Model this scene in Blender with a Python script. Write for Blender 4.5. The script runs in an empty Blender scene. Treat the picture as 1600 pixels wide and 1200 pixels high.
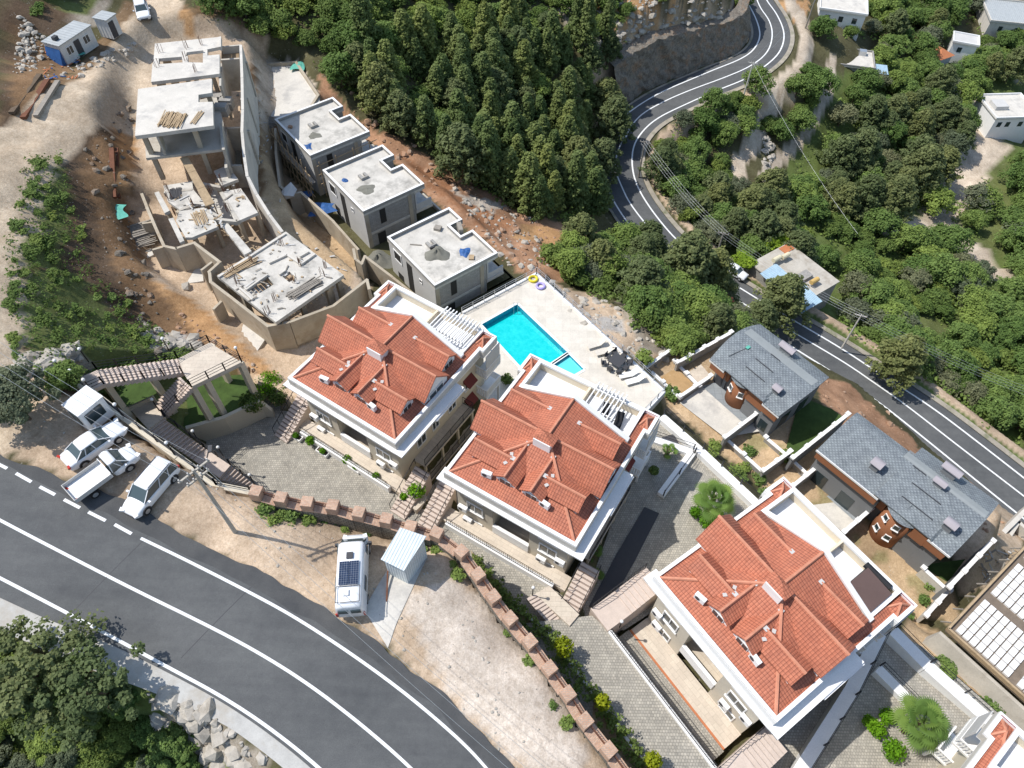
import bpy, bmesh, math, random
import numpy as np
from mathutils import Vector, Matrix
R = math.radians
random.seed(7); rng = np.random.default_rng(7)
SC = bpy.context.scene
COL = SC.collection
# ---------------------------------------------------------------- camera
F = 1128.45; CA = R(36.716); CR = R(1.197); ZC = 50.0
camM = Matrix.Rotation(CA, 3, 'X') @ Matrix.Rotation(CR, 3, 'Z')
cam = bpy.data.objects.new('camera', bpy.data.cameras.new('camera'))
COL.objects.link(cam)
cam.matrix_world = Matrix.Translation((0, 0, ZC)) @ camM.to_4x4()
cam.data.sensor_width = 36; cam.data.lens = F / 1600 * 36
cam.data.clip_start = 0.5; cam.data.clip_end = 4000
SC.camera = cam
# ---------------------------------------------------------------- light
SUN = Vector((-0.645, 0.08, 1.0)).normalized()
sun = bpy.data.objects.new('sun', bpy.data.lights.new('sun', 'SUN'))
COL.objects.link(sun)
sun.data.energy = 4.1; sun.data.angle = R(0.5); sun.data.color = (1.0, 0.965, 0.91)
sun.rotation_euler = SUN.to_track_quat('Z', 'Y').to_euler()
sun.location = (-60, 20, 120)
W = bpy.data.worlds.new('World'); SC.world = W; W.use_nodes = True
nt = W.node_tree; bg = nt.nodes['Background']
sky = nt.nodes.new('ShaderNodeTexSky'); sky.sky_type = 'NISHITA'; sky.sun_disc = False
sky.sun_elevation = math.asin(SUN.z); sky.sun_rotation = math.atan2(SUN.x, SUN.y)
sky.air_density = 1.2; sky.dust_density = 1.0
nt.links.new(sky.outputs[0], bg.inputs[0]); bg.inputs[1].default_value = 0.145
vs = SC.view_settings
vs.view_transform = 'Standard'; vs.look = 'None'; vs.exposure = 0.18; vs.gamma = 1
SC.cycles.max_bounces = 5; SC.cycles.diffuse_bounces = 3

# ---------------------------------------------------------------- projection helpers (pixel of the survey picture -> world point at a known height)
_M = np.array(camM)
def P(px, py, Z):
    d = _M @ np.array([(px-800)/F, (600-py)/F, -1.0]); t = (Z-ZC)/d[2]
    return Vector((d[0]*t, d[1]*t, Z))
def proj(x, y, z):
    q = np.stack([x, y, z-ZC], -1) @ _M
    w = np.maximum(-q[..., 2], 1e-3)
    px = 800+F*q[..., 0]/w; py = 600-F*q[..., 1]/w
    bad = -q[..., 2] < 1
    return np.where(bad, -9999, px), np.where(bad, -9999, py)
def pip(x, y, poly):
    inside = np.zeros(np.shape(x), bool); n = len(poly); j = n-1
    for i in range(n):
        xi, yi = poly[i][0], poly[i][1]; xj, yj = poly[j][0], poly[j][1]
        if yi != yj:
            c = ((yi > y) != (yj > y)) & (x < (xj-xi)*(y-yi)/(yj-yi)+xi)
            inside ^= c
        j = i
    return inside
def resample(pts, step):
    pts = [np.array(p, float) for p in pts]; out = [pts[0]]
    for a, b in zip(pts, pts[1:]):
        L = np.linalg.norm((b-a)[:2]); n = max(1, int(L/step))
        for k in range(1, n+1): out.append(a+(b-a)*k/n)
    return out
def smooth(pts, it=2):
    pts = [np.array(p, float) for p in pts]
    for _ in range(it):
        q = [pts[0]]
        for a, b in zip(pts, pts[1:]): q += [a*.75+b*.25, a*.25+b*.75]
        q.append(pts[-1]); pts = q
    return pts

# ---------------------------------------------------------------- object helpers
def tag(o, label=None, cat=None, group=None, kind=None):
    if label: o['label'] = label
    if cat: o['category'] = cat
    if group: o['group'] = group
    if kind: o['kind'] = kind
    return o
def thing(name, label, cat, loc=(0, 0, 0), rz=0, group=None):
    o = bpy.data.objects.new(name, None); COL.objects.link(o)
    o.empty_display_size = .3
    o.location = loc; o.rotation_euler = (0, 0, rz)
    return tag(o, label, cat, group)
def part_label(o, s): o['label'] = s; return o
class MB:
    def __init__(s): s.v = []; s.f = []; s.m = []; s.cur = 0
    def mat(s, i): s.cur = i; return s
    def poly(s, pts):
        b = len(s.v); s.v += [tuple(p) for p in pts]; s.f.append(tuple(range(b, b+len(pts)))); s.m.append(s.cur); return s
    def _faces(s, b, fs):
        for f in fs: s.f.append(tuple(b+i for i in f)); s.m.append(s.cur)
    def hexa(s, p):
        b = len(s.v); s.v += [tuple(q) for q in p]
        s._faces(b, [(3,2,1,0),(4,5,6,7),(0,1,5,4),(1,2,6,5),(2,3,7,6),(3,0,4,7)]); return s
    def box(s, x0, y0, z0, x1, y1, z1):
        return s.hexa([(x0,y0,z0),(x1,y0,z0),(x1,y1,z0),(x0,y1,z0),(x0,y0,z1),(x1,y0,z1),(x1,y1,z1),(x0,y1,z1)])
    def obox(s, c, d, rz=0, rx=0, ry=0):
        M_ = Matrix.Rotation(rz,3,'Z')@Matrix.Rotation(ry,3,'Y')@Matrix.Rotation(rx,3,'X'); c = Vector(c)
        p = [c+M_@Vector((sx*d[0]/2, sy*d[1]/2, sz*d[2]/2)) for sz in (-1,1) for sx,sy in ((-1,-1),(1,-1),(1,1),(-1,1))]
        return s.hexa(p)
    def prism(s, poly, z0, z1):
        a = sum(poly[i][0]*poly[(i+1)%len(poly)][1]-poly[(i+1)%len(poly)][0]*poly[i][1] for i in range(len(poly)))
        if a < 0: poly = poly[::-1]
        n = len(poly); b = len(s.v)
        zz0 = z0 if hasattr(z0,'__len__') else [z0]*n; zz1 = z1 if hasattr(z1,'__len__') else [z1]*n
        s.v += [(p[0],p[1],z) for p,z in zip(poly,zz0)]+[(p[0],p[1],z) for p,z in zip(poly,zz1)]
        s._faces(b, [tuple(range(n-1,-1,-1)), tuple(range(n,2*n))]+[(i,(i+1)%n,n+(i+1)%n,n+i) for i in range(n)]); return s
    def beam(s, p, q, w, h=None, up=(0,0,1)):
        h = h or w; p = Vector(p); q = Vector(q); d = (q-p)
        if d.length < 1e-5: return s
        d.normalize(); u = Vector(up)
        if abs(d.dot(u)) > .98: u = Vector((1,0,0))
        a = d.cross(u).normalized(); c = a.cross(d)
        o = [(-1,-1),(1,-1),(1,1),(-1,1)]
        return s.hexa([p+a*x*w/2+c*y*h/2 for x,y in o]+[q+a*x*w/2+c*y*h/2 for x,y in o])
    def tube(s, pts, r, n=6, caps=True):
        pts = [Vector(p) for p in pts]; rr = r if hasattr(r,'__len__') else [r]*len(pts)
        b = len(s.v); a0 = None
        for i, p in enumerate(pts):
            d = (pts[min(i+1,len(pts)-1)]-pts[max(i-1,0)]).normalized()
            if a0 is None:
                u = Vector((0,0,1)) if abs(d.z) < .9 else Vector((1,0,0)); a0 = d.cross(u).normalized()
            else:
                a0 = (a0-d*a0.dot(d)).normalized()
            c = d.cross(a0)
            for k in range(n):
                t = 2*math.pi*k/n; s.v.append(tuple(p+(a0*math.cos(t)+c*math.sin(t))*rr[i]))
        for i in range(len(pts)-1):
            for k in range(n):
                s._faces(b, [(i*n+k, i*n+(k+1)%n, (i+1)*n+(k+1)%n, (i+1)*n+k)])
        if caps:
            s._faces(b, [tuple(range(n-1,-1,-1)), tuple(range((len(pts)-1)*n, len(pts)*n))])
        return s
    def lathe(s, c, prof, n=16, sx=1, sy=1):
        b = len(s.v); m = len(prof)
        for (r, z) in prof:
            for k in range(n):
                t = 2*math.pi*k/n; s.v.append((c[0]+r*sx*math.cos(t), c[1]+r*sy*math.sin(t), c[2]+z))
        for i in range(m-1):
            for k in range(n): s._faces(b, [(i*n+k, i*n+(k+1)%n, (i+1)*n+(k+1)%n, (i+1)*n+k)])
        s._faces(b, [tuple(range(n-1,-1,-1)), tuple(range((m-1)*n, m*n))]); return s
    def grid(s, nx, ny, fn):
        b = len(s.v)
        for j in range(ny+1):
            for i in range(nx+1): s.v.append(tuple(fn(i/nx, j/ny)))
        for j in range(ny):
            for i in range(nx):
                a = j*(nx+1)+i; s._faces(b, [(a, a+1, a+nx+2, a+nx+1)])
        return s
    def rock(s, c, r, rg=random, fl=.7):
        b = len(s.v); ph = (1+5**.5)/2
        vs_ = [(-1,ph,0),(1,ph,0),(-1,-ph,0),(1,-ph,0),(0,-1,ph),(0,1,ph),(0,-1,-ph),(0,1,-ph),(ph,0,-1),(ph,0,1),(-ph,0,-1),(-ph,0,1)]
        a = rg.random()*6; ca_, sa_ = math.cos(a), math.sin(a)
        for x,y,z in vs_:
            k = r/1.9*(.7+.6*rg.random()); X = x*k*1.2; Y = y*k
            s.v.append((c[0]+X*ca_-Y*sa_, c[1]+X*sa_+Y*ca_, c[2]+z*k*fl))
        s._faces(b, [(0,11,5),(0,5,1),(0,1,7),(0,7,10),(0,10,11),(1,5,9),(5,11,4),(11,10,2),(10,7,6),(7,1,8),(3,9,4),(3,4,2),(3,2,6),(3,6,8),(3,8,9),(4,9,5),(2,4,11),(6,2,10),(8,6,7),(9,8,1)])
        return s
    def each(s, name, mats, parent=None, world=False):
        "every separate piece of the mesh becomes an object of its own"
        par = list(range(len(s.v)))
        def fd(a):
            while par[a] != a: par[a] = par[par[a]]; a = par[a]
            return a
        for f in s.f:
            for q in f[1:]: par[fd(q)] = fd(f[0])
        groups = {}
        for f, m in zip(s.f, s.m): groups.setdefault(fd(f[0]), []).append((f, m))
        out = []
        for g in groups.values():
            b = MB(); mp = {}
            for f, m in g:
                for q in f:
                    if q not in mp: mp[q] = len(b.v); b.v.append(s.v[q])
                b.f.append(tuple(mp[q] for q in f)); b.m.append(m)
            out.append(b.build(name, mats, parent, world))
        return out
    def build(s, name, mats, parent=None, world=False, smooth=False, attr=None):
        me = bpy.data.meshes.new(name)
        V = s.v
        if parent is not None and world:
            Mi = (Matrix.Translation(parent.location)@Matrix.Rotation(parent.rotation_euler.z,4,'Z')).inverted()
            V = [tuple(Mi@Vector(v)) for v in V]
        me.from_pydata(V, [], s.f)
        mats = mats if isinstance(mats, (list,tuple)) else [mats]
        for m in mats: me.materials.append(m)
        if len(mats) > 1: me.polygons.foreach_set('material_index', s.m)
        metric_uv(me)
        if smooth: me.polygons.foreach_set('use_smooth', [True]*len(me.polygons))
        me.update()
        o = bpy.data.objects.new(name, me); COL.objects.link(o)
        if parent is not None: o.parent = parent
        return o
def metric_uv(me):
    uv = me.uv_layers.new(name='UVMap')
    nl = len(me.loops); 
    if nl == 0: return
    co = np.empty(len(me.vertices)*3); me.vertices.foreach_get('co', co); co = co.reshape(-1,3)
    vi = np.empty(nl, np.int32); me.loops.foreach_get('vertex_index', vi)
    nf = len(me.polygons); N = np.empty(nf*3); me.polygons.foreach_get('normal', N); N = N.reshape(-1,3)
    ls = np.empty(nf, np.int32); me.polygons.foreach_get('loop_total', ls)
    Nl = np.repeat(N, ls, axis=0); p = co[vi]
    h = np.stack([-Nl[:,1], Nl[:,0], np.zeros(nl)], -1); L = np.linalg.norm(h, axis=1)
    flat = L < 0.02
    h = np.where(flat[:,None], np.array([1.,0,0]), h/np.maximum(L,1e-6)[:,None])
    s_ = np.cross(Nl, h); s_ = np.where(flat[:,None], np.array([0,1.,0]), s_)
    out = np.stack([(p*h).sum(1), (p*s_).sum(1)], -1)
    uv.data.foreach_set('uv', out.ravel().astype(np.float32))
def struct(o): o['kind'] = 'structure'; return o
def copy_thing(root, loc=None, rz=None, label=None, group=None, scale=None):
    r = root.copy(); COL.objects.link(r)
    if loc is not None: r.location = loc
    if rz is not None: r.rotation_euler = (0, 0, rz)
    if label: r['label'] = label
    if group: r['group'] = group
    if scale is not None: r.scale = scale if hasattr(scale,'__len__') else (scale,)*3
    for ch in list(root.children):
        c = ch.copy(); COL.objects.link(c); c.parent = r
        for g in ch.children:
            d = g.copy(); COL.objects.link(d); d.parent = c
    return r
# ---------------------------------------------------------------- materials
class NB:
    def __init__(s, name):
        s.m = bpy.data.materials.new(name); s.m.use_nodes = True; s.t = s.m.node_tree; s.b = s.t.nodes['Principled BSDF']
        s.b.inputs['Specular IOR Level'].default_value = .3
    def n(s, ty, **k):
        o = s.t.nodes.new(ty)
        for a, v in k.items():
            if a.startswith('i_'):
                key = a[2:]; key = int(key) if key.isdigit() else key.replace('_', ' ')
                o.inputs[key].default_value = v
            else: setattr(o, a, v)
        return o
    def l(s, a, b): s.t.links.new(a, b)
    def coord(s, kind='Object'): return s.n('ShaderNodeTexCoord').outputs[kind]
    def noise(s, scale, detail=4, rough=.6, vec=None, kind='Object'):
        o = s.n('ShaderNodeTexNoise'); o.inputs['Scale'].default_value = scale; o.inputs['Detail'].default_value = detail; o.inputs['Roughness'].default_value = rough
        s.l(vec or s.coord(kind), o.inputs['Vector']); return o.outputs['Fac']
    def ramp(s, fac, stops):
        o = s.n('ShaderNodeValToRGB'); e = o.color_ramp.elements
        e[0].position = stops[0][0]; e[0].color = (*stops[0][1], 1); e[1].position = stops[-1][0]; e[1].color = (*stops[-1][1], 1)
        for p, c in stops[1:-1]:
            q = e.new(p); q.color = (*c, 1)
        s.l(fac, o.inputs[0]); return o.outputs[0]
    def mix(s, fac, a, b, mode='MIX'):
        o = s.n('ShaderNodeMix', data_type='RGBA', blend_type=mode)
        if isinstance(fac, (int, float)): o.inputs[0].default_value = fac
        else: s.l(fac, o.inputs[0])
        for v, i in ((a, 6), (b, 7)):
            if isinstance(v, tuple): o.inputs[i].default_value = (*v[:3], 1)
            else: s.l(v, o.inputs[i])
        return o.outputs[2]
    def bump(s, h, strength=.4, dist=.05):
        o = s.n('ShaderNodeBump'); o.inputs['Strength'].default_value = strength; o.inputs['Distance'].default_value = dist
        s.l(h, o.inputs['Height']); s.l(o.outputs[0], s.b.inputs['Normal'])
    def base(s, c):
        if isinstance(c, tuple): s.b.inputs['Base Color'].default_value = (*c[:3], 1)
        else: s.l(c, s.b.inputs['Base Color'])
    def rough(s, v): s.b.inputs['Roughness'].default_value = v
def sc(c, k): return tuple(min(1, x*k) for x in c)
def plain(name, c, rough=.8, var=.18, scale=1.5, fine=18, bump=.15, metal=0, spec=.3, stain=None):
    m = NB(name); n1 = m.noise(scale, 5); n2 = m.noise(fine, 3)
    col = m.ramp(n1, [(.3, sc(c, 1-var)), (.7, sc(c, 1+var*.6))])
    col = m.mix(.25, col, m.ramp(n2, [(.35, sc(c, .75)), (.65, sc(c, 1.15))]))
    if stain:
        n3 = m.noise(.45, 6, .7); f = m.ramp(n3, [(.5, (0,0,0)), (.68, (1,1,1))]); col = m.mix(f, col, stain)
    m.base(col); m.rough(rough); m.b.inputs['Metallic'].default_value = metal; m.b.inputs['Specular IOR Level'].default_value = spec
    if bump: m.bump(n2, bump, .03)
    return m.m
def bricks(name, c1, c2, mortar, w, h, ms=.015, offset=.5, rough=.8, bump=.5, dirt=.2, bias=0.0, squash=1.0, var=None):
    m = NB(name); uv = m.coord('UV')
    b = m.n('ShaderNodeTexBrick'); b.offset = offset; b.squash = squash
    b.inputs['Scale'].default_value = 1; b.inputs['Brick Width'].default_value = w; b.inputs['Row Height'].default_value = h
    b.inputs['Mortar Size'].default_value = ms; b.inputs['Bias'].default_value = bias; b.inputs['Mortar Smooth'].default_value = .3
    b.inputs['Color1'].default_value = (*c1, 1); b.inputs['Color2'].default_value = (*c2, 1); b.inputs['Mortar'].default_value = (*mortar, 1)
    m.l(uv, b.inputs['Vector'])
    n = m.noise(.8, 5, .65); col = m.mix(1.0, b.outputs['Color'], m.ramp(n, [(.3, (1-dirt,)*3), (.7, (1+dirt*.4,)*3)]), 'MULTIPLY')
    n2 = m.noise(7, 3); col = m.mix(1.0, col, m.ramp(n2, [(.3, (1-dirt*.6,)*3), (.7, (1+dirt*.3,)*3)]), 'MULTIPLY')
    m.base(col); m.rough(rough)
    inv = m.n('ShaderNodeMath', operation='SUBTRACT'); inv.inputs[0].default_value = 1; m.l(b.outputs['Fac'], inv.inputs[1])
    m.bump(inv.outputs[0], bump, .03); return m.m
def tile_mat():
    m = NB('clay_tile'); uv = m.coord('UV')
    b = m.n('ShaderNodeTexBrick'); b.offset = 0
    for k, v in (('Scale',1),('Brick Width',.22),('Row Height',.27),('Mortar Size',.016),('Mortar Smooth',.5)): b.inputs[k].default_value = v
    b.inputs['Color1'].default_value = (.55,.20,.118,1); b.inputs['Color2'].default_value = (.49,.168,.098,1); b.inputs['Mortar'].default_value = (.22,.07,.045,1)
    m.l(uv, b.inputs['Vector'])
    n = m.noise(.5, 6, .7); col = m.mix(1.0, b.outputs['Color'], m.ramp(n, [(.3, (.72,.74,.78)), (.7, (1.05,1.02,.98))]), 'MULTIPLY')
    n4 = m.noise(3.5, 5, .75); col = m.mix(1.0, col, m.ramp(n4, [(.3, (.82,.80,.80)), (.6, (1,1,1)), (.75, (1.1,1.1,1.08))]), 'MULTIPLY')
    m.base(col); m.rough(.7)
    # height: round barrels across, stepped courses up the slope
    sep = m.n('ShaderNodeSeparateXYZ'); m.l(uv, sep.inputs[0])
    a = m.n('ShaderNodeMath', operation='MULTIPLY', i_1=math.pi/.22); m.l(sep.outputs[0], a.inputs[0])
    s1 = m.n('ShaderNodeMath', operation='SINE'); m.l(a.outputs[0], s1.inputs[0])
    ab = m.n('ShaderNodeMath', operation='ABSOLUTE'); m.l(s1.outputs[0], ab.inputs[0])
    q = m.n('ShaderNodeMath', operation='MULTIPLY', i_1=1/.27); m.l(sep.outputs[1], q.inputs[0])
    fr = m.n('ShaderNodeMath', operation='FRACT'); m.l(q.outputs[0], fr.inputs[0])
    ad = m.n('ShaderNodeMath', operation='SUBTRACT'); m.l(ab.outputs[0], ad.inputs[0]); m.l(fr.outputs[0], ad.inputs[1])
    m.bump(ad.outputs[0], .7, .035)
    return m.m
def shingle_mat():
    m = NB('slate_shingle'); uv = m.coord('UV')
    b = m.n('ShaderNodeTexBrick'); b.offset = .5
    for k, v in (('Scale',1),('Brick Width',.40),('Row Height',.20),('Mortar Size',.02),('Mortar Smooth',.2)): b.inputs[k].default_value = v
    b.inputs['Color1'].default_value = (.235,.255,.265,1); b.inputs['Color2'].default_value = (.11,.122,.13,1); b.inputs['Mortar'].default_value = (.06,.068,.075,1)
    m.l(uv, b.inputs['Vector'])
    ck = m.n('ShaderNodeTexChecker'); ck.inputs['Scale'].default_value = 1
    mp = m.n('ShaderNodeMapping'); mp.inputs['Scale'].default_value = (1/.20, 1/.20, 1); m.l(uv, mp.inputs[0]); m.l(mp.outputs[0], ck.inputs[0])
    col = m.mix(.55, b.outputs['Color'], m.mix(ck.outputs['Fac'], (.27,.30,.315), (.15,.175,.19)))
    n = m.noise(.9, 6, .7); col = m.mix(1.0, col, m.ramp(n, [(.3,(.75,.75,.78)),(.7,(1.2,1.2,1.18))]), 'MULTIPLY')
    m.base(col); m.rough(.75)
    inv = m.n('ShaderNodeMath', operation='SUBTRACT'); inv.inputs[0].default_value = 1; m.l(b.outputs['Fac'], inv.inputs[1])
    m.bump(inv.outputs[0], .5, .02); return m.m
def asphalt_mat():
    m = NB('asphalt'); n1 = m.noise(.12, 6, .6); n2 = m.noise(30, 3, .7); n3 = m.noise(1.3, 6, .7)
    mp = m.n('ShaderNodeMapping'); mp.inputs['Rotation'].default_value = (0,0,R(35)); mp.inputs['Scale'].default_value = (.06,1.1,1); m.l(m.coord('Object'), mp.inputs[0])
    st = m.noise(1, 5, .6, vec=mp.outputs[0])
    col = m.ramp(n1, [(.3,(.085,.088,.091)),(.7,(.125,.127,.128))])
    col = m.mix(1.0, col, m.ramp(st, [(.3,(.9,.9,.9)),(.7,(1.1,1.1,1.08))]), 'MULTIPLY')
    col = m.mix(1.0, col, m.ramp(n2, [(.3,(.72,.72,.72)),(.7,(1.28,1.28,1.28))]), 'MULTIPLY')
    col = m.mix(1.0, col, m.ramp(n3, [(.35,(.9,.9,.9)),(.7,(1.08,1.08,1.06))]), 'MULTIPLY')
    m.base(col); m.rough(.85); m.bump(n2, .3, .01); return m.m
def asphalt_dark():
    m = NB('dark_asphalt'); n1 = m.noise(.5, 6, .6); n2 = m.noise(30, 3, .7)
    c = m.mix(1.0, m.ramp(n1, [(.3,(.062,.064,.066)),(.7,(.10,.10,.098))]), m.ramp(n2, [(.3,(.7,.7,.7)),(.7,(1.3,1.3,1.3))]), 'MULTIPLY'); m.base(c); m.rough(.9); m.bump(n2, .4, .01); return m.m
def ground_mat():
    m = NB('ground_soil'); at = m.n('ShaderNodeAttribute', attribute_name='soil')
    c = at.outputs['Color']
    w = m.noise(.35, 6, .7); n2 = m.noise(2.2, 6, .75); n3 = m.noise(9, 4, .7)
    c = m.mix(1.0, c, m.ramp(w, [(.3,(.76,.73,.7)),(.7,(1.2,1.2,1.2))]), 'MULTIPLY')
    c = m.mix(1.0, c, m.ramp(n2, [(.3,(.78,.75,.72)),(.55,(1,1,1)),(.75,(1.15,1.15,1.16))]), 'MULTIPLY')
    c = m.mix(1.0, c, m.ramp(n3, [(.35,(.82,.8,.78)),(.65,(1.1,1.1,1.11))]), 'MULTIPLY')
    v = m.n('ShaderNodeTexVoronoi'); v.inputs['Scale'].default_value = 3.2; v.inputs['Randomness'].default_value = 1; m.l(m.coord('Object'), v.inputs['Vector'])
    sp = m.ramp(v.outputs['Distance'], [(.10,(1,1,1)),(.22,(0,0,0))])
    gate = m.ramp(m.noise(.8, 5, .6), [(.5,(0,0,0)),(.6,(1,1,1))])
    f = m.mix(1.0, sp, gate, 'MULTIPLY'); f2 = m.mix(1.0, f, (.5,.5,.5), 'MULTIPLY')
    c = m.mix(f2, c, (.50,.47,.43))
    m.base(c); m.rough(.95); m.b.inputs['Specular IOR Level'].default_value = .1
    h = m.mix(.5, n2, n3); h = m.mix(.3, h, v.outputs['Distance']); m.bump(h, .6, .13); return m.m
def leaf_mat(name, c, c2, trans=.25):
    m = NB(name); oi = m.n('ShaderNodeObjectInfo'); at = m.n('ShaderNodeAttribute', attribute_name='leafvar')
    a = m.mix(at.outputs['Fac'], c, c2)
    b = m.ramp(oi.outputs['Random'], [(0,(.72,.8,.75)),(.5,(1,1,1)),(1,(1.35,1.22,1.05))])
    col = m.mix(1.0, a, b, 'MULTIPLY'); m.base(col); m.rough(.7)
    m.b.inputs['Specular IOR Level'].default_value = .2
    tr = m.n('ShaderNodeBsdfTranslucent'); m.l(col, tr.inputs[0])
    mx = m.n('ShaderNodeMixShader'); mx.inputs[0].default_value = .38
    out = m.t.nodes['Material Output']; m.l(m.b.outputs[0], mx.inputs[1]); m.l(tr.outputs[0], mx.inputs[2]); m.l(mx.outputs[0], out.inputs[0])
    return m.m
def glass_mat(name, c=(.03,.045,.05)):
    m = NB(name); m.base(c); m.rough(.08); m.b.inputs['Specular IOR Level'].default_value = .6; return m.m
def car_paint():
    m = NB('white_paint'); m.base((.78,.79,.80)); m.rough(.25); m.b.inputs['Coat Weight'].default_value = .6; m.b.inputs['Specular IOR Level'].default_value = .5; return m.m
def water_mat():
    m = NB('pool_water'); n = m.noise(2.2, 4, .6); n2 = m.noise(9, 3)
    col = m.ramp(n, [(.3,(.0,.50,.52)),(.7,(.02,.62,.62))]); m.base(col); m.rough(.04); m.bump(n2, .15, .02)
    m.b.inputs['Specular IOR Level'].default_value = .5; return m.m
def metal_sheet(name, c, pitch=.22):
    m = NB(name); uv = m.coord('UV'); sep = m.n('ShaderNodeSeparateXYZ'); m.l(uv, sep.inputs[0])
    a = m.n('ShaderNodeMath', operation='MULTIPLY', i_1=2*math.pi/pitch); m.l(sep.outputs[0], a.inputs[0])
    s1 = m.n('ShaderNodeMath', operation='SINE'); m.l(a.outputs[0], s1.inputs[0])
    n = m.noise(1.2, 4); m.base(m.ramp(n, [(.3, sc(c,.88)), (.7, sc(c,1.06))])); m.rough(.4); m.bump(s1.outputs[0], .6, .03); return m.m
def panel_grid(name, c, line, w, h, ms=.02, rough=.3):
    return bricks(name, c, sc(c, .9), line, w, h, ms, 0, rough, .1, .08)
def rock_mat():
    m = NB('cut_rock'); a = m.noise(.5, 8, .7); b = m.noise(2.5, 6, .75)
    v = m.n('ShaderNodeTexVoronoi'); v.feature = 'DISTANCE_TO_EDGE'; v.inputs['Scale'].default_value = .9; m.l(m.coord('Object'), v.inputs['Vector'])
    c = m.ramp(a, [(.3,(.15,.125,.10)),(.5,(.26,.23,.19)),(.62,(.30,.20,.13)),(.75,(.38,.35,.30))]); c = m.mix(1.0, c, m.ramp(b, [(.3,(.55,.55,.55)),(.7,(1.35,1.35,1.35))]), 'MULTIPLY')
    c = m.mix(1.0, c, m.ramp(v.outputs[0], [(.0,(.78,.78,.78)),(.06,(1,1,1))]), 'MULTIPLY'); m.base(c); m.rough(.95); h = m.mix(.4, a, b); m.bump(h, 1.0, .6); return m.m
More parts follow.
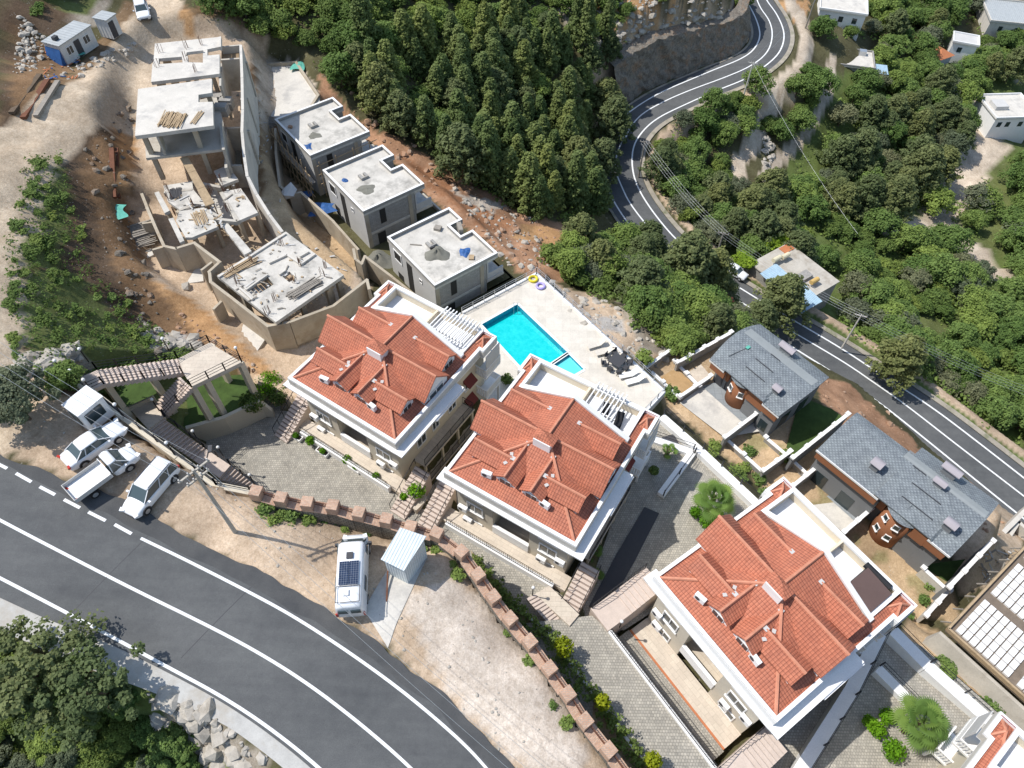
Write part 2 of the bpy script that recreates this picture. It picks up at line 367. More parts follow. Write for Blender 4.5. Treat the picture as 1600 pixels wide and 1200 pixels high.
M = dict(
 ground=ground_mat(), asphalt=asphalt_mat(),
 asphaltdark=asphalt_dark(),
 paint=plain('road_paint', (.80,.81,.80), .6, .12, 4, 30, .1),
 shoulder=plain('shoulder_concrete', (.50,.485,.45), .9, .2, 1.2, 14, .2, stain=(.42,.38,.32)),
 tile=tile_mat(), ridge=plain('ridge_tile', (.56,.24,.15), .7, .25, 2, 9, .2),
 white=plain('white_render', (.80,.79,.77), .7, .05, 1, 12, .05),
 cream=plain('cream_render', (.62,.55,.43), .8, .08, .7, 12, .08),
 taupe=plain('taupe_render', (.56,.505,.41), .8, .08, .7, 12, .08),
 creamwall=plain('cream_terrace_wall', (.70,.61,.47), .8, .08, .8, 12, .05),
 floorwhite=bricks('white_floor_tile', (.80,.82,.85), (.76,.78,.81), (.60,.62,.64), .6, .6, .01, 0, .6, .1, .08),
 deck=bricks('deck_tile', (.68,.63,.55), (.62,.57,.49), (.55,.5,.43), .9, .9, .01, 0, .7, .1, .14),
 beige=bricks('beige_stone', (.62,.54,.44), (.56,.48,.39), (.44,.38,.3), .8, .4, .012, .5, .75, .15, .12),
 step=plain('stair_stone', (.58,.48,.41), .8, .12, 2, 12, .1),
 stepdark=plain('dark_stair_strip', (.25,.19,.16), .8, .1, 2, 12, .1),
 verge=plain('verge_gravel', (.36,.32,.26), .95, .3, .6, 8, .5, stain=(.16,.17,.09)),
 concrete=plain('concrete', (.47,.435,.375), .9, .2, .6, 9, .2, stain=(.33,.29,.235)),
 conclight=plain('light_concrete', (.60,.565,.505), .9, .16, .5, 8, .2, stain=(.42,.40,.37)),
 slab=plain('roof_slab', (.56,.53,.475), .9, .22, .6, 7, .2, stain=(.30,.285,.255)),
 form=plain('formed_concrete', (.45,.39,.30), .9, .22, .5, 9, .2, stain=(.34,.27,.19)),
 block=bricks('grey_block', (.37,.355,.33), (.32,.305,.28), (.25,.24,.22), .5, .22, .012, .5, .9, .4, .15),
 wallgrey=plain('grey_render', (.20,.205,.21), .8, .08, .7, 12, .05),
 lightblock=plain('pale_render', (.53,.52,.50), .85, .1, .7, 12, .08),
 paver=bricks('stone_paver', (.47,.43,.36), (.34,.315,.27), (.25,.235,.20), .21, .21, .02, .5, .85, .5, .22),
 greytile=bricks('grey_floor_tile', (.30,.32,.33), (.26,.28,.29), (.2,.21,.22), .8, .8, .02, 0, .6, .1, .1),
 rbrick=bricks('red_brick', (.50,.29,.19), (.60,.40,.28), (.40,.33,.27), .26, .11, .015, .5, .85, .4, .25),
 rubblewall=bricks('stone_wall', (.22,.20,.17), (.32,.29,.24), (.12,.11,.09), .4, .22, .04, .5, .9, .7, .3),
 brown=plain('terracotta_render', (.30,.125,.06), .8, .1, .8, 12, .06),
 shingle=shingle_mat(), shingleplain=plain('shingle_ridge', (.28,.30,.30), .8, .1, 1, 20, .1),
 lilac=plain('chimney_cap', (.36,.33,.35), .7, .06, 1, 20, .05),
 black=plain('black_metal', (.018,.018,.02), .5, .1, 3, 20, 0),
 darkgrey=plain('dark_grey', (.06,.06,.065), .6, .1, 3, 20, 0),
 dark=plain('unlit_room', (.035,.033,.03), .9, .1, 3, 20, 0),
 steel=plain('steel', (.55,.57,.59), .35, .06, 2, 20, 0, metal=.7),
 deckform=plain('formwork_deck', (.19,.15,.115), .9, .3, 1.5, 12, .2), rust=plain('rusty_steel', (.16,.065,.035), .8, .3, 3, 20, .1),
 wood=plain('raw_timber', (.42,.31,.19), .85, .3, 2.5, 16, .15),
 woodgrey=plain('weathered_timber', (.30,.27,.23), .9, .3, 2.5, 16, .15),
 bark=plain('bark', (.13,.095,.065), .95, .25, 2, 14, .4),
 bluetarp=plain('blue_tarp', (.035,.11,.30), .5, .25, 2, 8, .3),
 greentarp=plain('green_net', (.12,.42,.33), .7, .2, 2, 8, .3),
 cement=plain('wet_sand', (.19,.185,.155), .95, .25, 2, 14, .5),
 rock=plain('limestone', (.46,.42,.36), .95, .35, .8, 6, .8, stain=(.22,.19,.15)),
 rockface=rock_mat(),
 soilred=plain('red_rubble', (.36,.22,.14), .95, .3, .8, 6, .8, stain=(.42,.34,.27)),
 paintcar=car_paint(), glass=glass_mat('window_glass'), glasslight=glass_mat('pale_glass', (.16,.20,.21)),
 carglass=glass_mat('car_glass', (.06,.085,.09)), tyre=plain('tyre', (.02,.02,.02), .8, .1, 3, 20, 0),
 lampred=plain('tail_lamp', (.45,.03,.02), .3, .05, 3, 20, 0), lampwhite=plain('lamp_lens', (.8,.8,.8), .15, .05, 3, 20, 0),
 water=water_mat(), poolwall=bricks('pool_tile', (.02,.36,.50), (.01,.28,.42), (.04,.42,.55), .3, .3, .015, 0, .3, .1, .1),
 maroon=plain('maroon_cap', (.22,.03,.05), .6, .1, 2, 20, 0),
 awning=plain('awning_red', (.16,.035,.03), .8, .1, 2, 20, .05),
 solar=panel_grid('solar_cells', (.02,.035,.075), (.25,.28,.33), .16, .16, .008, .15),
 sheet=metal_sheet('corrugated_sheet', (.60,.66,.68)), cabin=metal_sheet('cabin_panel', (.62,.63,.62), .5),
 sheetroof=metal_sheet('cabin_roof', (.40,.42,.42), .5), bluesheet=metal_sheet('blue_sheet', (.36,.50,.60), .3),
 yellow=plain('yellow_plastic', (.75,.62,.03), .4, .05, 2, 20, 0), lavender=plain('lavender_plastic', (.42,.36,.75), .4, .05, 2, 20, 0),
 tank=plain('tan_tank', (.60,.40,.14), .5, .1, 2, 20, 0), tankcream=plain('cream_tank', (.66,.60,.42), .5, .1, 2, 20, 0),
 redroof=plain('red_sheet_roof', (.48,.18,.08), .8, .15, 1, 12, .2),
 soil=plain('garden_soil', (.30,.215,.13), .95, .3, .9, 9, .5, stain=(.38,.32,.22)),
 orange=plain('dry_soil', (.42,.27,.13), .95, .3, .9, 9, .5, stain=(.48,.38,.26)),
 styro=bricks('styro_block', (.72,.73,.76), (.66,.67,.71), (.13,.105,.09), .5, 1.0, .045, 0, .8, .4, .06),
 grass=plain('grass_turf', (.055,.095,.022), .95, .4, 1.2, 16, .6),
 curtain=plain('awning_brown', (.13,.085,.075), .9, .08, 1, 20, .05),
 brownwood=plain('varnished_wood', (.30,.13,.05), .5, .2, 3, 14, 0),
 skin=plain('skin', (.45,.27,.18), .6, .05, 2, 20, 0), redcloth=plain('red_cloth', (.45,.04,.04), .8, .1, 2, 20, 0), bluecloth=plain('dark_cloth', (.03,.04,.07), .8, .1, 2, 20, 0),
 pine=leaf_mat('pine_needles', (.10,.14,.042), (.25,.31,.11)),
 pinedark=leaf_mat('dark_pine_needles', (.08,.11,.042), (.24,.28,.12)),
 maquis=leaf_mat('maquis_leaves', (.078,.12,.028), (.225,.31,.08)),
 broad=leaf_mat('broad_leaves', (.085,.14,.035), (.255,.36,.10)),
 olive=leaf_mat('olive_leaves', (.095,.115,.068), (.25,.28,.17)),
 lime=leaf_mat('lime_leaves', (.16,.26,.02), (.42,.55,.06)),
 yellowgreen=leaf_mat('clipped_leaves', (.20,.26,.01), (.50,.52,.03)),
 clipgreen=leaf_mat('clipped_green_leaves', (.07,.18,.008), (.20,.42,.02)),
 redleaf=leaf_mat('red_leaves', (.10,.03,.02), (.22,.08,.06)),
 palm=leaf_mat('palm_leaves', (.16,.26,.06), (.30,.42,.14)),
)
# ---------------------------------------------------------------- terrain
CTRL = [(0,760,4.2),(0,930,4.0),(250,815,3.0),(420,1140,1.2),(560,980,1.0),(780,1200,-.8),
(200,700,3.8),(100,690,4),(300,740,3.2),(450,830,2),(600,930,.8),(700,1000,.2),(800,1100,-.6),(900,1190,-1.2),(700,860,.4),(850,1050,-.8),(400,790,2.4),
(0,620,4.3),(50,600,4.2),(20,400,4.8),(0,300,5),(60,255,4.5),(150,170,2.5),(100,100,1.8),(250,60,1.5),(300,30,1),(225,22,1),(120,60,1.8),(60,90,3),(0,0,7),(80,20,5),(160,5,3),(0,120,6),
(40,300,3.8),(120,280,1.5),(60,450,3.5),(100,550,2.5),(180,440,-1),(200,350,-2),(150,240,.5),(230,300,-2),(240,240,-1.5),(230,500,-3),(250,560,-2.5),(180,560,.5),(300,500,-4.5),(380,560,-6),(280,440,-4),(440,580,-7.5),(300,250,-2.5),
(270,200,-2),(310,330,-4.5),(300,100,.5),(370,100,-3),(450,480,-6.5),(530,480,-7),
(440,130,-7),(470,340,-8),(510,400,-8),(560,400,-11),(520,290,-11),(600,380,-11),(700,470,-11),(480,230,-10.5),
(600,220,-11),(700,300,-13),(800,350,-16),(900,370,-21),(850,400,-18),(790,420,-12.5),(950,380,-26),
(350,20,0),(450,60,-4),(520,110,-6.5),(560,20,-4),(650,100,-11),(750,50,-14),(850,100,-20),(750,250,-18),(850,300,-22),(930,330,-28),(650,180,-11),(900,200,-26),(900,20,-20),(1000,60,-21),(960,110,-24),
(1100,30,-20.5),(1050,75,-22),(1165,8,-19.5),(1130,20,-20),(1075,55,-22),(1000,130,-27),
(1050,230,-37),(1150,180,-34),(1100,300,-40),(1200,200,-37),(1250,300,-44),(1150,260,-38.5),(1300,120,-36),(1250,180,-37),(1330,80,-34),(1400,150,-44),(1400,300,-48),(1550,170,-48),(1500,300,-50),(1580,300,-50),(1590,30,-46),(1450,30,-42),(1280,20,-31),
(1300,420,-44),(1450,500,-46),(1590,450,-50),(1500,600,-45),(1590,650,-46),(1200,380,-40),(1420,400,-49),(1265,20,-29.5),(1245,110,-31),
(850,430,-15),(1000,400,-27),(900,450,-16.5),(960,480,-15),(1000,520,-15.5),(1080,480,-24),(1150,500,-32),(1230,540,-35),
(1100,600,-16.6),(1250,620,-16.6),(1340,600,-31),(1400,640,-36),(1450,700,-34),(1200,720,-17),(1440,920,-17.7),(1560,830,-25),(1540,885,-19.5),(1500,965,-19.5),(1565,860,-21),(1300,800,-17.4),
(1500,1100,-13),(1590,1180,-14),(1590,1000,-17),(640,780,-7.7),(900,950,-7.4),(1000,1050,-6.4),(1150,1190,-6.4),
(0,980,3.0),(50,1040,1.5),(0,1100,-1.5),(150,1130,-2),(0,1200,-4),(300,1160,-1),(350,1200,-1.5),(250,1200,-3),
(1240,250,-42),(1200,300,-41),(1480,350,-50),(1545,220,-49)]
# near road
NR_UP = [(-260,560),(-120,640),(0,708),(67,737),(187,777),(253,817),(339,863),(400,888),(480,931),(549,976),(603,1013),(667,1067),(720,1107),(773,1168),(805,1200),(850,1262),(885,1330),(912,1420),(925,1530)]
NR_LN = [(-200,618),(-60,694),(12,732),(49,753),(85,772.5),(124,793),(164,813),(205,833),(299,879),(420,941),(480,976),(560,1029),(640,1088),(720,1157),(760,1200),(800,1252),(838,1320),(866,1410),(880,1530)]
NR_CT = [(-200,706),(0,813),(125,878),(213,923),(320,975),(400,1017),(480,1067),(560,1128),(640,1197),(700,1262),(735,1318),(762,1410),(776,1530)]
NR_LO = [(-200,800),(0,903),(115,963),(160,987),(267,1045),(347,1088),(420,1136),(499,1199),(560,1260),(597,1316),(628,1410),(642,1530)]
NR_DN = [(-200,842),(0,934),(80,971),(150,995),(263,1051),(343,1094),(415,1142),(493,1205),(552,1266),(589,1321),(620,1412),(634,1530)]
SH_DN = [(-200,905),(0,985),(70,1015),(150,1050),(250,1085),(350,1130),(405,1170),(455,1210),(520,1275),(558,1330),(590,1416),(604,1530)]
def planefit(pts):
    A_ = []; b_ = []
    for px, py, Z in pts:
        p = P(px, py, Z); A_.append((p.x, p.y, 1)); b_.append(Z)
    return np.linalg.lstsq(np.array(A_), np.array(b_), rcond=None)[0]
NRP = planefit([(0,710,4.3),(0,930,4.2),(250,815,3.0),(420,1140,1.3),(560,980,.9),(780,1200,-.9),(500,1200,.2)])
def onplane(px, py, pl, dz=0):
    d = _M @ np.array([(px-800)/F, (600-py)/F, -1.0]); o = np.array([0, 0, ZC])
    t = (o[2]-dz-pl[2]-pl[0]*o[0]-pl[1]*o[1])/(pl[0]*d[0]+pl[1]*d[1]-d[2])
    p = o+d*t; return Vector(p)
# far road: left line, centre, right line in the picture with heights along the centre
FR_C = [(1183,-40,-27.5),(1179,-12,-28.3),(1187,12,-29),(1203,32,-29.6),(1208,56,-30.2),(1200,83,-30.8),(1173,104,-31.3),(1133,121,-31.9),(1080,140,-32.4),(1040,157,-32.8),(1005,176,-33.2),(987,195,-33.5),(977,211,-33.8),(963,240,-34.2),(961,267,-34.5),(971,291,-34.9),(984,319,-35.3),(1021,365,-36),(1060,402,-36.6),(1105,438,-37.2),(1160,474,-37.8),(1215,505,-38.4),(1265,534,-38.9),(1324,569,-39.4),(1367,599,-39.8),(1412,630,-40.2),(1500,699,-40.9),(1597,773,-41.8),(1680,838,-42.5),(1760,905,-43)]
FR_L = [(1160,-40),(1160,-12),(1170,8),(1180,25),(1187,45),(1188,60),(1178,79),(1157,93),(1120,107),(1075,126),(1032,144),(1000,163),(971,184),(955,205),(944,235),(941,262),(949,293),(961,320),(987,357),(1011,386),(1045,412),(1085,444),(1130,474),(1190,511),(1244,546),(1287,573),(1340,607),(1382,634),(1480,714),(1575,791),(1660,858),(1740,925)]
FR_R = [(1200,-40),(1192,-5),(1211,16),(1225,45),(1226,61),(1220,80),(1209,93),(1180,115),(1160,126),(1120,141),(1067,165),(1027,184),(1003,205),(988,229),(987,264),(995,291),(1011,319),(1040,357),(1064,382),(1112,421),(1163,455),(1249,506),(1313,543),(1377,586),(1448,630),(1520,685),(1600,747),(1690,817),(1780,885)]
FRW = [P(*p) for p in FR_C]
_fc = np.array(smooth([tuple(p) for p in FRW], 2))
def polydist(X, Y, L):
    best = np.full(X.shape, 1e9); zz = np.zeros(X.shape)
    for a, b in zip(L[:-1], L[1:]):
        dx, dy = b[0]-a[0], b[1]-a[1]; q = dx*dx+dy*dy+1e-9
        t = np.clip(((X-a[0])*dx+(Y-a[1])*dy)/q, 0, 1)
        d = np.hypot(X-a[0]-t*dx, Y-a[1]-t*dy); m = d < best
        best = np.where(m, d, best); zz = np.where(m, a[2]+t*(b[2]-a[2]), zz)
    return best, zz
def road_pt(px, py):
    "picture point -> world point on the far road's surface"
    Z = -35.
    for _ in range(12):
        p = P(px, py, Z); d, z = polydist(np.array([p.x]), np.array([p.y]), _fc); Z = .5*Z+.5*float(z[0])
    return P(px, py, Z)
# level plots: (outline in the picture, height or list of heights)
def pad_world(poly, Z):
    zs = Z if hasattr(Z, '__len__') else [Z]*len(poly)
    w = [P(p[0], p[1], z) for p, z in zip(poly, zs)]
    pl = np.linalg.lstsq(np.array([(p.x, p.y, 1) for p in w]), np.array([p.z for p in w]), rcond=None)[0]
    return [(p.x, p.y) for p in w], pl
PADS = {}
def pad(name, poly, Z, blend=2.0): PADS[name] = (*pad_world(poly, Z), blend)
pad('yard_light', [(392,104),(464,96),(500,150),(498,180),(425,190),(396,200)], -7, 1.5)
pad('yard_sand', [(396,200),(425,190),(440,300),(560,390),(560,470),(520,440),(440,360),(405,290)], -8.2, 1)
pad('villa_ground', [(428,262),(470,210),(530,195),(600,235),(690,300),(795,395),(850,425),(700,500),(640,500),(560,440),(480,345)], -11.2, 2.5)
pad('pool', [(690,505),(838,428),(1038,612),(1000,645),(900,645),(780,640),(735,600)], -10.1, 1.2)
pad('site_base', [(205,330),(330,260),(400,230),(450,340),(560,430),(600,500),(520,560),(430,560),(330,480),(240,420)], [-3.6,-3.8,-5,-6.4,-7.0,-7,-6.9,-6.6,-5.6,-4.5], 1.5)
pad('site_upper', [(215,120),(250,62),(380,62),(395,190),(395,255),(330,270),(240,285),(205,215)], [-1.8,-.5,-2.5,-3.5,-5,-5,-3,-2], 3)
pad('alley', [(640,800),(740,600),(790,560),(860,630),(760,720),(715,800)], -11.2, 1)
pad('court_right', [(900,975),(990,720),(1030,652),(1110,722),(1218,824),(1060,930),(975,985)], -8.4, .8)
pad('driveX', [(300,680),(420,625),(480,650),(640,790),(700,790),(890,940),(925,985),(880,1010),(830,960),(700,870),(560,810),(400,775),(330,740)], -7.75, .8)
pad('drive_lowX', [(880,1010),(925,985),(975,960),(1010,985),(1220,1250),(1040,1290),(940,1150)], -6.5, .8)
pad('court_end', [(1180,1190),(1390,985),(1440,1010),(1600,1150),(1700,1300),(1160,1300)], -9.7, 1)
pad('villas_plot', [(1030,590),(1062,560),(1130,545),(1310,645),(1370,690),(1560,800),(1480,955),(1440,975),(1300,850),(1170,740),(1040,640)], [-16.4,-16.4,-16.4,-16.5,-16.8,-17.6,-17.9,-17.8,-17.7,-17.1,-16.4], 2.5)
PIL = [(399,766),(438,776),(479,783),(519,788),(560,799),(603,809),(641,821),(682,831),(721,860),(747,896),(771,931),(797,965),(828,1001),(859,1043),(888,1083),(915,1125),(952,1171),(985,1215),(1018,1258)]
RWP = [(100,584,4.2),(143,612,4.0),(193,651,3.7),(273,710,3.1),(306,734,2.7),(338,757.5,2.4),(392,768,2.0)]
_pw = [tuple(onplane(a, b, NRP, 1.25))[:2] for a, b in PIL]
_rw = [tuple(P(*q))[:2] for q in RWP]
def wpad(name, xy, zs, blend):
    pl = np.linalg.lstsq(np.array([(a, b, 1) for a, b in xy]), np.array(zs), rcond=None)[0]; PADS[name] = (xy, pl, blend)
PADS.pop('driveX'); PADS.pop('drive_lowX')
_hs = [tuple(P(a, b, -7.75))[:2] for a, b in [(925,985),(890,940),(700,790),(640,790),(470,650),(420,622),(300,672)]]
def inset(L, k):
    r = []
    for i in range(len(L)):
        a = L[max(i-1,0)]; b = L[min(i+1,len(L)-1)]; dx, dy = b[0]-a[0], b[1]-a[1]; q = math.hypot(dx, dy); r.append((L[i][0]-dy/q*k, L[i][1]+dx/q*k))
    return r
_pw0, _rw0 = _pw, _rw; _pw = inset(_pw, .38); _rw = inset(_rw, .2)
_q = _rw[3:]+_pw[:11]+_hs; wpad('drive', _q, [-7.75]*len(_q), .35)
def _l3(a, b): c, s_ = math.cos(R(-54.3)), math.sin(R(-54.3)); return (14.08+a*c-b*s_, 15.52+a*s_+b*c)
_hs2 = [tuple(P(1060,1320,-6.5))[:2], _l3(12,-6.5), _l3(12,-3.45), _l3(-6.4,-3.45), tuple(P(925,962,-6.5))[:2]]
_q = _pw[10:]+_hs2; wpad('drive_low', _q, [-6.5]*len(_q), .35)
for _k, (_x, _y, _z, _t) in enumerate(((-14.39,34.2,.05,-32.69),(-.14,25.44,0,-30.63),(14.08,15.52,-.26,-54.3))):
    _c, _s = math.cos(R(_t)), math.sin(R(_t)); _h = [-8.35,-8.35,-9.5][_k]; _y0 = [-1.4,-1.4,-3.4][_k]
    wpad('house%d' % _k, [(_x+a*_c-b*_s, _y+a*_s+b*_c) for a, b in ((-5.9,_y0),(5.7,_y0),(5.7,12.5),(-5.9,12.5))], [_h]*4, .5)
_q = _rw[1:4]+[tuple(P(a, b, z))[:2] for a, b, z in [(300,672,-7.75),(405,625,-6),(385,585,-5.6),(300,560,-5),(180,585,-2),(130,590,0)]]
wpad('stairbed', _q, [0,-2.5,-5.5,-6.2,-6,-5.8,-5,-2.5,-.5], .5); PADS['stairbed'][1][2] -= 1.5
for i, (px, py, Z) in enumerate(FR_C): CTRL.append((px, py, Z))
cp = np.array([tuple(P(*c)) for c in CTRL])
def tps_fit(cp):
    n = len(cp); D = np.hypot(cp[:,None,0]-cp[None,:,0], cp[:,None,1]-cp[None,:,1])
    K = D + np.eye(n)*-1.2
    A_ = np.zeros((n+3, n+3)); A_[:n,:n] = K; A_[:n,n] = 1; A_[:n,n+1:] = cp[:,:2]; A_[n,:n] = 1; A_[n+1:,:n] = cp[:,:2].T
    return np.linalg.solve(A_, np.concatenate([cp[:,2], [0,0,0]]))
_w = tps_fit(cp)
def vnoise(X, Y, s, seed):
    r = np.random.default_rng(seed); T = r.random((64, 64)); x = X/s+1000; y = Y/s+1000
    i = np.floor(x).astype(int); j = np.floor(y).astype(int); fx = x-i; fy = y-j; fx = fx*fx*(3-2*fx); fy = fy*fy*(3-2*fy)
    g = lambda a, b: T[a % 64, b % 64]
    return (g(i,j)*(1-fx)+g(i+1,j)*fx)*(1-fy)+(g(i,j+1)*(1-fx)+g(i+1,j+1)*fx)*fy-.5
def axis(lo, hi, s, lo2, hi2, s2, far):
    a = list(np.arange(lo, hi, s)); b = list(np.arange(hi, hi2, s2)); c = list(np.arange(lo-s2, lo2, -s2))[::-1]
    return np.array([-far, -far/3]+c+a+b+[far/3, far])
GX = axis(-56, 82, .6, -110, 230, 2.0, 1500); GY = axis(2, 118, .6, -40, 300, 2.0, 1500)
X, Y = np.meshgrid(GX, GY)
Zt = np.zeros(X.shape)
Xc = np.clip(X, -120, 240); Yc = np.clip(Y, -40, 300)
for k, c in enumerate(cp): Zt += _w[k]*np.hypot(Xc-c[0], Yc-c[1])
Zt += _w[len(cp)]+_w[len(cp)+1]*Xc+_w[len(cp)+2]*Yc
rough = 1.5*vnoise(X,Y,9,1)+.7*vnoise(X,Y,3.5,2)+.35*vnoise(X,Y,1.4,3)+.2*vnoise(X,Y,.7,4)
# road bench first, then plots
d, z = polydist(X, Y, _fc)
lim = 7.2
t = np.clip((d-lim)/3.0, 0, 1); t = t*t*(3-2*t)
order_fix = 1; plot_px, plot_py = proj(X, Y, Zt)
flatm = np.zeros(X.shape)
PLOT = [(-300,520),(0,690),(90,640),(230,690),(390,775),(560,815),(690,850),(760,920),(870,1050),(960,1190),(1010,1280),(880,1330),(800,1200),(600,1010),(300,845),(0,700)]
plot_in = pip(plot_px, plot_py, PLOT)
nz = NRP[0]*X+NRP[1]*Y+NRP[2]
def near_world(pp): return [tuple(onplane(a, b, NRP))[:2] for a, b in pp]
NR_POLY = near_world(NR_UP+SH_DN[::-1])
in_near = pip(X, Y, NR_POLY) & (np.hypot(X, Y) < 120)
def band(X, Y, poly):
    L = [(a[0], a[1], 0) for a in poly]+[(poly[0][0], poly[0][1], 0)]
    return polydist(X, Y, L)[0]
dn = band(X, Y, NR_POLY)
Zt = Zt+rough*np.where(plot_in, .12, 1.0)*np.clip((d-7)/6, 0, 1)*np.where(in_near, 0, np.clip(dn/6, 0, 1))
Zt = np.where(t < 1, (z-.12)*(1-t)+Zt*t, Zt)
k = np.where(in_near, 0, np.clip(dn/1.8, 0, 1)); k = k*k*(3-2*k)
Zt = (nz-.10)*(1-k)+Zt*k
for nm, (poly, pl, bl) in PADS.items():
    ins = pip(X, Y, poly); db = band(X, Y, poly); pz = pl[0]*X+pl[1]*Y+pl[2]-.06
    k = np.where(ins, 0, np.clip(db/bl, 0, 1)); k = k*k*(3-2*k)
    Zt = pz*(1-k)+Zt*k
# cut for the swimming pool basin
POOL = [P(x, y, -10) for x, y in [(808,476),(912,577),(868,601),(752,507)]]
POOLK = [P(x, y, -10) for x, y in [(887.5,549.5),(912,577),(868,577),(856,566)]]
for q in ([(745,505),(809,470),(925,583),(865,610)],):
    ins = pip(X, Y, [tuple(P(a, b, -10))[:2] for a, b in q]); Zt = np.where(ins, -13, Zt)
def H(x, y):
    i = int(np.clip(np.searchsorted(GX, x)-1, 0, len(GX)-2)); j = int(np.clip(np.searchsorted(GY, y)-1, 0, len(GY)-2))
    fx = (x-GX[i])/(GX[i+1]-GX[i]); fy = (y-GY[j])/(GY[j+1]-GY[j])
    return float((Zt[j,i]*(1-fx)+Zt[j,i+1]*fx)*(1-fy)+(Zt[j+1,i]*(1-fx)+Zt[j+1,i+1]*fx)*fy)
def G(px, py):
    "picture point -> first hit on the terrain"
    d = _M @ np.array([(px-800)/F, (600-py)/F, -1.0]); t0 = 30; o = np.array([0, 0, ZC])
    last = t0
    while t0 < 420:
        p = o+d*t0
        if p[2] < H(p[0], p[1]):
            a, b = last, t0
            for _ in range(12):
                m = (a+b)/2; p = o+d*m
                if p[2] < H(p[0], p[1]): b = m
                else: a = m
            return Vector(p)
        last = t0; t0 += .8
    return Vector(o+d*t0)
# ---- soil zones (real ground cover, world-fixed)
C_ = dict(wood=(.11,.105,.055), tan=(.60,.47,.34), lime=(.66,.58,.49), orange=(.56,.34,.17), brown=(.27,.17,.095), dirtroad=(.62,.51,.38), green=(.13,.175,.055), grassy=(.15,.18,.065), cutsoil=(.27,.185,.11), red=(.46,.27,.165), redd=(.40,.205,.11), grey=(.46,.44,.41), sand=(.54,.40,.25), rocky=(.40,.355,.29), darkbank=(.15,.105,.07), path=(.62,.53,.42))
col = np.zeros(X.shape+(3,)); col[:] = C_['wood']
jx = 9*vnoise(X,Y,2.2,11)+5*vnoise(X,Y,.9,12); jy = 9*vnoise(X,Y,2.2,13)+5*vnoise(X,Y,.9,14)
PX, PY = proj(X, Y, Zt)
ZONES = [
 ('rocky', [(860,0),(1190,0),(1175,60),(1080,100),(1000,140),(960,120),(900,60)]),
 ('orange', [(905,0),(1075,0),(1060,12),(1010,32),(940,50),(905,30)]),
 ('tan', PLOT), ('lime', [(620,930),(720,900),(800,980),(900,1120),(930,1200),(820,1200),(700,1080)]),
 ('cutsoil', [(-50,150),(40,200),(130,90),(200,0),(340,10),(420,60),(420,240),(560,420),(620,540),(440,640),(330,600),(250,560),(100,640),(-50,690)]),
 ('tan', [(212,230),(230,110),(250,55),(310,20),(420,60),(420,240),(560,420),(620,540),(440,640),(330,600),(262,560),(240,440),(205,330)]), ('tan', [(-60,560),(60,575),(110,610),(200,670),(100,720),(-60,700)]),
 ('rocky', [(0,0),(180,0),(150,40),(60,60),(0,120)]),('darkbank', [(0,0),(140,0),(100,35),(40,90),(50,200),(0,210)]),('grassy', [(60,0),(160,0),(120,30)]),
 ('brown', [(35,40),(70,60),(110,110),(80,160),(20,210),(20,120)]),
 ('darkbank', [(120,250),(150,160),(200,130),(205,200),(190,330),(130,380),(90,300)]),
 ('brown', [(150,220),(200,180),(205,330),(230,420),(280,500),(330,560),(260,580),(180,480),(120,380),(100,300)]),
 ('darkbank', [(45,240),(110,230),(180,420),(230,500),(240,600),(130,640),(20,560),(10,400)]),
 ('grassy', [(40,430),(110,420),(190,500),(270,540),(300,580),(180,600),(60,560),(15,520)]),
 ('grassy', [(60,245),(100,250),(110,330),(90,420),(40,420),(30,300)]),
 ('orange', [(190,120),(215,130),(210,260),(185,300)]), ('orange', [(240,10),(300,15),(310,55),(215,90)]),
 ('orange', [(230,430),(300,470),(420,570),(440,600),(380,570),(290,510)]),
 ('brown', [(265,480),(300,510),(420,590),(380,570),(300,560)]),
 ('grey', [(215,505),(310,530),(300,560),(235,540)]), ('grey', [(60,560),(125,540),(130,570),(30,590)]),
 ('sand', [(400,195),(440,195),(450,300),(560,395),(550,460),(440,370),(405,290)]),
 ('brown', [(385,100),(405,100),(410,330),(440,370),(420,360),(395,290)]),
 ('path', [(400,100),(465,97),(500,150),(430,200),(400,195)]),
 ('red', [(500,110),(560,190),(640,230),(760,300),(840,340),(960,370),(1010,390),(900,440),(830,440),(760,380),(640,280),(500,160)]),
 ('redd', [(620,240),(720,300),(800,345),(780,370),(680,300)]),('orange', [(820,350),(900,370),(880,395),(800,370)]),
 ('lime', [(720,300),(790,320),(770,330),(700,300)]),
 ('tan', [(858,440),(930,465),(1000,490),(1060,560),(1030,580),(960,540),(880,480)]),('grey', [(925,495),(975,495),(980,520),(950,520)]),
 ('rocky', [(965,470),(1010,490),(1050,550),(1000,550)]),
 ('sand', [(1020,560),(1120,540),(1200,560),(1480,900),(1500,970),(1420,960),(1250,800),(1040,640)]),
 ('red', [(1270,590),(1330,600),(1370,640),(1470,730),(1600,800),(1560,860),(1470,760),(1290,650)]),
 ('tan', [(1480,800),(1600,780),(1600,900),(1500,930)]),
 ('sand', [(1420,960),(1480,1000),(1600,1100),(1600,1180),(1500,1100),(1400,1000)]),
 ('green', [(100,1100),(0,960),(-50,1260),(480,1260),(330,1120),(200,1050)]),('rocky', [(230,1060),(330,1110),(420,1200),(300,1200)]),
 ('green', [(1270,120),(1600,60),(1600,420),(1450,420),(1300,380),(1210,330)]),('green', [(1180,300),(1600,420),(1600,760),(1350,600),(1120,400)]),
 ('grassy', [(1440,90),(1530,120),(1500,140),(1430,130)]),('grassy', [(1540,240),(1580,250),(1570,400),(1530,380)]),('grassy', [(1420,480),(1500,520),(1500,570),(1430,540)]),
 ('orange', [(1400,30),(1440,60),(1425,75),(1400,65)]),('orange', [(1210,0),(1262,0),(1262,45),(1245,40)]),
 ('rocky', [(1540,90),(1600,110),(1600,130),(1550,110)]),
]
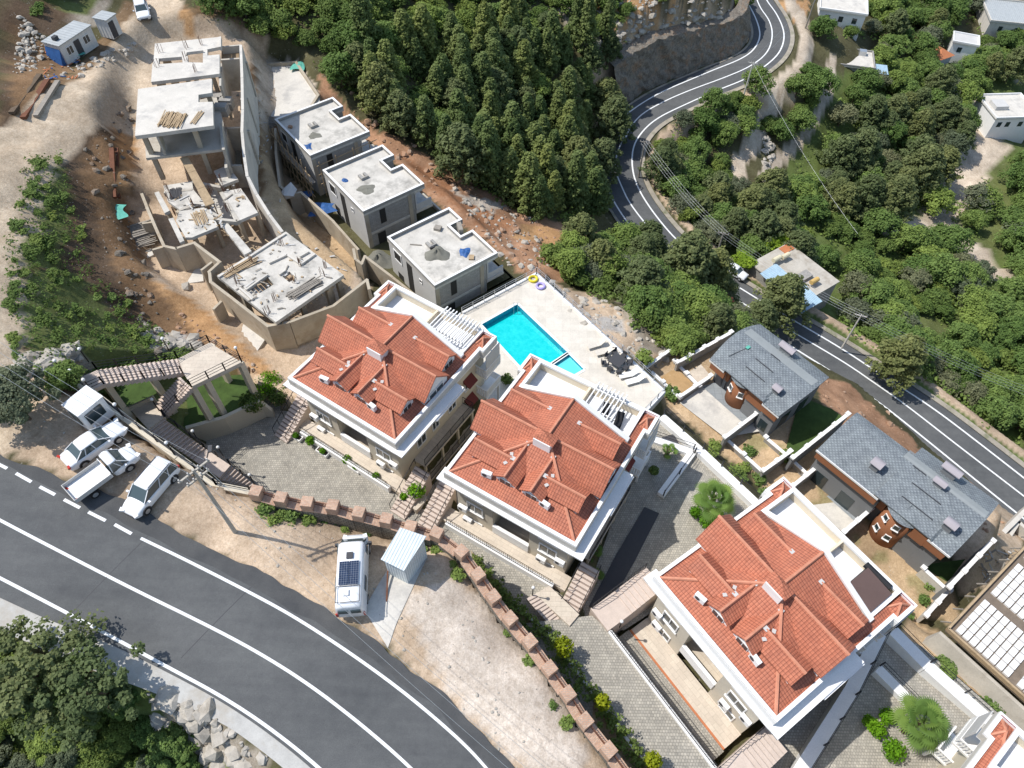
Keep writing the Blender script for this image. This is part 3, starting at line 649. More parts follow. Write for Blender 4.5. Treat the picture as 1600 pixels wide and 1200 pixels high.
for nm, poly in ZONES:
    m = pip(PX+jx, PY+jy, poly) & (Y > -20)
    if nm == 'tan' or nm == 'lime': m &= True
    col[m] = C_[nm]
def paint_path(pts, wid, c, zguess=None):
    W_ = [G(a, b) for a, b in pts]; L = [(p.x, p.y, p.z) for p in smooth([tuple(p) for p in W_], 2)] if False else [tuple(p) for p in smooth([tuple(p) for p in W_], 2)]
    dd, _z = polydist(X, Y, L); m = dd+1.2*vnoise(X,Y,1.8,21) < wid/2; col[m] = c; return L
PATHS = []
_sb = pip(X, Y, PADS['stairbed'][0]); col[_sb] = C_['grassy']
PATHS.append(paint_path([(-40,690),(-45,600),(-40,470),(-30,380),(-5,300),(30,235),(85,185),(150,145),(215,110),(250,70),(250,15)], 6.2, C_['dirtroad']))
PATHS.append(paint_path([(1245,120),(1215,145),(1200,175),(1185,205),(1165,235),(1150,265),(1155,285)], 2.8, C_['path']))
PATHS.append(paint_path([(1300,95),(1296,130),(1288,160),(1270,195),(1245,225),(1215,250),(1195,275),(1190,290)], 2.1, C_['path']))
PATHS.append(paint_path([(1530,160),(1545,200),(1530,250),(1505,285),(1480,320),(1460,355),(1500,385),(1535,410),(1560,430)], 7, C_['path']))
PATHS.append(paint_path([(1560,225),(1540,235)], 6, C_['path']))
PATHS.append(paint_path([(1455,350),(1420,355),(1395,365)], 5, C_['path']))
m = (d < 9.5) & (d > 6); col[m] = np.array(C_['tan'])*.9
m = (d < 9.5) & (d > 6) & (PY < 150) & (PX > 1190); col[m] = C_['path']
var = (.9+.35*vnoise(X,Y,6,31)+.3*vnoise(X,Y,2,32))[...,None]; col = col*np.clip(var, .6, 1.25)
gn = vnoise(X,Y,2.5,33)+.7*vnoise(X,Y,1.1,34)
m = (gn > .33) & plot_in & (PX > 380) & ((PY < 900) | (PX > 700)) & (PY-.95*PX < 250); col[m] = col[m]*.35+np.array(C_['grassy'])*.65
m = (gn > .25) & pip(PX, PY, [(1150,600),(1480,900),(1460,960),(1130,680)]); col[m] = col[m]*.5+np.array(C_['grassy'])*.5
ny, nx = X.shape
me = bpy.data.meshes.new('ground')
vv = np.stack([X.ravel(), Y.ravel(), Zt.ravel()], -1)
idx = np.arange(nx*ny).reshape(ny, nx)
ff = np.stack([idx[:-1,:-1].ravel(), idx[:-1,1:].ravel(), idx[1:,1:].ravel(), idx[1:,:-1].ravel()], -1)
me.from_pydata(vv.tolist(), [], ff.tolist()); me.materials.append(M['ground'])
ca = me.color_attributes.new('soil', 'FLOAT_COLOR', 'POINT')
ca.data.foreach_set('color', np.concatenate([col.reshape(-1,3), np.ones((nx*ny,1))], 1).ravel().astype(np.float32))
me.polygons.foreach_set('use_smooth', [True]*len(me.polygons)); me.update()
go = bpy.data.objects.new('ground', me); COL.objects.link(go); struct(go)

# ---------------------------------------------------------------- roads
def strip(name, A_, B_, mat, n=None, lift=0, thick=0):
    "sheet between two world polylines of equal count"
    mb = MB()
    for i in range(len(A_)-1):
        mb.poly([Vector(A_[i])+Vector((0,0,lift)), Vector(B_[i])+Vector((0,0,lift)), Vector(B_[i+1])+Vector((0,0,lift)), Vector(A_[i+1])+Vector((0,0,lift))])
    o = mb.build(name, mat); return o
def even(pts, n):
    pts = [np.array(p, float) for p in smooth(pts, 2)]
    L = [0]
    for a, b in zip(pts, pts[1:]): L.append(L[-1]+np.linalg.norm(b-a))
    out = []; 
    for k in range(n):
        s = L[-1]*k/(n-1); i = min(np.searchsorted(L, s, side='right')-1, len(pts)-2); f = (s-L[i])/(L[i+1]-L[i]+1e-9)
        out.append(pts[i]+(pts[i+1]-pts[i])*f)
    return out
def nrw(pp, dz=0): return [tuple(onplane(a, b, NRP, dz)) for a, b in pp]
up = even(nrw(NR_UP), 240)
up = [p+np.array([.35*float(vnoise(np.array(p[0]),np.array(p[1]),1.1,41)), .35*float(vnoise(np.array(p[0]),np.array(p[1]),1.1,42)), 0]) for p in up]
for p in up: p[2] = NRP[0]*p[0]+NRP[1]*p[1]+NRP[2]
dn_ = even(nrw(NR_DN), 240)
struct(strip('road', up, dn_, M['asphalt']))
o = strip('road_shoulder', even(nrw(NR_DN), 80), even(nrw(SH_DN), 80), M['shoulder'], lift=-.015); struct(o)
def line_strip(name, pts, w, mat, lift=.006):
    pts = [np.array(p) for p in pts]; A_ = []; B_ = []
    for i, p in enumerate(pts):
        t = pts[min(i+1, len(pts)-1)]-pts[max(i-1, 0)]; n_ = np.array([-t[1], t[0], 0]); n_ /= np.linalg.norm(n_)+1e-9
        A_.append(p+n_*w/2); B_.append(p-n_*w/2)
    o = strip(name, A_, B_, mat, lift=lift); return struct(o)
ln = nrw(NR_LN)
for a in range(-1, 6):
    q = [(-59+a*0,0)]
DASH = [((-75,687),(-40,706)),((-30,711),(11,732)),((25,739.5),(49,753)),((62,760.5),(86,773)),((100,780.5),(125,793.5)),((138,800),(165,813.5)),((179,819.5),(205.5,834))]
for a, b in DASH: line_strip('road_marking', [tuple(onplane(*a, NRP)), tuple(onplane(*b, NRP))], .22, M['paint'])
line_strip('road_marking', even(nrw([(220,841)]+NR_LN[8:]), 70), .20, M['paint'])
line_strip('road_marking', even(nrw(NR_CT), 90), .20, M['paint'])
line_strip('road_marking', even(nrw(NR_LO), 90), .20, M['paint'])
_ln = even(nrw([(-330,556)]+NR_LN), 240)
_lo = nearest_pair0(up, even([tuple(q) for q in _ln], 900)) if False else None
def nearest_pair0(ref, pts): return [min(pts, key=lambda q: (q[0]-r[0])**2+(q[1]-r[1])**2) for r in ref]
_l9 = even([tuple(q) for q in _ln], 900); _in = nearest_pair0(up, _l9)
_in = [b+(a-b)*(.25+.25*float(vnoise(np.array(a[0]),np.array(a[1]),2.0,44))) for a, b in zip(up, _in)]
struct(strip('road_edge_band', up, _in, M['asphaltdark'], lift=.004))
# joints sawn across the asphalt
for a, b in (((252,817),(110,960)),((415,895),(283,1028))):
    line_strip('road_joint', even([tuple(onplane(*a, NRP)), tuple(onplane((a[0]+b[0])/2-2, (a[1]+b[1])/2, NRP)), tuple(onplane(*b, NRP))], 12), .05, M['darkgrey'], .003)
# far road
def frw(pp): return [tuple(road_pt(a, b)) for a, b in pp]
fl = even(frw(FR_L), 160); fr_ = even(frw(FR_R), 160); fc = even([tuple(p) for p in FRW], 160)
def nearest_pair(ref, pts):
    return [min(pts, key=lambda q: (q[0]-r[0])**2+(q[1]-r[1])**2) for r in ref]
fcD = even([tuple(p) for p in FRW], 200)
flD = even(frw(FR_L), 600); frD = even(frw(FR_R), 600)
Lp = nearest_pair(fcD, flD); Rp = nearest_pair(fcD, frD)
def outw(c, e, k, kmin=None):
    r = []
    for a, b in zip(c, e):
        v = (b-a)[:2]; L = np.linalg.norm(v); v = v/L; q = b.copy(); q[:2] = b[:2]+v*(k); q[2] = a[2]; r.append(q)
    return r
EL = outw(fcD, Lp, 1.3); ER = outw(fcD, Rp, 1.5)
for lst in (EL, ER, Lp, Rp):
    pass
def smo(lst, n=6):
    a = np.array(lst); 
    for _ in range(n): a[1:-1] = (a[:-2]+a[1:-1]*2+a[2:])/4
    return [p for p in a]
EL = smo(EL); ER = smo(ER)
struct(strip('far_road', EL, ER, M['asphalt']))
for nm, ls in (('road_marking', Lp), ('road_marking', Rp)):
    q = [p.copy() for p in smo(ls, 4)]
    for a, c in zip(q, fcD): a[2] = c[2]
    line_strip(nm, q, .28, M['paint'], .03)
line_strip('road_marking', fcD, .26, M['paint'], .03)
# gutters beside the far road
def off(e, c, k0, k1, dz): 
    A_ = []; B_ = []
    for a, b in zip(c, e):
        v = (b-a)[:2]; v = v/np.linalg.norm(v); p = b.copy(); q = b.copy(); p[:2] += v*k0; q[:2] += v*k1; p[2] += dz; q[2] += dz; A_.append(p); B_.append(q)
    return A_, B_
A_, B_ = off(ER, fcD, 0.0, .9, .10); struct(strip('road_verge', smo(A_), smo(B_), M['verge']))
A_, B_ = off(EL, fcD, 0.0, .5, .08); struct(strip('road_verge', smo(A_), smo(B_), M['verge']))
# sheets on the plots
def sheet(name, poly, Z, mat, lift=.03):
    w, pl = pad_world(poly, Z); mb = MB(); a = [Vector((x, y, pl[0]*x+pl[1]*y+pl[2]+lift)) for x, y in w]
    ar = sum(w[i][0]*w[(i+1)%len(w)][1]-w[(i+1)%len(w)][0]*w[i][1] for i in range(len(w)))
    if ar < 0: a = a[::-1]
    mb.poly(a); return struct(mb.build(name, mat))
def pad_sheet(name, key, mat, lift=.03):
    w, pl, _ = PADS[key]; mb = MB(); a = [Vector((x, y, pl[0]*x+pl[1]*y+pl[2]+lift)) for x, y in w]
    ar = sum(w[i][0]*w[(i+1)%len(w)][1]-w[(i+1)%len(w)][0]*w[i][1] for i in range(len(w)))
    if ar < 0: a = a[::-1]
    mb.poly(a); return struct(mb.build(name, mat))
def padz(key, x, y): pl = PADS[key][1]; return pl[0]*x+pl[1]*y+pl[2]
pad_sheet('paved_driveway', 'drive', M['paver']); pad_sheet('paved_driveway', 'drive_low', M['paver'])
sheet('concrete_yard', [(392,104),(464,96),(500,150),(498,180),(425,190),(396,200)], -7, M['conclight'], .06); pad_sheet('paved_alley', 'alley', M['beige']); pad_sheet('paved_court', 'court_right', M['paver']); pad_sheet('paved_court', 'court_end', M['paver'])
# ---------------------------------------------------------------- red roofed apartment houses
ZS = .44
def dormer(root, mats, kind, c, hw, zout, ze, zr, zin, win=True, wincol='glass', zb=-.2):
    """gabled dormer. kind 'f' faces -y at y=zout with ridge at x=c; 'r'/'l' face +x/-x at x=zout with ridge at y=c; zin = inner end of the ridge"""
    ov = .18; th = .12
    def m(u, v, z):  # u along the ridge direction coordinate, v across
        return (c+v, u, z) if kind == 'f' else (u, c+v, z)
    sgn = -1 if kind in 'fl' else 1
    out = zout; inn = zin
    rf = MB()
    for s in (-1, 1):
        a = [m(out, 0, zr), m(out, s*(hw+ov), ze), m(inn+sgn*0.0, s*(hw+ov), ze), m(inn, 0, zr)]
        b = [(p[0], p[1], p[2]-th) for p in a]
        rf.hexa([b[0], b[1], b[2], b[3], a[0], a[1], a[2], a[3]])
    d = rf.build('dormer_roof', mats['tile'], root)
    body = MB(); o2 = out-sgn*.22
    pts = [m(o2, -hw, zb), m(o2, hw, zb), m(o2, hw, ze-.1), m(o2, 0, zr-.14), m(o2, -hw, ze-.1)]
    pin = [m(inn, -hw, zb), m(inn, hw, zb), m(inn, hw, ze-.1), m(inn, 0, zr-.14), m(inn, -hw, ze-.1)]
    body.poly(pts); body.poly(pin[::-1])
    for i in range(5): body.poly([pts[i], pin[i], pin[(i+1)%5], pts[(i+1)%5]])
    b = body.build('dormer', mats['wall'], root); d.parent = b
    rc = MB(); rc.tube([m(out+sgn*.03, 0, zr+.03), m(inn, 0, zr+.03)], .12, 6); rc.build('ridge_cap', mats['ridge'], root)
    if win:
        w = MB(); ww = hw*.62; q = o2+sgn*.03; z0 = max(zb+.12, ze-.75)
        x = [m(q, -ww, z0), m(q, ww, z0), m(q, ww, ze-.05), m(q, -ww, ze-.05)]; y = [m(q+sgn*.05, -ww, z0), m(q+sgn*.05, ww, z0), m(q+sgn*.05, ww, ze-.05), m(q+sgn*.05, -ww, ze-.05)]
        w.hexa(x+y); wo = w.build('window', M['white'], b)
        g = MB(); q2 = q+sgn*.07
        for a0, a1 in ((-ww*.9, -ww*.06), (ww*.06, ww*.9)):
            g.poly([m(q2, a0, z0+.08), m(q2, a1, z0+.08), m(q2, a1, ze-.13), m(q2, a0, ze-.13)])
        g.each('pane', M[wincol], b)
    pl = MB()
    pl.obox(m(inn-sgn*.05, 0, zr+.1), (.34, .34, .05)); 
    for s in (-1, 1): pl.obox(m(inn+sgn*.35, s*(hw*.55), (ze+zr)/2+.12), (.26, .3, .05), .5*s)
    pl.each('lead_flashing', M['lightblock'], root)
def win_front(root, x0, x1, z0, z1, y, mats, sill=True, ax='y', sg=-1):
    fr = MB(); g = MB(); t = .09
    def B(b, u0, u1, w0, w1, d0, d1):
        if ax == 'y': b.box(u0, min(y+sg*d0, y+sg*d1), w0, u1, max(y+sg*d0, y+sg*d1), w1)
        else: b.box(min(y+sg*d0, y+sg*d1), u0, w0, max(y+sg*d0, y+sg*d1), u1, w1)
    B(fr, x0, x1, z0, z0+t, 0, .09); B(fr, x0, x1, z1-t, z1, 0, .09)
    B(fr, x0, x0+t, z0+t, z1-t, 0, .09); B(fr, x1-t, x1, z0+t, z1-t, 0, .09)
    xm = (x0+x1)/2; B(fr, xm-t/2, xm+t/2, z0+t, z1-t, 0, .08)
    B(g, x0+t, x1-t, z0+t, z1-t, .01, .03)
    w = fr.build('window', M['white'], root); g.build('pane', M['glass'], w)
    if sill:
        s = MB(); B(s, x0-.08, x1+.08, z0-.1, z0-.002, 0, .16); s.build('sill', M['white'], w)
    return w
def ac_unit(root, x, y, z, rz=0):
    b = MB(); b.obox((x, y, z+.3), (.85, .34, .58), rz); o = b.build('air_conditioner', M['white'], root)
    g = MB(); c, s = math.cos(rz), math.sin(rz)
    for k in range(10):
        t = 2*math.pi*k/10; 
    pts = []
    for k in range(14):
        t = 2*math.pi*k/14; lx = -.14+.21*math.cos(t); lz = z+.3+.21*math.sin(t)
        pts.append((x+lx*c+.18*s, y+lx*s-.18*c, lz))
    g.poly(pts); g.build('fan_grille', M['darkgrey'], o)
def railing(mb, pts, h=1.0, step=.16, rails=(1.0,.08), r=.02, post=2.0):
    pts = [Vector(p) for p in pts]
    for a, b in zip(pts, pts[1:]):
        for k in rails: mb.beam(a+Vector((0,0,h*k)), b+Vector((0,0,h*k)), r*2, r*2)
        L = (b-a).length; n = max(1, int(L/step))
        for i in range(n+1):
            p = a+(b-a)*i/n; big = i % max(1, int(post/step)) == 0
            mb.beam(p, p+Vector((0,0,h)), r*(2.2 if big else 1.1))
def red_house(name, label, loc, rz, group, variant):
    root = thing(name, label, 'apartment house', loc, rz, group)
    mats = dict(tile=M['tile'], wall=M['white'], ridge=M['ridge'])
    zb = -12.4
    w = MB()
    w.prism([(-5.25,.6),(-1.75,.6),(-1.75,2.5),(1.75,2.5),(1.75,.6),(5.25,.6),(5.25,13.4),(-5.25,13.4)], zb, -.9)
    wall = w.build('wall', M['cream'], root)
    # front skin in the darker front colour, standing proud of the body
    f = MB(); f.box(-5.25,.555,-8.4,-1.75,.597,-.9); f.box(1.75,.555,-8.4,5.25,.597,-.9); f.box(-1.74,.62,-2.4,1.74,.95,-.9); f.each('front_facade', M['taupe'], root)
    lg = MB(); lg.box(-1.748,.45,-7.0,1.748,.75,-5.9); lg.build('balcony_parapet', M['white'], root)
    lf = MB(); lf.box(-1.746,.76,-7.0,1.746,2.498,-6.85); lf.build('balcony_floor', M['beige'], root)
    dd = MB(); dd.box(-.9,2.44,-6.84,.9,2.5,-4.3); dd.box(-.6,2.44,-10,.3,2.5,-7.4); dd.each('balcony_door', M['glass'], root)
    # cornice
    c = MB(); outer = [(-5.98,0),(5.98,0),(5.98,11.9),(6.34,11.9),(6.34,14.06),(-6.34,14.06),(-6.34,11.9),(-5.98,11.9)]
    inner = [(-5.7,.28),(5.7,.28),(5.7,12.18),(6.06,12.18),(6.06,13.78),(-6.06,13.78),(-6.06,12.18),(-5.7,12.18)]
    n = 8
    for i in range(n):
        j = (i+1) % n; o0, o1, i0, i1 = outer[i], outer[j], inner[i], inner[j]
        c.hexa([(*o0,-.9),(*o1,-.9),(*i1,-.9),(*i0,-.9),(*o0,0),(*o1,0),(*i1,0),(*i0,0)])
    cor = c.build('cornice', M['white'], root)
    fa = MB()
    for i in range(n):
        j = (i+1) % n; a, b = Vector((*outer[i],0)), Vector((*outer[j],0)); d = (b-a).normalized(); nn = Vector((d.y,-d.x,0))*.012
        fa.hexa([a+Vector((0,0,-.88)), b+Vector((0,0,-.88)), b+nn+Vector((0,0,-.88)), a+nn+Vector((0,0,-.88)), a+Vector((0,0,-.2)), b+Vector((0,0,-.2)), b+nn+Vector((0,0,-.2)), a+nn+Vector((0,0,-.2))])
    fa.build('fascia', M['conclight'] if variant != 3 else M['white'], cor)
    lo = MB(); lo.prism(outer, -1.0, -.902); lo.build('soffit', M['white'], cor)
    l2 = MB(); l2.box(5.99,-.35,-1.15,6.78,8.3,-.98); l2.box(5.99,4.2,-1.3,6.9,8.3,-1.152); l2.box(-6.5,-.35,-1.15,-5.99,.9,-.98); l2.box(-6.5,-.35,-1.15,6.78,-.01,-1.0); l2.each('ledge', M['white'], root)
    # main roof
    e = -.2; xr = 5.7; zr = e+xr*ZS; yr = .28+xr
    rf = MB()
    rf.poly([(-xr,.28,e),(xr,.28,e),(0,yr,zr)])
    rf.poly([(xr,.28,e),(xr,10.2,e),(0,10.2,zr),(0,yr,zr)]); rf.poly([(-xr,10.2,e),(-xr,.28,e),(0,yr,zr),(0,10.2,zr)])
    zt = e+(xr-5.05)*ZS
    rf.poly([(xr,10.2,e),(xr,12.2,e),(5.05,12.2,zt),(5.05,10.2,zt)]); rf.poly([(-5.05,10.2,zt),(-5.05,12.2,zt),(-xr,12.2,e),(-xr,10.2,e)])
    for s in (-1, 1):
        cx, cy = s*5.56, 12.98; q = [(s*5.07,12.2),(s*6.06,12.2),(s*6.06,13.78),(s*5.07,13.78)]
        for i in range(4):
            a, b = q[i], q[(i+1)%4]; t = [(*a,e),(*b,e),(cx,cy,.28)]; rf.poly(t if s > 0 else t[::-1])
    rf.poly([(-5.1,13.66,-.12),(5.1,13.66,-.12),(5.1,13.78,-.2),(-5.1,13.78,-.2)][::1])
    roof = rf.build('roof', M['tile'], root)
    rc = MB(); r_ = .13
    for a, b in (((-xr+.05,.33,e),(0,yr,zr)), ((xr-.05,.33,e),(0,yr,zr)), ((0,yr,zr),(0,10.1,zr))): rc.tube([Vector(a)+Vector((0,0,.05)), Vector(b)+Vector((0,0,.05))], r_, 6)
    for s in (-1,1):
        for q in ((5.15,12.25),(6.0,12.25),(6.0,13.7)): rc.tube([(s*q[0],q[1],e+.04),(s*5.56,12.98,.32)], .1, 6)
    rc.each('ridge_cap', M['ridge'], roof)
    # gable end towards the roof terrace and its white coping
    ge = MB(); ge.prism([(-5.05,10.2),(5.05,10.2),(5.05,10.42),(-5.05,10.42)], -1.5, 0.0)
    ge.poly([(-5.05,10.42,0),(0,10.42,zr+.1),(5.05,10.42,0)][::-1]); ge.poly([(-5.05,10.2,0),(0,10.2,zr+.1),(5.05,10.2,0)]); ge.build('gable_wall', M['creamwall'], root)
    tc = MB()
    for s in (-1, 1): tc.hexa([(s*5.2,10.12,zt-.02),(0,10.12,zr-.0),(0,10.55,zr-.0),(s*5.2,10.55,zt-.02),(s*5.2,10.12,zt+.2),(0,10.12,zr+.22),(0,10.55,zr+.22),(s*5.2,10.55,zt+.2)])
    tc.box(-5.2,10.56,.0,-4.9,13.8,.24); tc.box(4.75,10.56,.0,5.05,13.8,.24); tc.box(-4.899,13.5,.0,4.749,13.8,.24); tc.build('terrace_coping', M['white'], root)
    tw = MB(); tw.box(-5.15,10.56,-1.5,-4.95,13.75,-.001); tw.box(4.8,10.56,-1.5,5.0,13.75,-.001); tw.box(-4.949,13.55,-1.5,4.799,13.75,-.001); tw.box(-.1,11.6,-1.5,.1,13.549,.05); tw.each('terrace_wall', M['creamwall'], root)
    tf = MB(); tf.box(-4.948,10.43,-.898,4.798,13.548,-.86); tf.build('terrace_floor', M['floorwhite'], root)
    mc = MB(); mc.box(-4.7,13.82,.0,4.7,13.9,.1); mc.box(-6.2,13.805,.0,6.2,13.86,.035); mc.each('cap_strip', M['maroon'], root)
    # wide side gables, small dormers
    dormer(root, mats, 'l', 6.05, 1.6, -6.25, .55, 2.28, -.5, zb=-.9)
    dormer(root, mats, 'r', 6.0, 1.6, 5.75, .55, 2.28, .5)
    dormer(root, mats, 'f', -1.15, .85, 1.35, .98, 1.72, 4.75); dormer(root, mats, 'f', 1.18, .85, 1.35, .98, 1.72, 4.75)
    dormer(root, mats, 'l', 3.1, .85, -4.95, .85, 1.6, -1.5); dormer(root, mats, 'r', 3.1, .85, 4.95, .85, 1.6, 1.5)
    dormer(root, mats, 'l', 8.7, .95, -5.05, .85, 1.65, -1.4); dormer(root, mats, 'r', 8.7, .95, 5.05, .85, 1.65, 1.4)
    ch = MB(); ch.box(-.75,4.9,1.4,.75,5.9,2.75); cho = ch.build('chimney', M['white'], root)
    cp_ = MB(); q = [(-.95,4.98),(.95,4.98),(.95,6.02),(-.95,6.02)]
    for i in range(4):
        a, b = q[i], q[(i+1)%4]; cp_.poly([(*a,2.76),(*b,2.76),(0,5.5,3.3)])
    cp_.poly([(*p,2.76) for p in q[::-1]]); cp_.build('chimney_cap', M['tile'], cho)
    ac_unit(root, -2.75, 1.35, .35, .15); ac_unit(root, 2.4, 1.45, .4, -.1)
    # windows in the front
    for x0, x1 in ((-4.3,-2.7), (2.7,4.35)):
        win_front(root, x0, x1, -5.35, -4.05, .555, mats)
        s = MB(); s.box(x0-.1, .38, -3.1, x1+.1, .554, -2.95); s.build('shutter_box', M['white'], root)
        win_front(root, x0+.1, x1-.1, -8.1, -7.0, .555, mats, False)
    ac_unit(root, -4.6, .3, -5.6); ac_unit(root, 3.1, .3, -6.75); ac_unit(root, 4.75, .3, -5.3); ac_unit(root, -4.2, .3, -7.4)
    # right side: galleries, railings, posts, windows
    for z in (-6.4, -9.6):
        s = MB(); s.box(5.26,2.3,z-.2,6.6,9.9,z); g = s.build('gallery', M['beige'], root)
        r = MB(); railing(r, [(6.52,2.4,z),(6.52,9.8,z),(5.3,9.8,z)], 1.05); r.build('railing', M['black'], g)
        s = MB()
        for y in (2.5,5,7.4,9.7): s.box(6.3,y-.1,z-3.0 if z > -9 else zb,6.5,y+.1,z-.201)
        s.each('post', M['cream'], g)
        for y0, y1 in ((3,4.3),(5.2,6.2),(7.6,8.8)): win_front(root, y0, y1, z+.9, z+2.2, 5.25, mats, False, 'x', 1)
    for z in (-4.9, -7.9, -10.9):
        win_front(root, 10.2, 11.3, z, z+1.25, 5.25, mats, True, 'x', 1)
        if z > -9:
            a = MB(); a.hexa([(5.26,10.1,z+1.25),(6.0,10.1,z+.95),(6.0,11.4,z+.95),(5.26,11.4,z+1.25),(5.26,10.1,z+1.65),(6.0,10.1,z+1.0),(6.0,11.4,z+1.0),(5.26,11.4,z+1.65)]); a.build('awning', M['awning'], root)
    # rear corner balconies on both sides
    for s in (-1, 1):
        for i, z in enumerate((-3.9, -7.1)):
            b = MB(); x0, x1 = sorted((s*5.26, s*6.5)); b.box(x0,12.0,z-.25,x1,14.4,z); b.box(x0,12.0,z+.95,x1,12.12,z+1.05); xe = s*6.44
            b.box(min(xe-.06,xe+.06),12.121,z+.95,max(xe-.06,xe+.06),14.4,z+1.05); b.box(x0,14.3,z+.95,min(x1,xe-.07) if s>0 else x1,14.4,z+1.051) if s > 0 else None
            bo = b.build('corner_balcony', M['white'], root)
            l = MB()
            for k in range(12):
                y = 12.15+k*.2; l.box(xe-.04,y,z,xe+.04,y+.09,z+.95)
            for k in range(5):
                x = min(s*5.4, s*6.3)+k*.22; l.box(x,12.03,z,x+.09,12.1,z+.95)
            l.build('baluster', M['white'], bo)
            if i == 0:
                g = MB(); g.box(min(xe-.03,xe+.03),12.13,z+1.06,max(xe-.03,xe+.03),14.3,-1.001); g.build('glazing', M['lightblock'], bo)
        p = MB(); p.box(s*6.4-.1,14.1,zb,s*6.4+.1,14.3,-7.36); p.box(s*6.4-.1,12.1,zb,s*6.4+.1,12.3,-7.36); p.each('post', M['white'], root)
    return root
ZR = {1:(-14.39,34.2,.05,-32.69), 2:(-.14,25.44,0,-30.63), 3:(14.08,15.52,-.26,-54.3)}
def pergola(root, x0, x1, n, full=True):
    p = MB()
    for k in range(n):
        x = x0+(x1-x0)*k/(n-1); p.box(x-.05,10.9,.62,x+.05,14.0,.74)
    p.box(x0-.2,13.55,.45,x1+.2,13.67,.618); p.box(x0-.2,11.2,.45,x1+.2,11.3,.618)
    for x in (x0, x1):
        p.box(x-.06,13.56,-1.0,x+.06,13.66,.448)
    p.build('pergola', M['white'], root)
RH = {}
lab = {1:'red tiled apartment house nearest the stone stairs, left of the swimming pool', 2:'middle red tiled apartment house, with two black loungers on its roof terrace', 3:'lowest full red tiled apartment house, with a black solar heater on its roof terrace'}
for k in (1,2,3):
    x, y, z, t = ZR[k]; RH[k] = red_house('apartment_house', lab[k], (x,y,z), R(t), 'red roofed apartment houses', k)
x, y, z, t = ZR[3]
_a = P(1500, 1195, 0); RH[4] = red_house('apartment_house', 'red tiled apartment house cut off by the lower right corner', tuple(P(1564,1111,-1.0)-Matrix.Rotation(R(-50),3,'Z')@Vector((-6.34,14.06,0))), R(-50), 'red roofed apartment houses', 4)
pergola(RH[1], .9, 4.5, 11); pergola(RH[2], .6, 3.2, 8)
# bits on the terraces belonging to the houses
o = MB(); o.hexa([(2.5,10.45,1.0),(4.75,10.45,.32),(4.75,13.0,.32),(2.5,13.0,.6),(2.5,10.45,1.05),(4.75,10.45,.37),(4.75,13.0,.37),(2.5,13.0,.65)]); o.build('terrace_awning', M['curtain'], RH[3])
def solar_heater(root, x, y, z):
    b = MB(); b.hexa([(x-.9,y-.6,z),(x+.9,y-.6,z),(x+.9,y+.6,z+.7),(x-.9,y+.6,z+.7),(x-.9,y-.6,z+.08),(x+.9,y-.6,z+.08),(x+.9,y+.6,z+.78),(x-.9,y+.6,z+.78)]); o = b.build('solar_collector', M['black'], root)
    t = MB(); t.tube([(x-1.1,y+.75,z+.95),(x+1.1,y+.75,z+.95)], .26, 12); t.build('solar_tank', M['black'], root)
    f = MB()
    for s in (-1,1): f.beam((x+s*.8,y+.7,z-1.4),(x+s*.8,y+.7,z+.8),.05); f.beam((x+s*.8,y-.5,z-1.4),(x+s*.8,y-.5,z+.02),.05)
    f.build('solar_frame', M['steel'], root)
solar_heater(RH[3], 3.3, 12.6, -.75)
# ---------------------------------------------------------------- unfinished grey villas (three)
def opening_x(mb_, x, y0, y1, z0, z1, s=1, d=.12):
    "dark opening on a face x=const"
    a, b = sorted((x+s*.012, x-s*d)); mb_.box(a, y0, z0, b, y1, z1)
def opening_y(mb_, y, x0, x1, z0, z1, s=-1, d=.12):
    a, b = sorted((y+s*.012, y-s*d)); mb_.box(x0, a, z0, x1, b, z1)
def frame_y(root, y, x0, x1, z0, z1, mat, t=.12, out=.07, name='window_surround'):
    f = MB(); f.box(x0-t, y-out, z0-t, x1+t, y-.005, z0); f.box(x0-t, y-out, z1, x1+t, y-.005, z1+t); f.box(x0-t, y-out, z0, x0, y-.005, z1); f.box(x1, y-out, z0, x1+t, y-.005, z1); return f.build(name, mat, root)
def ring(mb, poly, w, z0, z1):
    n = len(poly); a = sum(poly[i][0]*poly[(i+1)%n][1]-poly[(i+1)%n][0]*poly[i][1] for i in range(n)); sg = 1 if a > 0 else -1
    ins = []
    for i in range(n):
        p, c, q = Vector(poly[i-1]), Vector(poly[i]), Vector(poly[(i+1)%n]); d1 = (c-p).normalized(); d2 = (q-c).normalized()
        n1 = Vector((-d1.y, d1.x))*sg; n2 = Vector((-d2.y, d2.x))*sg; k = w/(1+n1.dot(n2)) if 1+n1.dot(n2) > .05 else 0
        ins.append(c+(n1+n2)*k)
    for i in range(n):
        j = (i+1) % n
        mb.hexa([(*poly[i],z0),(*poly[j],z0),(*ins[j],z0),(*ins[i],z0),(*poly[i],z1),(*poly[j],z1),(*ins[j],z1),(*ins[i],z1)])
    return ins
VOUT = [(0,0),(9.65,0),(9.65,8.5),(4.85,8.5),(4.85,6.85),(2.7,6.85),(2.7,8.6),(0,8.6)]
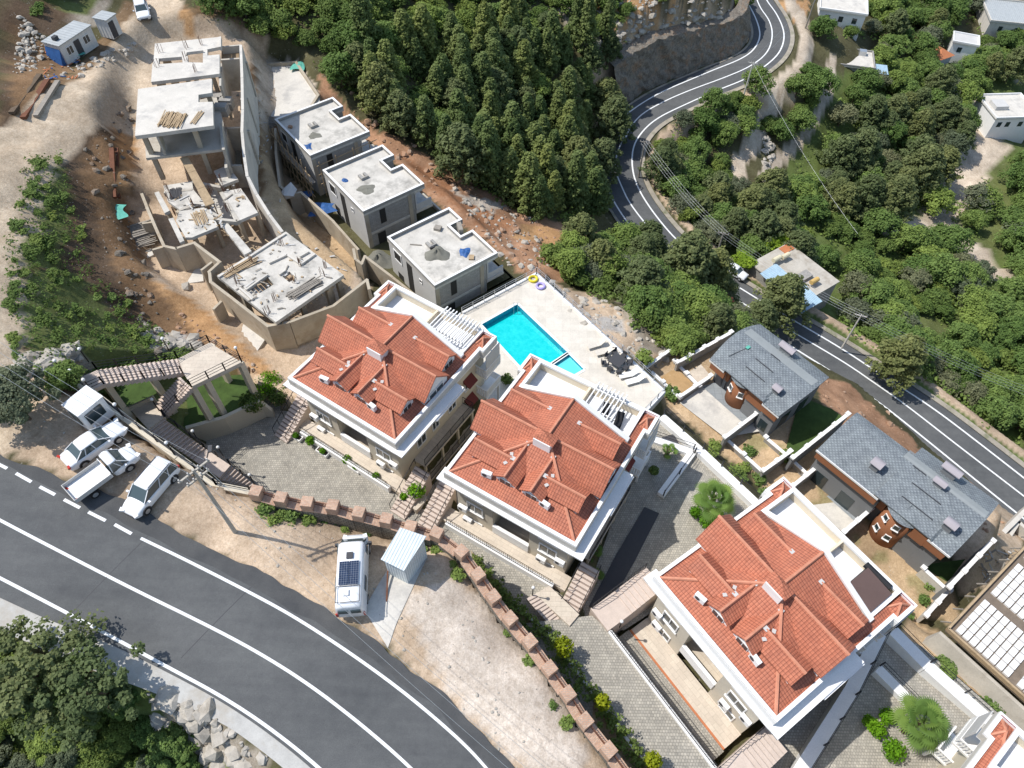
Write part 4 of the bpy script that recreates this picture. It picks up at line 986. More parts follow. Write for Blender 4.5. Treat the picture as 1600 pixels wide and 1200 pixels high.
def villa(name, label, loc, k):
    root = thing(name, label, 'unfinished house', loc, R(-51.3), 'unfinished flat roofed houses')
    WO = [(.12,.12),(9.5,.12),(9.5,7.0),(4.95,7.0),(4.95,6.9),(2.6,6.9),(2.6,8.4),(.12,8.4)]
    w = MB(); w.prism(WO, -6.6, -.7); wall = w.build('wall', [M['block']], root)
    f = MB(); f.box(.1,.06,-6.6,9.52,.115,-.7); f.build('front_facade', M['lightblock'], root)
    s = MB(); s.prism(VOUT, -.7, -.42); sl = s.build('roof_slab', M['slab'], root)
    p = MB(); ins = ring(p, VOUT, .26, -.418, -.02); p.build('parapet', M['block'], root)
    c = MB(); ring(c, VOUT, .27, -.018, .03); c.build('coping', M['white'], root)
    cl = MB()
    for y in (.35, 6.35): cl.box(9.45, y-.25, -6.6, 9.56, y+.25, -.71)
    cl.box(.1, 8.3, -6.6, .5, 8.5, -.71); cl.each('column', M['form'], root)
    bd = MB(); bd.box(9.45,.61,-3.95,9.55,6.09,-3.6); bd.each('floor_band', M['conclight'], root)
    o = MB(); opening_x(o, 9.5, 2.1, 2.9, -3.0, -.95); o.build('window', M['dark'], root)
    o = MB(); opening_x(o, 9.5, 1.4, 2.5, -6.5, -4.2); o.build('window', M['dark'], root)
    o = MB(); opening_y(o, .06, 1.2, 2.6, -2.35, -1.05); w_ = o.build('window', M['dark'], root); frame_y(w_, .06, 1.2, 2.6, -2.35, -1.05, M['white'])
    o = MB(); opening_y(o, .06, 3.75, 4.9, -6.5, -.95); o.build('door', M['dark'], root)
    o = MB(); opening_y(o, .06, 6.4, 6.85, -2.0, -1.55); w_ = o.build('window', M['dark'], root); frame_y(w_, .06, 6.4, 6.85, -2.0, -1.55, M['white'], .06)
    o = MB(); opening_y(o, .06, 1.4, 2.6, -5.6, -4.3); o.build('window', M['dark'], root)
    b = MB(); b.box(9.3,7.05,-3.7,9.55,9.4,-3.45); b.box(5.2,7.05,-3.95,9.5,9.5,-3.701); bb = b.build('balcony', M['conclight'], root)
    fr = MB(); fr.box(9.3,7.1,-3.4,9.5,7.25,-.95); fr.box(9.3,8.95,-3.4,9.5,9.1,-.95) if False else None
    fr.box(9.28,7.2,-3.45,9.48,9.4,-2.6); fr.build('balcony_parapet', M['lightblock'], root)
    g = MB(); g.box(9.2,7.05,-.95,9.5,8.2,-.71); g.build('lintel', M['lightblock'], root)
    # side basin terrace
    t = MB(); pts = [(9.6,7.0),(9.6,10.6),(5.5,10.6)]
    t.box(5.2,7.01,-6.5,9.5,10.6,-6.2); t.box(9.35,7.02,-6.2,9.6,10.8,-5.3); t.box(5.2,10.55,-6.2,9.349,10.8,-5.3); t.build('terrace', M['concrete'], root)
    wt = MB(); wt.box(5.3,7.1,-6.19,9.3,10.5,-5.95); wt.build('terrace_floor', M['cement'], root)
    # block vent on the roof
    v = MB(); v.box(3.3,3.0,-.418,4.2,3.35,-.1); v.box(3.3,3.7,-.418,4.2,4.0,-.1); v.box(4.05,3.351,-.418,4.2,3.699,-.1); v.each('vent_block', M['block'], root)
    r_ = random.Random(k); 
    return root
VL = {1:((-31.56,83.09,-5.0),'farthest of the three grey flat roofed houses, wrapped in pole scaffolding'), 2:((-23.72,73.33,-5.4),'middle of the three grey flat roofed houses, with a dark mortar stain on its roof'), 3:((-14.56,62.2,-5.96),'grey flat roofed house nearest the pool, with a heap of wet sand on its roof')}
VR = {k: villa('unfinished_house', l, p, k) for k, (p, l) in VL.items()}
def vloc(k, lx, ly, z=0):
    p = VL[k][0]; t = R(-51.3); return Vector((p[0]+lx*math.cos(t)-ly*math.sin(t), p[1]+lx*math.sin(t)+ly*math.cos(t), p[2]+z))
def heap(name, label, cat, c, rx, ry, h, mat, seed, group=None):
    r_ = np.random.default_rng(seed); mb = MB(); n = 22; T = [.8+.4*r_.random() for _ in range(9)]
    mb.v.append((0,0,h))
    R_ = 7
    for i in range(1, R_+1):
        for k in range(n):
            a = 2*math.pi*k/n; q = i/R_; wob = 1+.16*math.sin(3*a+seed)+.1*math.sin(5*a+2*seed)
            z = h*(1-q)**1.15*(1+.25*math.sin(4*a+i+seed)) if i < R_ else -.03
            mb.v.append((rx*q*wob*math.cos(a), ry*q*wob*math.sin(a), z+.04*(r_.random()-.5)))
    for k in range(n):
        mb.f.append((0, 1+k, 1+(k+1)%n)); mb.m.append(0)
    for i in range(R_-1):
        for k in range(n):
            a = 1+i*n; mb.f.append((a+k, a+n+k, a+n+(k+1)%n, a+(k+1)%n)); mb.m.append(0)
    o = mb.build(name, mat, smooth=True); o.location = c; return tag(o, label, cat, group)
heap('sand_heap', 'tall heap of wet grey sand on the roof of the grey house nearest the pool', 'sand heap', vloc(3,5.4,3.2,-.42), 1.5, 1.2, .8, M['cement'], 3)
heap('sand_heap', 'flat dark remains of mortar on the roof of the middle grey house', 'sand heap', vloc(2,5.9,2.6,-.42), 1.2, 1.0, .14, M['cement'], 5)
heap('sand_heap', 'small smear of mortar on the roof of the farthest grey house', 'sand heap', vloc(1,5.7,2.7,-.42), .9, .8, .1, M['cement'], 8)
heap('sand_heap', 'grey sand heap between the concrete wall and the grey house nearest the pool', 'sand heap', P(592,408,-11.3), 2.2, 1.7, 1.2, M['cement'], 9)
def tarp(label, c, s, seed, mat='bluetarp', cat='tarpaulin', group=None):
    r_ = random.Random(seed); g = MB(); ph = [r_.random()*6 for _ in range(4)]
    def fn(u, v):
        x = (u-.5)*s*(1+.2*math.sin(5*v+ph[0])); y = (v-.5)*s*.7*(1+.25*math.sin(4*u+ph[1])); e = math.sin(math.pi*u)*math.sin(math.pi*v)
        return (x, y, e*(.12+.16*abs(math.sin(9*u+ph[2])*math.cos(7*v+ph[3])))+.01)
    g.grid(14, 12, fn); o = g.build('tarpaulin', M[mat]); o.location = c; o.rotation_euler = (0,0,r_.random()*3); return tag(o, label, cat, group)
tarp('bright blue tarpaulin crumpled on the roof of the grey house nearest the pool', vloc(3,7.0,5.8,-.41), 1.4, 1)
tarp('small blue sheet on the roof of the middle grey house', vloc(2,2.9,1.4,-.41), .8, 2)
tarp('pale blue sheet near the edge of the farthest grey house roof', vloc(1,7.3,.9,-.41), 1.2, 3)
tarp('large blue tarpaulin spread on the ledge beside the middle grey house', P(504,326,-9.6), 3.0, 4)
tarp('blue plastic lying in the gap below the farthest grey house', P(478,303,-10.8), 1.6, 6)
tarp('green net over the far corner of the pale concrete yard', P(466,102,-6.6), 2.4, 7, 'greentarp', 'netting')
tarp('pale green sheet at the foot of the cut bank', P(172,333,-1.6), 3.2, 8, 'greentarp', 'sheet')
# roof clutter: small blocks, buckets, boards (individual)
def clutter(k, spots):
    for (lx, ly, sx, sy, sz, mt, nm, lb) in spots:
        b = MB(); b.obox((0,0,sz/2), (sx,sy,sz), .3*lx); o = b.build(nm, M[mt]); o.location = vloc(k,lx,ly,-.41); o.rotation_euler = (0,0,R(-51)); tag(o, lb, nm.replace('_',' '))
clutter(3, [(2.7,2.1,1.3,.12,.1,'woodgrey','plank','grey plank left lying on the roof of the grey house nearest the pool'), (4.2,3.3,.5,.5,.3,'darkgrey','mortar_tub','black mortar tub beside the sand heap on the roof'), (2.0,5.6,.8,.7,.35,'woodgrey','crate','wooden crate at the upper edge of the roof nearest the pool'),
 (3.9,7.4,.5,1.4,.9,'woodgrey','trestle','wooden trestle by the notch of the roof nearest the pool'), (8.2,5.9,.7,.6,.2,'wood','pallet','small pallet beside the blue tarpaulin on the roof')])
clutter(1, [(2.3,1.0,.5,.4,.25,'soilred','brick_pile','small red brick pile on the farthest grey roof')])
# scaffolding on the farthest villa
sc_ = thing('scaffolding', 'wooden pole scaffolding along the front of the farthest grey house', 'scaffolding', vloc(1,4.8,-1.2,-6.3), R(-51.3))
mb = MB(); r_ = random.Random(5)
for i in range(9):
    x = -4.6+i*1.25; mb.beam((x, 0, -.2), (x+.1, .1*r_.random(), 5.3+r_.random()), .09); 
for z in (1.3,2.7,3.4,4.7): mb.beam((-5,0.06,z+r_.random()*.3),(6.2,0.06,z-.2+r_.random()*.3),.08)
for i in range(6): mb.beam((-4.5+i*1.8,-.1,.2),(-3.0+i*1.8,.1,3.6),.06)
mb.build('pole_frame', M['wood'], sc_); d_ = MB(); d_.box(-5,.1,3.1,5.8,.75,3.16); d_.build('deck_boards', M['woodgrey'], sc_)
s2 = thing('scaffolding', 'two long scaffold rails across the side of the farthest grey house', 'scaffolding', vloc(1,10.2,3.5,-6.3), R(-51.3+90))
mb = MB()
for z in (2.2,3.6,4.9): mb.beam((-3.2,0,z),(5.6,.1,z+.2),.07)
for x in (-2.8,-.5,2,4.4): mb.beam((x,0,-.2),(x,0,5.4),.08)
mb.build('pole_frame', M['wood'], s2)

# ---------------------------------------------------------------- grey shingled villas (two)
def roofpiece(root, poly_fn, nx, ny, thick, mat, name='roof'):
    g = MB(); g.grid(nx, ny, poly_fn); b = len(g.v)
    for v in list(g.v): g.v.append((v[0], v[1], v[2]-thick))
    nf = len(g.f)
    for i in range(nf): g.f.append(tuple(q+b for q in g.f[i][::-1])); g.m.append(0)
    W_ = nx+1; bd = [i for i in range(W_)]+[j*W_+nx for j in range(1, ny+1)]+[ny*W_+i for i in range(nx-1, -1, -1)]+[j*W_ for j in range(ny-1, 0, -1)]
    for a, c in zip(bd, bd[1:]+bd[:1]): g.f.append((a, a+b, c+b, c)); g.m.append(0)
    return g.build(name, mat, root)
def capbox(root, x, y, z, w=1.1, d=.75, h=.9, rz=0, zb=-1.2):
    b = MB(); b.box(x-w*.36, y-d*.36, z+zb, x+w*.36, y+d*.36, z+h*.45); o = b.build('chimney', M['wallgrey'], root)
    c = MB(); n = 8
    def fn(u, v): a = (v-.5); return (x-w/2+w*u, y+a*d*1.15, z+h*.5+.28*math.cos(a*math.pi))
    c.grid(2, n, fn); nb = len(c.v)
    for v in list(c.v): c.v.append((v[0], v[1], z+h*.42))
    nf = len(c.f); W_ = 3
    for i in range(nf): c.f.append(tuple(q+nb for q in c.f[i][::-1])); c.m.append(0)
    bd = [0,1,2]+[j*3+2 for j in range(1,n+1)]+[n*3+1,n*3]+[j*3 for j in range(n-1,0,-1)]
    for a, e in zip(bd, bd[1:]+bd[:1]): c.f.append((a, a+nb, e+nb, e)); c.m.append(0)
    c.build('chimney_cap', M['lilac'], o)
def snowguard(root, pts, zf):
    g = MB(); (x0,y0),(x1,y1) = pts; n = 6; q = [(x0+(x1-x0)*i/n, y0+(y1-y0)*i/n) for i in range(n+1)]
    g.tube([(a, b, zf(a,b)+.12) for a, b in q], .04, 5)
    for a, b in (q[0], q[3], q[-1]): g.beam((a,b,zf(a,b)-.03),(a,b,zf(a,b)+.13),.04)
    g.build('snow_rail', M['darkgrey'], root)
def tower(root, cx, cy, r, zb, zt, wins, prof):
    b = MB(); b.lathe((cx,cy,0), [(r,zb),(r,zt)], 28); t = b.build('tower', M['brown'], root); 
    for p in t.data.polygons: p.use_smooth = abs(p.normal.z) < .5
    for (a, z, w, h) in wins:
        a = R(a); c, s = math.cos(a), math.sin(a); f = MB(); f.obox((cx+(r-.02)*c, cy+(r-.02)*s, z), (.2, w, h), a); wo = f.build('window', M['white'], t)
        g = MB(); g.obox((cx+(r+.0)*c, cy+(r+.0)*s, z+.02), (.2, w-.12, h-.14), a); g.build('pane', M['glass'], wo)
        g = MB(); g.obox((cx+(r+.1)*c, cy+(r+.1)*s, z-h/2), (.26, w+.1, .07), a); g.build('sill', M['white'], wo)
    return t
# first villa: barrel roof
g1 = thing('shingled_villa', 'smaller grey shingled villa with a barrel roof and a two window brown tower', 'villa', (21.8,50.1,-12), R(-51.0), 'grey shingled villas')
def zf1(x, y): return 1.25*math.sin(math.pi*min(max((y+.3)/8.9,0),1))**.9
def fn1(u, v):
    y = -.05+8.5*v; bow = .35*math.sin(math.pi*v); x = -.05-bow+(9.6+2*bow)*u; z = zf1(x, y)
    if 1.95 < x < 7.4 and y < 3.2: z += .28*(1-y/3.2)
    return (x, y, z)
roofpiece(g1, fn1, 48, 22, .14, M['shingle'])
rb = MB(); rb.grid(30, 3, lambda u, v: (.1+9.3*u, 5.0+1.3*v, zf1(0, 5.0+1.3*v)+.012)); rb.build('ridge_band', M['shingleplain'], g1)
w = MB(); w.prism([(.35,1.5),(2.0,1.5),(2.0,1.7),(5.2,1.7),(5.2,.7),(7.5,.7),(7.5,.4),(9.25,.4),(9.25,8.1),(.35,8.1)], -9, -.9); w.build('wall', M['wallgrey'], g1)
w = MB(); w.box(.2,.02,-1.15,2.2,.38,-.14); w.box(7.45,.02,-1.15,9.4,.38,-.14); w.box(5.2,.5,-1.9,7.44,.88,-.1); w.box(2.2,.5,-1.7,2.6,.88,-.1); w.each('fascia_panel', M['brown'], g1)
w = MB(); w.box(-.08,-.06,-.2,2.05,.02,.04); w.box(7.4,-.06,-.2,9.6,.02,.04); w.each('gutter', M['white'], g1)
tower(g1, 3.95, 1.75, 1.45, -5.4, -.15, [(-118,-1.9,.62,.8),(-62,-1.9,.62,.8)], 0)
th = MB()
def cone1(u, v):
    a = R(-185+190*u); rr = 1.75*(1-v); return (3.95+rr*math.cos(a), 1.55+rr*math.sin(a), -.08+.75*v+.08*math.sin(u*math.pi*2))
th.grid(20, 5, cone1); th.build('tower_roof', M['shingle'], g1)
gb = MB()
gb.poly([(9.45, y, -.25) for y in (0.1,8.2)]+[(9.45, 8.3*(1-k/10), zf1(0,8.3*(1-k/10))-.1) for k in range(11)]); gb.build('gable_wall', M['darkgrey'], g1)
d_ = MB(); d_.box(.6,1.46,-4.6,1.6,1.5,-2.2); d_.build('garage_door', M['darkgrey'], g1)
d_ = MB(); d_.box(7.8,.37,-4.2,8.8,.4,-2.6); d_.build('window', M['glass'], g1)
d_ = MB(); d_.box(9.25,2,-4.5,9.28,3.6,-2.2); d_.box(9.25,5,-4.5,9.28,6.6,-2.2); d_.each('window', M['glass'], g1)
capbox(g1, 4.6, 6.9, .9, 1.9, .8, 1.2, zb=-1); capbox(g1, 7.5, 1.7, .9, 1.0, .8, 1.2)
for q in (((3.4,3.1),(5.75,3.1)),((3.4,1.6),(5.95,1.6)),((4.0,4.9),(5.2,4.9))): snowguard(g1, q, lambda a, b: fn1((a)/9.5, b/8.5)[2])
tg = thing('roof_hook', 'thin dark cable with a green end lying on the barrel roof', 'cable', (21.8,50.1,-12), R(-51)); 
mb = MB(); mb.tube([(1.2,1.3,zf1(0,1.3)+.16),(1.8,3.4,zf1(0,3.4)+.05)], .03, 5); mb.build('cable', M['darkgrey'], tg); mb = MB(); mb.obox((1.85,3.6,zf1(0,3.6)+.1),(.35,.5,.1)); mb.build('hook', M['greentarp'], tg)
# second villa
g2 = thing('shingled_villa', 'larger grey shingled villa whose round brown tower has four windows', 'villa', (30.9,38.7,-12), R(-49.5), 'grey shingled villas')
def zf2(x, y):
    r = 5.5; return (1.15*math.sin(.5*math.pi*max(y,0)/r) if y < r else 1.15-.34*(y-r))
roofpiece(g2, lambda u, v: (-.05+6.6*u, -.05+6.45*v, zf2(0, -.05+6.45*v)), 26, 16, .14, M['shingle'])
def fn2(u, v):
    x = 6.55+8.2*u; y = -.05+(8.5+.2*u)*v; z = zf2(x, y)+.014
    if x < 12.7: z += .32*max(0, 1-y/3.6)
    return (x, y, z)
roofpiece(g2, fn2, 30, 20, .16, M['shingle'])
rb = MB(); rb.grid(30, 3, lambda u, v: (6.0+8.6*u, 5.1+1.1*v, zf2(0, 5.1+1.1*v)+.04)); rb.build('ridge_band', M['shingleplain'], g2)
w = MB(); w.prism([(.3,.5),(7.3,.5),(7.3,1.5),(10.6,1.5),(10.6,.6),(12.6,.6),(12.6,.5),(14.2,.5),(14.2,8.2),(5.9,8.2),(5.9,6.1),(.3,6.1)], -9, -.9); w.build('wall', M['wallgrey'], g2)
w = MB(); w.box(.1,.02,-1.2,7.1,.48,-.14); w.box(12.5,.02,-1.3,14.4,.48,-.14); w.box(11.0,.1,-1.6,12.49,.58,-.1); w.box(7.31,.8,-2.2,8.0,1.48,-.1); w.each('fascia_panel', M['brown'], g2)
w = MB(); w.box(-.08,-.06,-.2,7.1,.02,.04); w.box(12.45,-.06,-.2,14.7,.02,.04); w.each('gutter', M['white'], g2)
tower(g2, 9.55, 1.5, 1.6, -7.2, -.15, [(-122,-1.6,.62,.75),(-76,-1.6,.62,.75),(-122,-3.7,.62,.75),(-76,-3.7,.62,.75)], 0)
th = MB()
def cone2(u, v):
    a = R(-185+190*u); rr = 1.95*(1-v); return (9.55+rr*math.cos(a), 1.35+rr*math.sin(a), -.08+.8*v+.1*math.sin(u*math.pi*2))
th.grid(20, 5, cone2); th.build('tower_roof', M['shingle'], g2)
d_ = MB(); d_.box(1,.46,-5.6,2.4,.5,-3.2); d_.box(4,.46,-5.6,5.6,.5,-3.2); d_.each('window', M['glass'], g2)
capbox(g2, 4.9, 2.2, 1.1, 1.15, 1.0, 1.0); capbox(g2, 9.9, 7.1, 1.0, 1.9, .8, 1.4); capbox(g2, 9.9, 4.9, 1.3, 1.3, .7, .9); capbox(g2, 12.9, 1.9, 1.0, 1.2, .9, 1.2)
for q in (((8.2,3.3),(11.2,3.3)),((8.4,1.5),(11.6,1.5)),((7.2,4.9),(8.6,4.9))): snowguard(g2, q, lambda a, b: fn2((a-6.55)/8.2, b/8.6)[2])
# ---------------------------------------------------------------- garden walls round the shingled villas
def gwall(label, a, b, ztop, zbot, mat='block', cap='white', w=.28, posts=2.2, name='garden_wall', group='garden walls with white posts', a_w=None, b_w=None):
    zt = ztop if hasattr(ztop,'__len__') else (ztop, ztop); zt = tuple(q+.85 for q in zt); A_ = a_w or P(a[0], a[1], zt[0]); B_ = b_w or P(b[0], b[1], zt[1])
    d = (B_-A_); L = math.hypot(d.x, d.y); rz = math.atan2(d.y, d.x)
    root = thing(name, label, 'wall', (A_.x, A_.y, zbot), rz, group); dz = B_.z-A_.z
    m = MB(); h0, h1 = A_.z-zbot, B_.z-zbot
    m.hexa([(0,-w/2,0),(L,-w/2,0),(L,w/2,0),(0,w/2,0),(0,-w/2,h0),(L,-w/2,h1),(L,w/2,h1),(0,w/2,h0)]); m.build('wall_panel', M[mat], root)
    c = MB(); e = .05; c.hexa([(-e,-w/2-e,h0+.002),(L+e,-w/2-e,h1+.002),(L+e,w/2+e,h1+.002),(-e,w/2+e,h0+.002),(-e,-w/2-e,h0+.1),(L+e,-w/2-e,h1+.1),(L+e,w/2+e,h1+.1),(-e,w/2+e,h0+.1)]); c.build('coping', M[cap], root)
    if posts:
        n = max(1, round(L/posts)); q = MB()
        for i in range(n+1):
            x = L*i/n; h = h0+(h1-h0)*i/n+.103; q.box(x-.24,-.24,h,x+.24,.24,h+.22); 
        q.each('post_cap', M[cap], root)
    return root
ZV = -17.6
gwall('grey wall from the pool terrace corner up to the rubble plot', (1010,574), (1056,540), -16.0, -18.6)
gwall('long grey wall climbing behind the first villa to the road', (1058,567), (1142,520), -15.8, -18.8)
gwall('low wall in front of the dry garden square', (1010,574), (1062,622), -16.8, -18.6)
gwall('low wall between the dry garden and the tiled garden', (1054,565), (1092,604), -17.0, -18.6)
gwall('wall from the dry garden to the first villa', (1062,620), (1110,588), -16.6, -18.4)
gwall('wall right of the forecourt of the first villa', (1132,684), (1182,646), -15.8, -18.6)
gwall('low wall along the green garden square', (1132,684), (1192,738), -17.2, -18.8)
gwall('wall from the strip up to the dark lawn', (1192,736), (1234,706), -16.2, -18.8)
gwall('short low wall closing the green garden square', (1196,684), (1232,714), -17.2, -18.8)
gwall('long dark wall between the dark lawn and the larger villa', (1238,716), (1324,648), -15.4, -18.8, 'wallgrey')
gwall('low wall right of the small bare garden', (1234,716), (1262,742), -17.2, -18.8)
gwall('wall left of the tiled forecourt of the larger villa', (1238,760), (1278,728), -16.2, -19)
gwall('wall right of the tiled forecourt of the larger villa', (1318,832), (1360,796), -16.2, -19)
gwall('wall along the lower side of the weedy garden', (1446,962), (1482,922), -17.0, -20.2, 'conclight')
gwall('wall between the weedy garden and the dark lawn of the larger villa', (1482,924), (1442,888), -17.2, -20.2, 'conclight')
gwall('long wall from the weedy garden to the rubble below the road', (1482,918), (1550,846), -15.6, -20.2, 'wallgrey')
sheet('forecourt', [(1100,602),(1130,600),(1200,672),(1132,684),(1062,630)], -16.6, M['conclight'], .07)
sheet('forecourt', [(1098,606),(1124,594),(1190,654),(1168,668)], -16.6, M['greytile'], .11)
sheet('forecourt', [(1242,768),(1282,738),(1352,806),(1316,832)], -17.4, M['conclight'], .07)
sheet('forecourt', [(1262,750),(1288,732),(1358,800),(1336,816)], -17.4, M['greytile'], .11)
sheet('garden', [(1070,585),(1092,604),(1112,590),(1095,570)], -16.45, M['beige'], .08)
sheet('garden', [(1030,592),(1055,575),(1088,604),(1062,620)], -16.45, M['orange'], .08)
sheet('lawn', [(1228,700),(1250,620),(1300,640),(1320,655),(1245,712)], -16.75, M['grass'], .09)
sheet('lawn', [(1440,885),(1470,850),(1540,790),(1556,812),(1480,910)], -17.8, M['grass'], .09)
# railed white wall behind the apartment houses
def railed_wall(label, pts, h_rail=1.0, w=.9, depth=4, name='boundary_wall', post_step=2.6, mat='white', group=None, rail=True):
    W_ = [P(a, b, z) for a, b, z in pts]; root = thing(name, label, 'wall', tuple(W_[0]), 0, group)
    m = MB(); r = MB()
    for a, b in zip(W_, W_[1:]):
        d = (b-a); d.z = 0; n_ = Vector((-d.y, d.x, 0)).normalized()*w/2
        m.hexa([a-n_-Vector((0,0,depth)), b-n_-Vector((0,0,depth)), b+n_-Vector((0,0,depth)), a+n_-Vector((0,0,depth)), a-n_, b-n_, b+n_, a+n_])
    m.build('wall_panel', M[mat], root, True)
    if rail:
        for a, b in zip(W_, W_[1:]):
            d = (b-a); L = d.length; d2 = Vector((d.x,d.y,0)); n_ = Vector((-d2.y, d2.x, 0)).normalized()*(w/2-.12)
            for hh in (.55, 1.0): r.beam(a+n_+Vector((0,0,hh*h_rail)), b+n_+Vector((0,0,hh*h_rail)), .035)
            k = max(1, round(L/post_step))
            for i in range(k+1): p = a+n_+d*i/k; r.beam(p, p+Vector((0,0,h_rail)), .09)
        r.build('railing', M['black'], root, True)
    return root
railed_wall('white boundary wall with black railing behind the middle apartment house', [(1034,650,-7.7),(1095,704,-7.7),(1216,818,-7.6)], w=.8, depth=8)
railed_wall('white boundary wall with black railing behind the lower court', [(1396,985,-8.3),(1450,1040,-8.6),(1560,1138,-9.0)], w=1.0, depth=8)
railed_wall('slanting white wall with black railing beside the lower court', [(1376,988,-7.3),(1330,1080,-7.8),(1254,1200,-8.4),(1230,1240,-8.6)], w=1.0, depth=3)
railed_wall('short white wall in the shaded court at the lower right', [(1372,1044,-8.8),(1432,1105,-9.2)], w=.8, depth=1.5)
railed_wall('white angled wall along the sunken court beside the middle apartment house', [(1020,685,-8.0),(1082,706,-7.9),(1033,772,-7.9)], w=.7, depth=1.2)
# ---------------------------------------------------------------- pool
tri = MB()
DK = [P(*q) for q in [(694,505,-10),(838,428,-10),(1038,612,-10),(1004,648,-10),(905,648,-10),(780,645,-10),(738,602,-10)]]
def holed(name, outer, holes, mat, z):
    bm = bmesh.new(); es = []
    for lp in [outer]+holes:
        vs_ = [bm.verts.new((p.x, p.y, z)) for p in lp]
        for i in range(len(vs_)): es.append(bm.edges.new((vs_[i], vs_[(i+1)%len(vs_)])))
    bmesh.ops.triangle_fill(bm, use_beauty=True, use_dissolve=False, edges=es); bmesh.ops.recalc_face_normals(bm, faces=bm.faces)
    for f in bm.faces:
        if f.normal.z < 0: f.normal_flip()
    me = bpy.data.meshes.new(name); bm.to_mesh(me); bm.free(); me.materials.append(M[mat]); metric_uv(me); o = bpy.data.objects.new(name, me); COL.objects.link(o); return o
kid = [P(x, y, -10) for x, y in [(888,549),(912,577),(868,601+0),(856,573)]]
MAIN = [P(x, y, -10) for x, y in [(753,507),(808,476),(887,551),(829,590)]]
KID = [P(x, y, -10) for x, y in [(888,553),(912,577),(860,606),(838,586)]]
dko = holed('pool_terrace', DK, [MAIN, KID], 'deck', -9.98); struct(dko)
pool = thing('swimming_pool', 'turquoise rectangular swimming pool with a small children basin, set in the cream terrace', 'swimming pool', tuple(sum(MAIN, Vector())/4), 0)
def basin(poly, depth, wz, nmw):
    b = MB(); n = len(poly)
    for i in range(n):
        a, c = poly[i], poly[(i+1)%n]; b.poly([(a.x,a.y,-9.97),(c.x,c.y,-9.97),(c.x,c.y,-10-depth),(a.x,a.y,-10-depth)])
    b.poly([(p.x,p.y,-10-depth) for p in poly]); b.build('basin', M['poolwall'], pool, True)
    cp_ = MB()
    for i in range(n):
        a, c = poly[i], poly[(i+1)%n]; d = Vector((c.x-a.x, c.y-a.y, 0)).normalized()*.15; m_ = sum(poly, Vector())/n; nn = Vector((-d.y, d.x, 0)).normalized()*.28
        if ((a+nn)-m_).length < (a-m_).length: nn = -nn
        cp_.hexa([(a.x,a.y,-9.975),(c.x,c.y,-9.975),(c.x+nn.x,c.y+nn.y,-9.975),(a.x+nn.x,a.y+nn.y,-9.975),(a.x,a.y,-9.94),(c.x,c.y,-9.94),(c.x+nn.x,c.y+nn.y,-9.94),(a.x+nn.x,a.y+nn.y,-9.94)])
    cp_.build('coping', M['white'], pool, True)
    w = MB(); w.poly([(p.x,p.y,wz) for p in poly]); o = w.build('water', M[nmw], pool, True)
    return o
_w2 = NB('shallow_water'); _w2.base((.12,.62,.66)); _w2.rough(.05); _w2.bump(_w2.noise(8,3), .1, .02); M['water2'] = _w2.m
basin(MAIN, 1.5, -10.75, 'water'); basin(KID, .7, -10.3, 'water2')
ld = MB(); p = P(806,480,-9.9)
for s in (-.22,.22): ld.tube([p+Vector((s,.25,0)), p+Vector((s,.2,.6)), p+Vector((s,-.15,.65)), p+Vector((s,-.3,-1.0))], .035, 6)
ld.build('pool_ladder', M['steel'], pool, True)
def fence_line(name, label, pts, h=1.0, mat='white', step=1.3, depth=3.5, wallmat='conclight', cat='fence', grp=None):
    W_ = [P(*q) for q in pts]; root = thing(name, label, cat, tuple(W_[0]), 0, grp); r = MB(); k = MB(); wl = MB()
    for a, b in zip(W_, W_[1:]):
        n = max(1, round((b-a).length/step)); d = (b-a).normalized(); nn = Vector((-d.y,d.x,0))*.15
        for i in range(n+1): p = a+(b-a)*i/n; r.beam(p, p+Vector((0,0,h)), .08)
        for hh in (.35,.7,1.0): r.beam(a+Vector((0,0,h*hh)), b+Vector((0,0,h*hh)), .035)
        k.hexa([a-nn-Vector((0,0,.02)), b-nn-Vector((0,0,.02)), b+nn-Vector((0,0,.02)), a+nn-Vector((0,0,.02)), a-nn+Vector((0,0,.12)), b-nn+Vector((0,0,.12)), b+nn+Vector((0,0,.12)), a+nn+Vector((0,0,.12))])
        wl.hexa([a-nn-Vector((0,0,depth)), b-nn-Vector((0,0,depth)), b+nn-Vector((0,0,depth)), a+nn-Vector((0,0,depth)), a-nn-Vector((0,0,.021)), b-nn-Vector((0,0,.021)), b+nn-Vector((0,0,.021)), a+nn-Vector((0,0,.021))])
    r.build('railing', M[mat], root, True); k.build('kerb', M['white'], root, True); wl.build('retaining_wall', M[wallmat], root, True); return root
fence_line('railing', 'steel railing along the outer edge of the pool terrace', [(838,428,-9.95),(1038,612,-9.95)], 1.1, 'steel', 1.6, 7)
fence_line('railing', 'steel railing on the edge of the pool terrace towards the villas', [(722,490,-9.95),(838,428,-9.95)], 1.0, 'steel', 1.6, 3)
fence_line('railing', 'short steel railing at the right end of the pool terrace', [(1038,612,-9.95),(1004,648,-9.95)], 1.0, 'steel', 1.4, 7)
def lounger(label, p, rz, mat='white', grp='loungers by the pool', back=.5):
    root = thing('sun_lounger', label, 'sun lounger', p, rz, grp); m = MB(); m.box(-1.0,-.33,.28,.35,.33,.36); m.build('seat', M[mat], root)
    b = MB(); b.hexa([(.36,-.33,.28),(1.0,-.33,.28+back),(1.0,.33,.28+back),(.36,.33,.28),(.36,-.33,.36),(1.0,-.33,.36+back),(1.0,.33,.36+back),(.36,.33,.36)]); b.build('backrest', M[mat], root)
    for x, y in ((-.85,-.26),(-.85,.26),(.4,-.26),(.4,.26)): l = MB(); l.box(x-.04,y-.04,0,x+.04,y+.04,.279); l.build('leg', M['steel'], root)
    return root
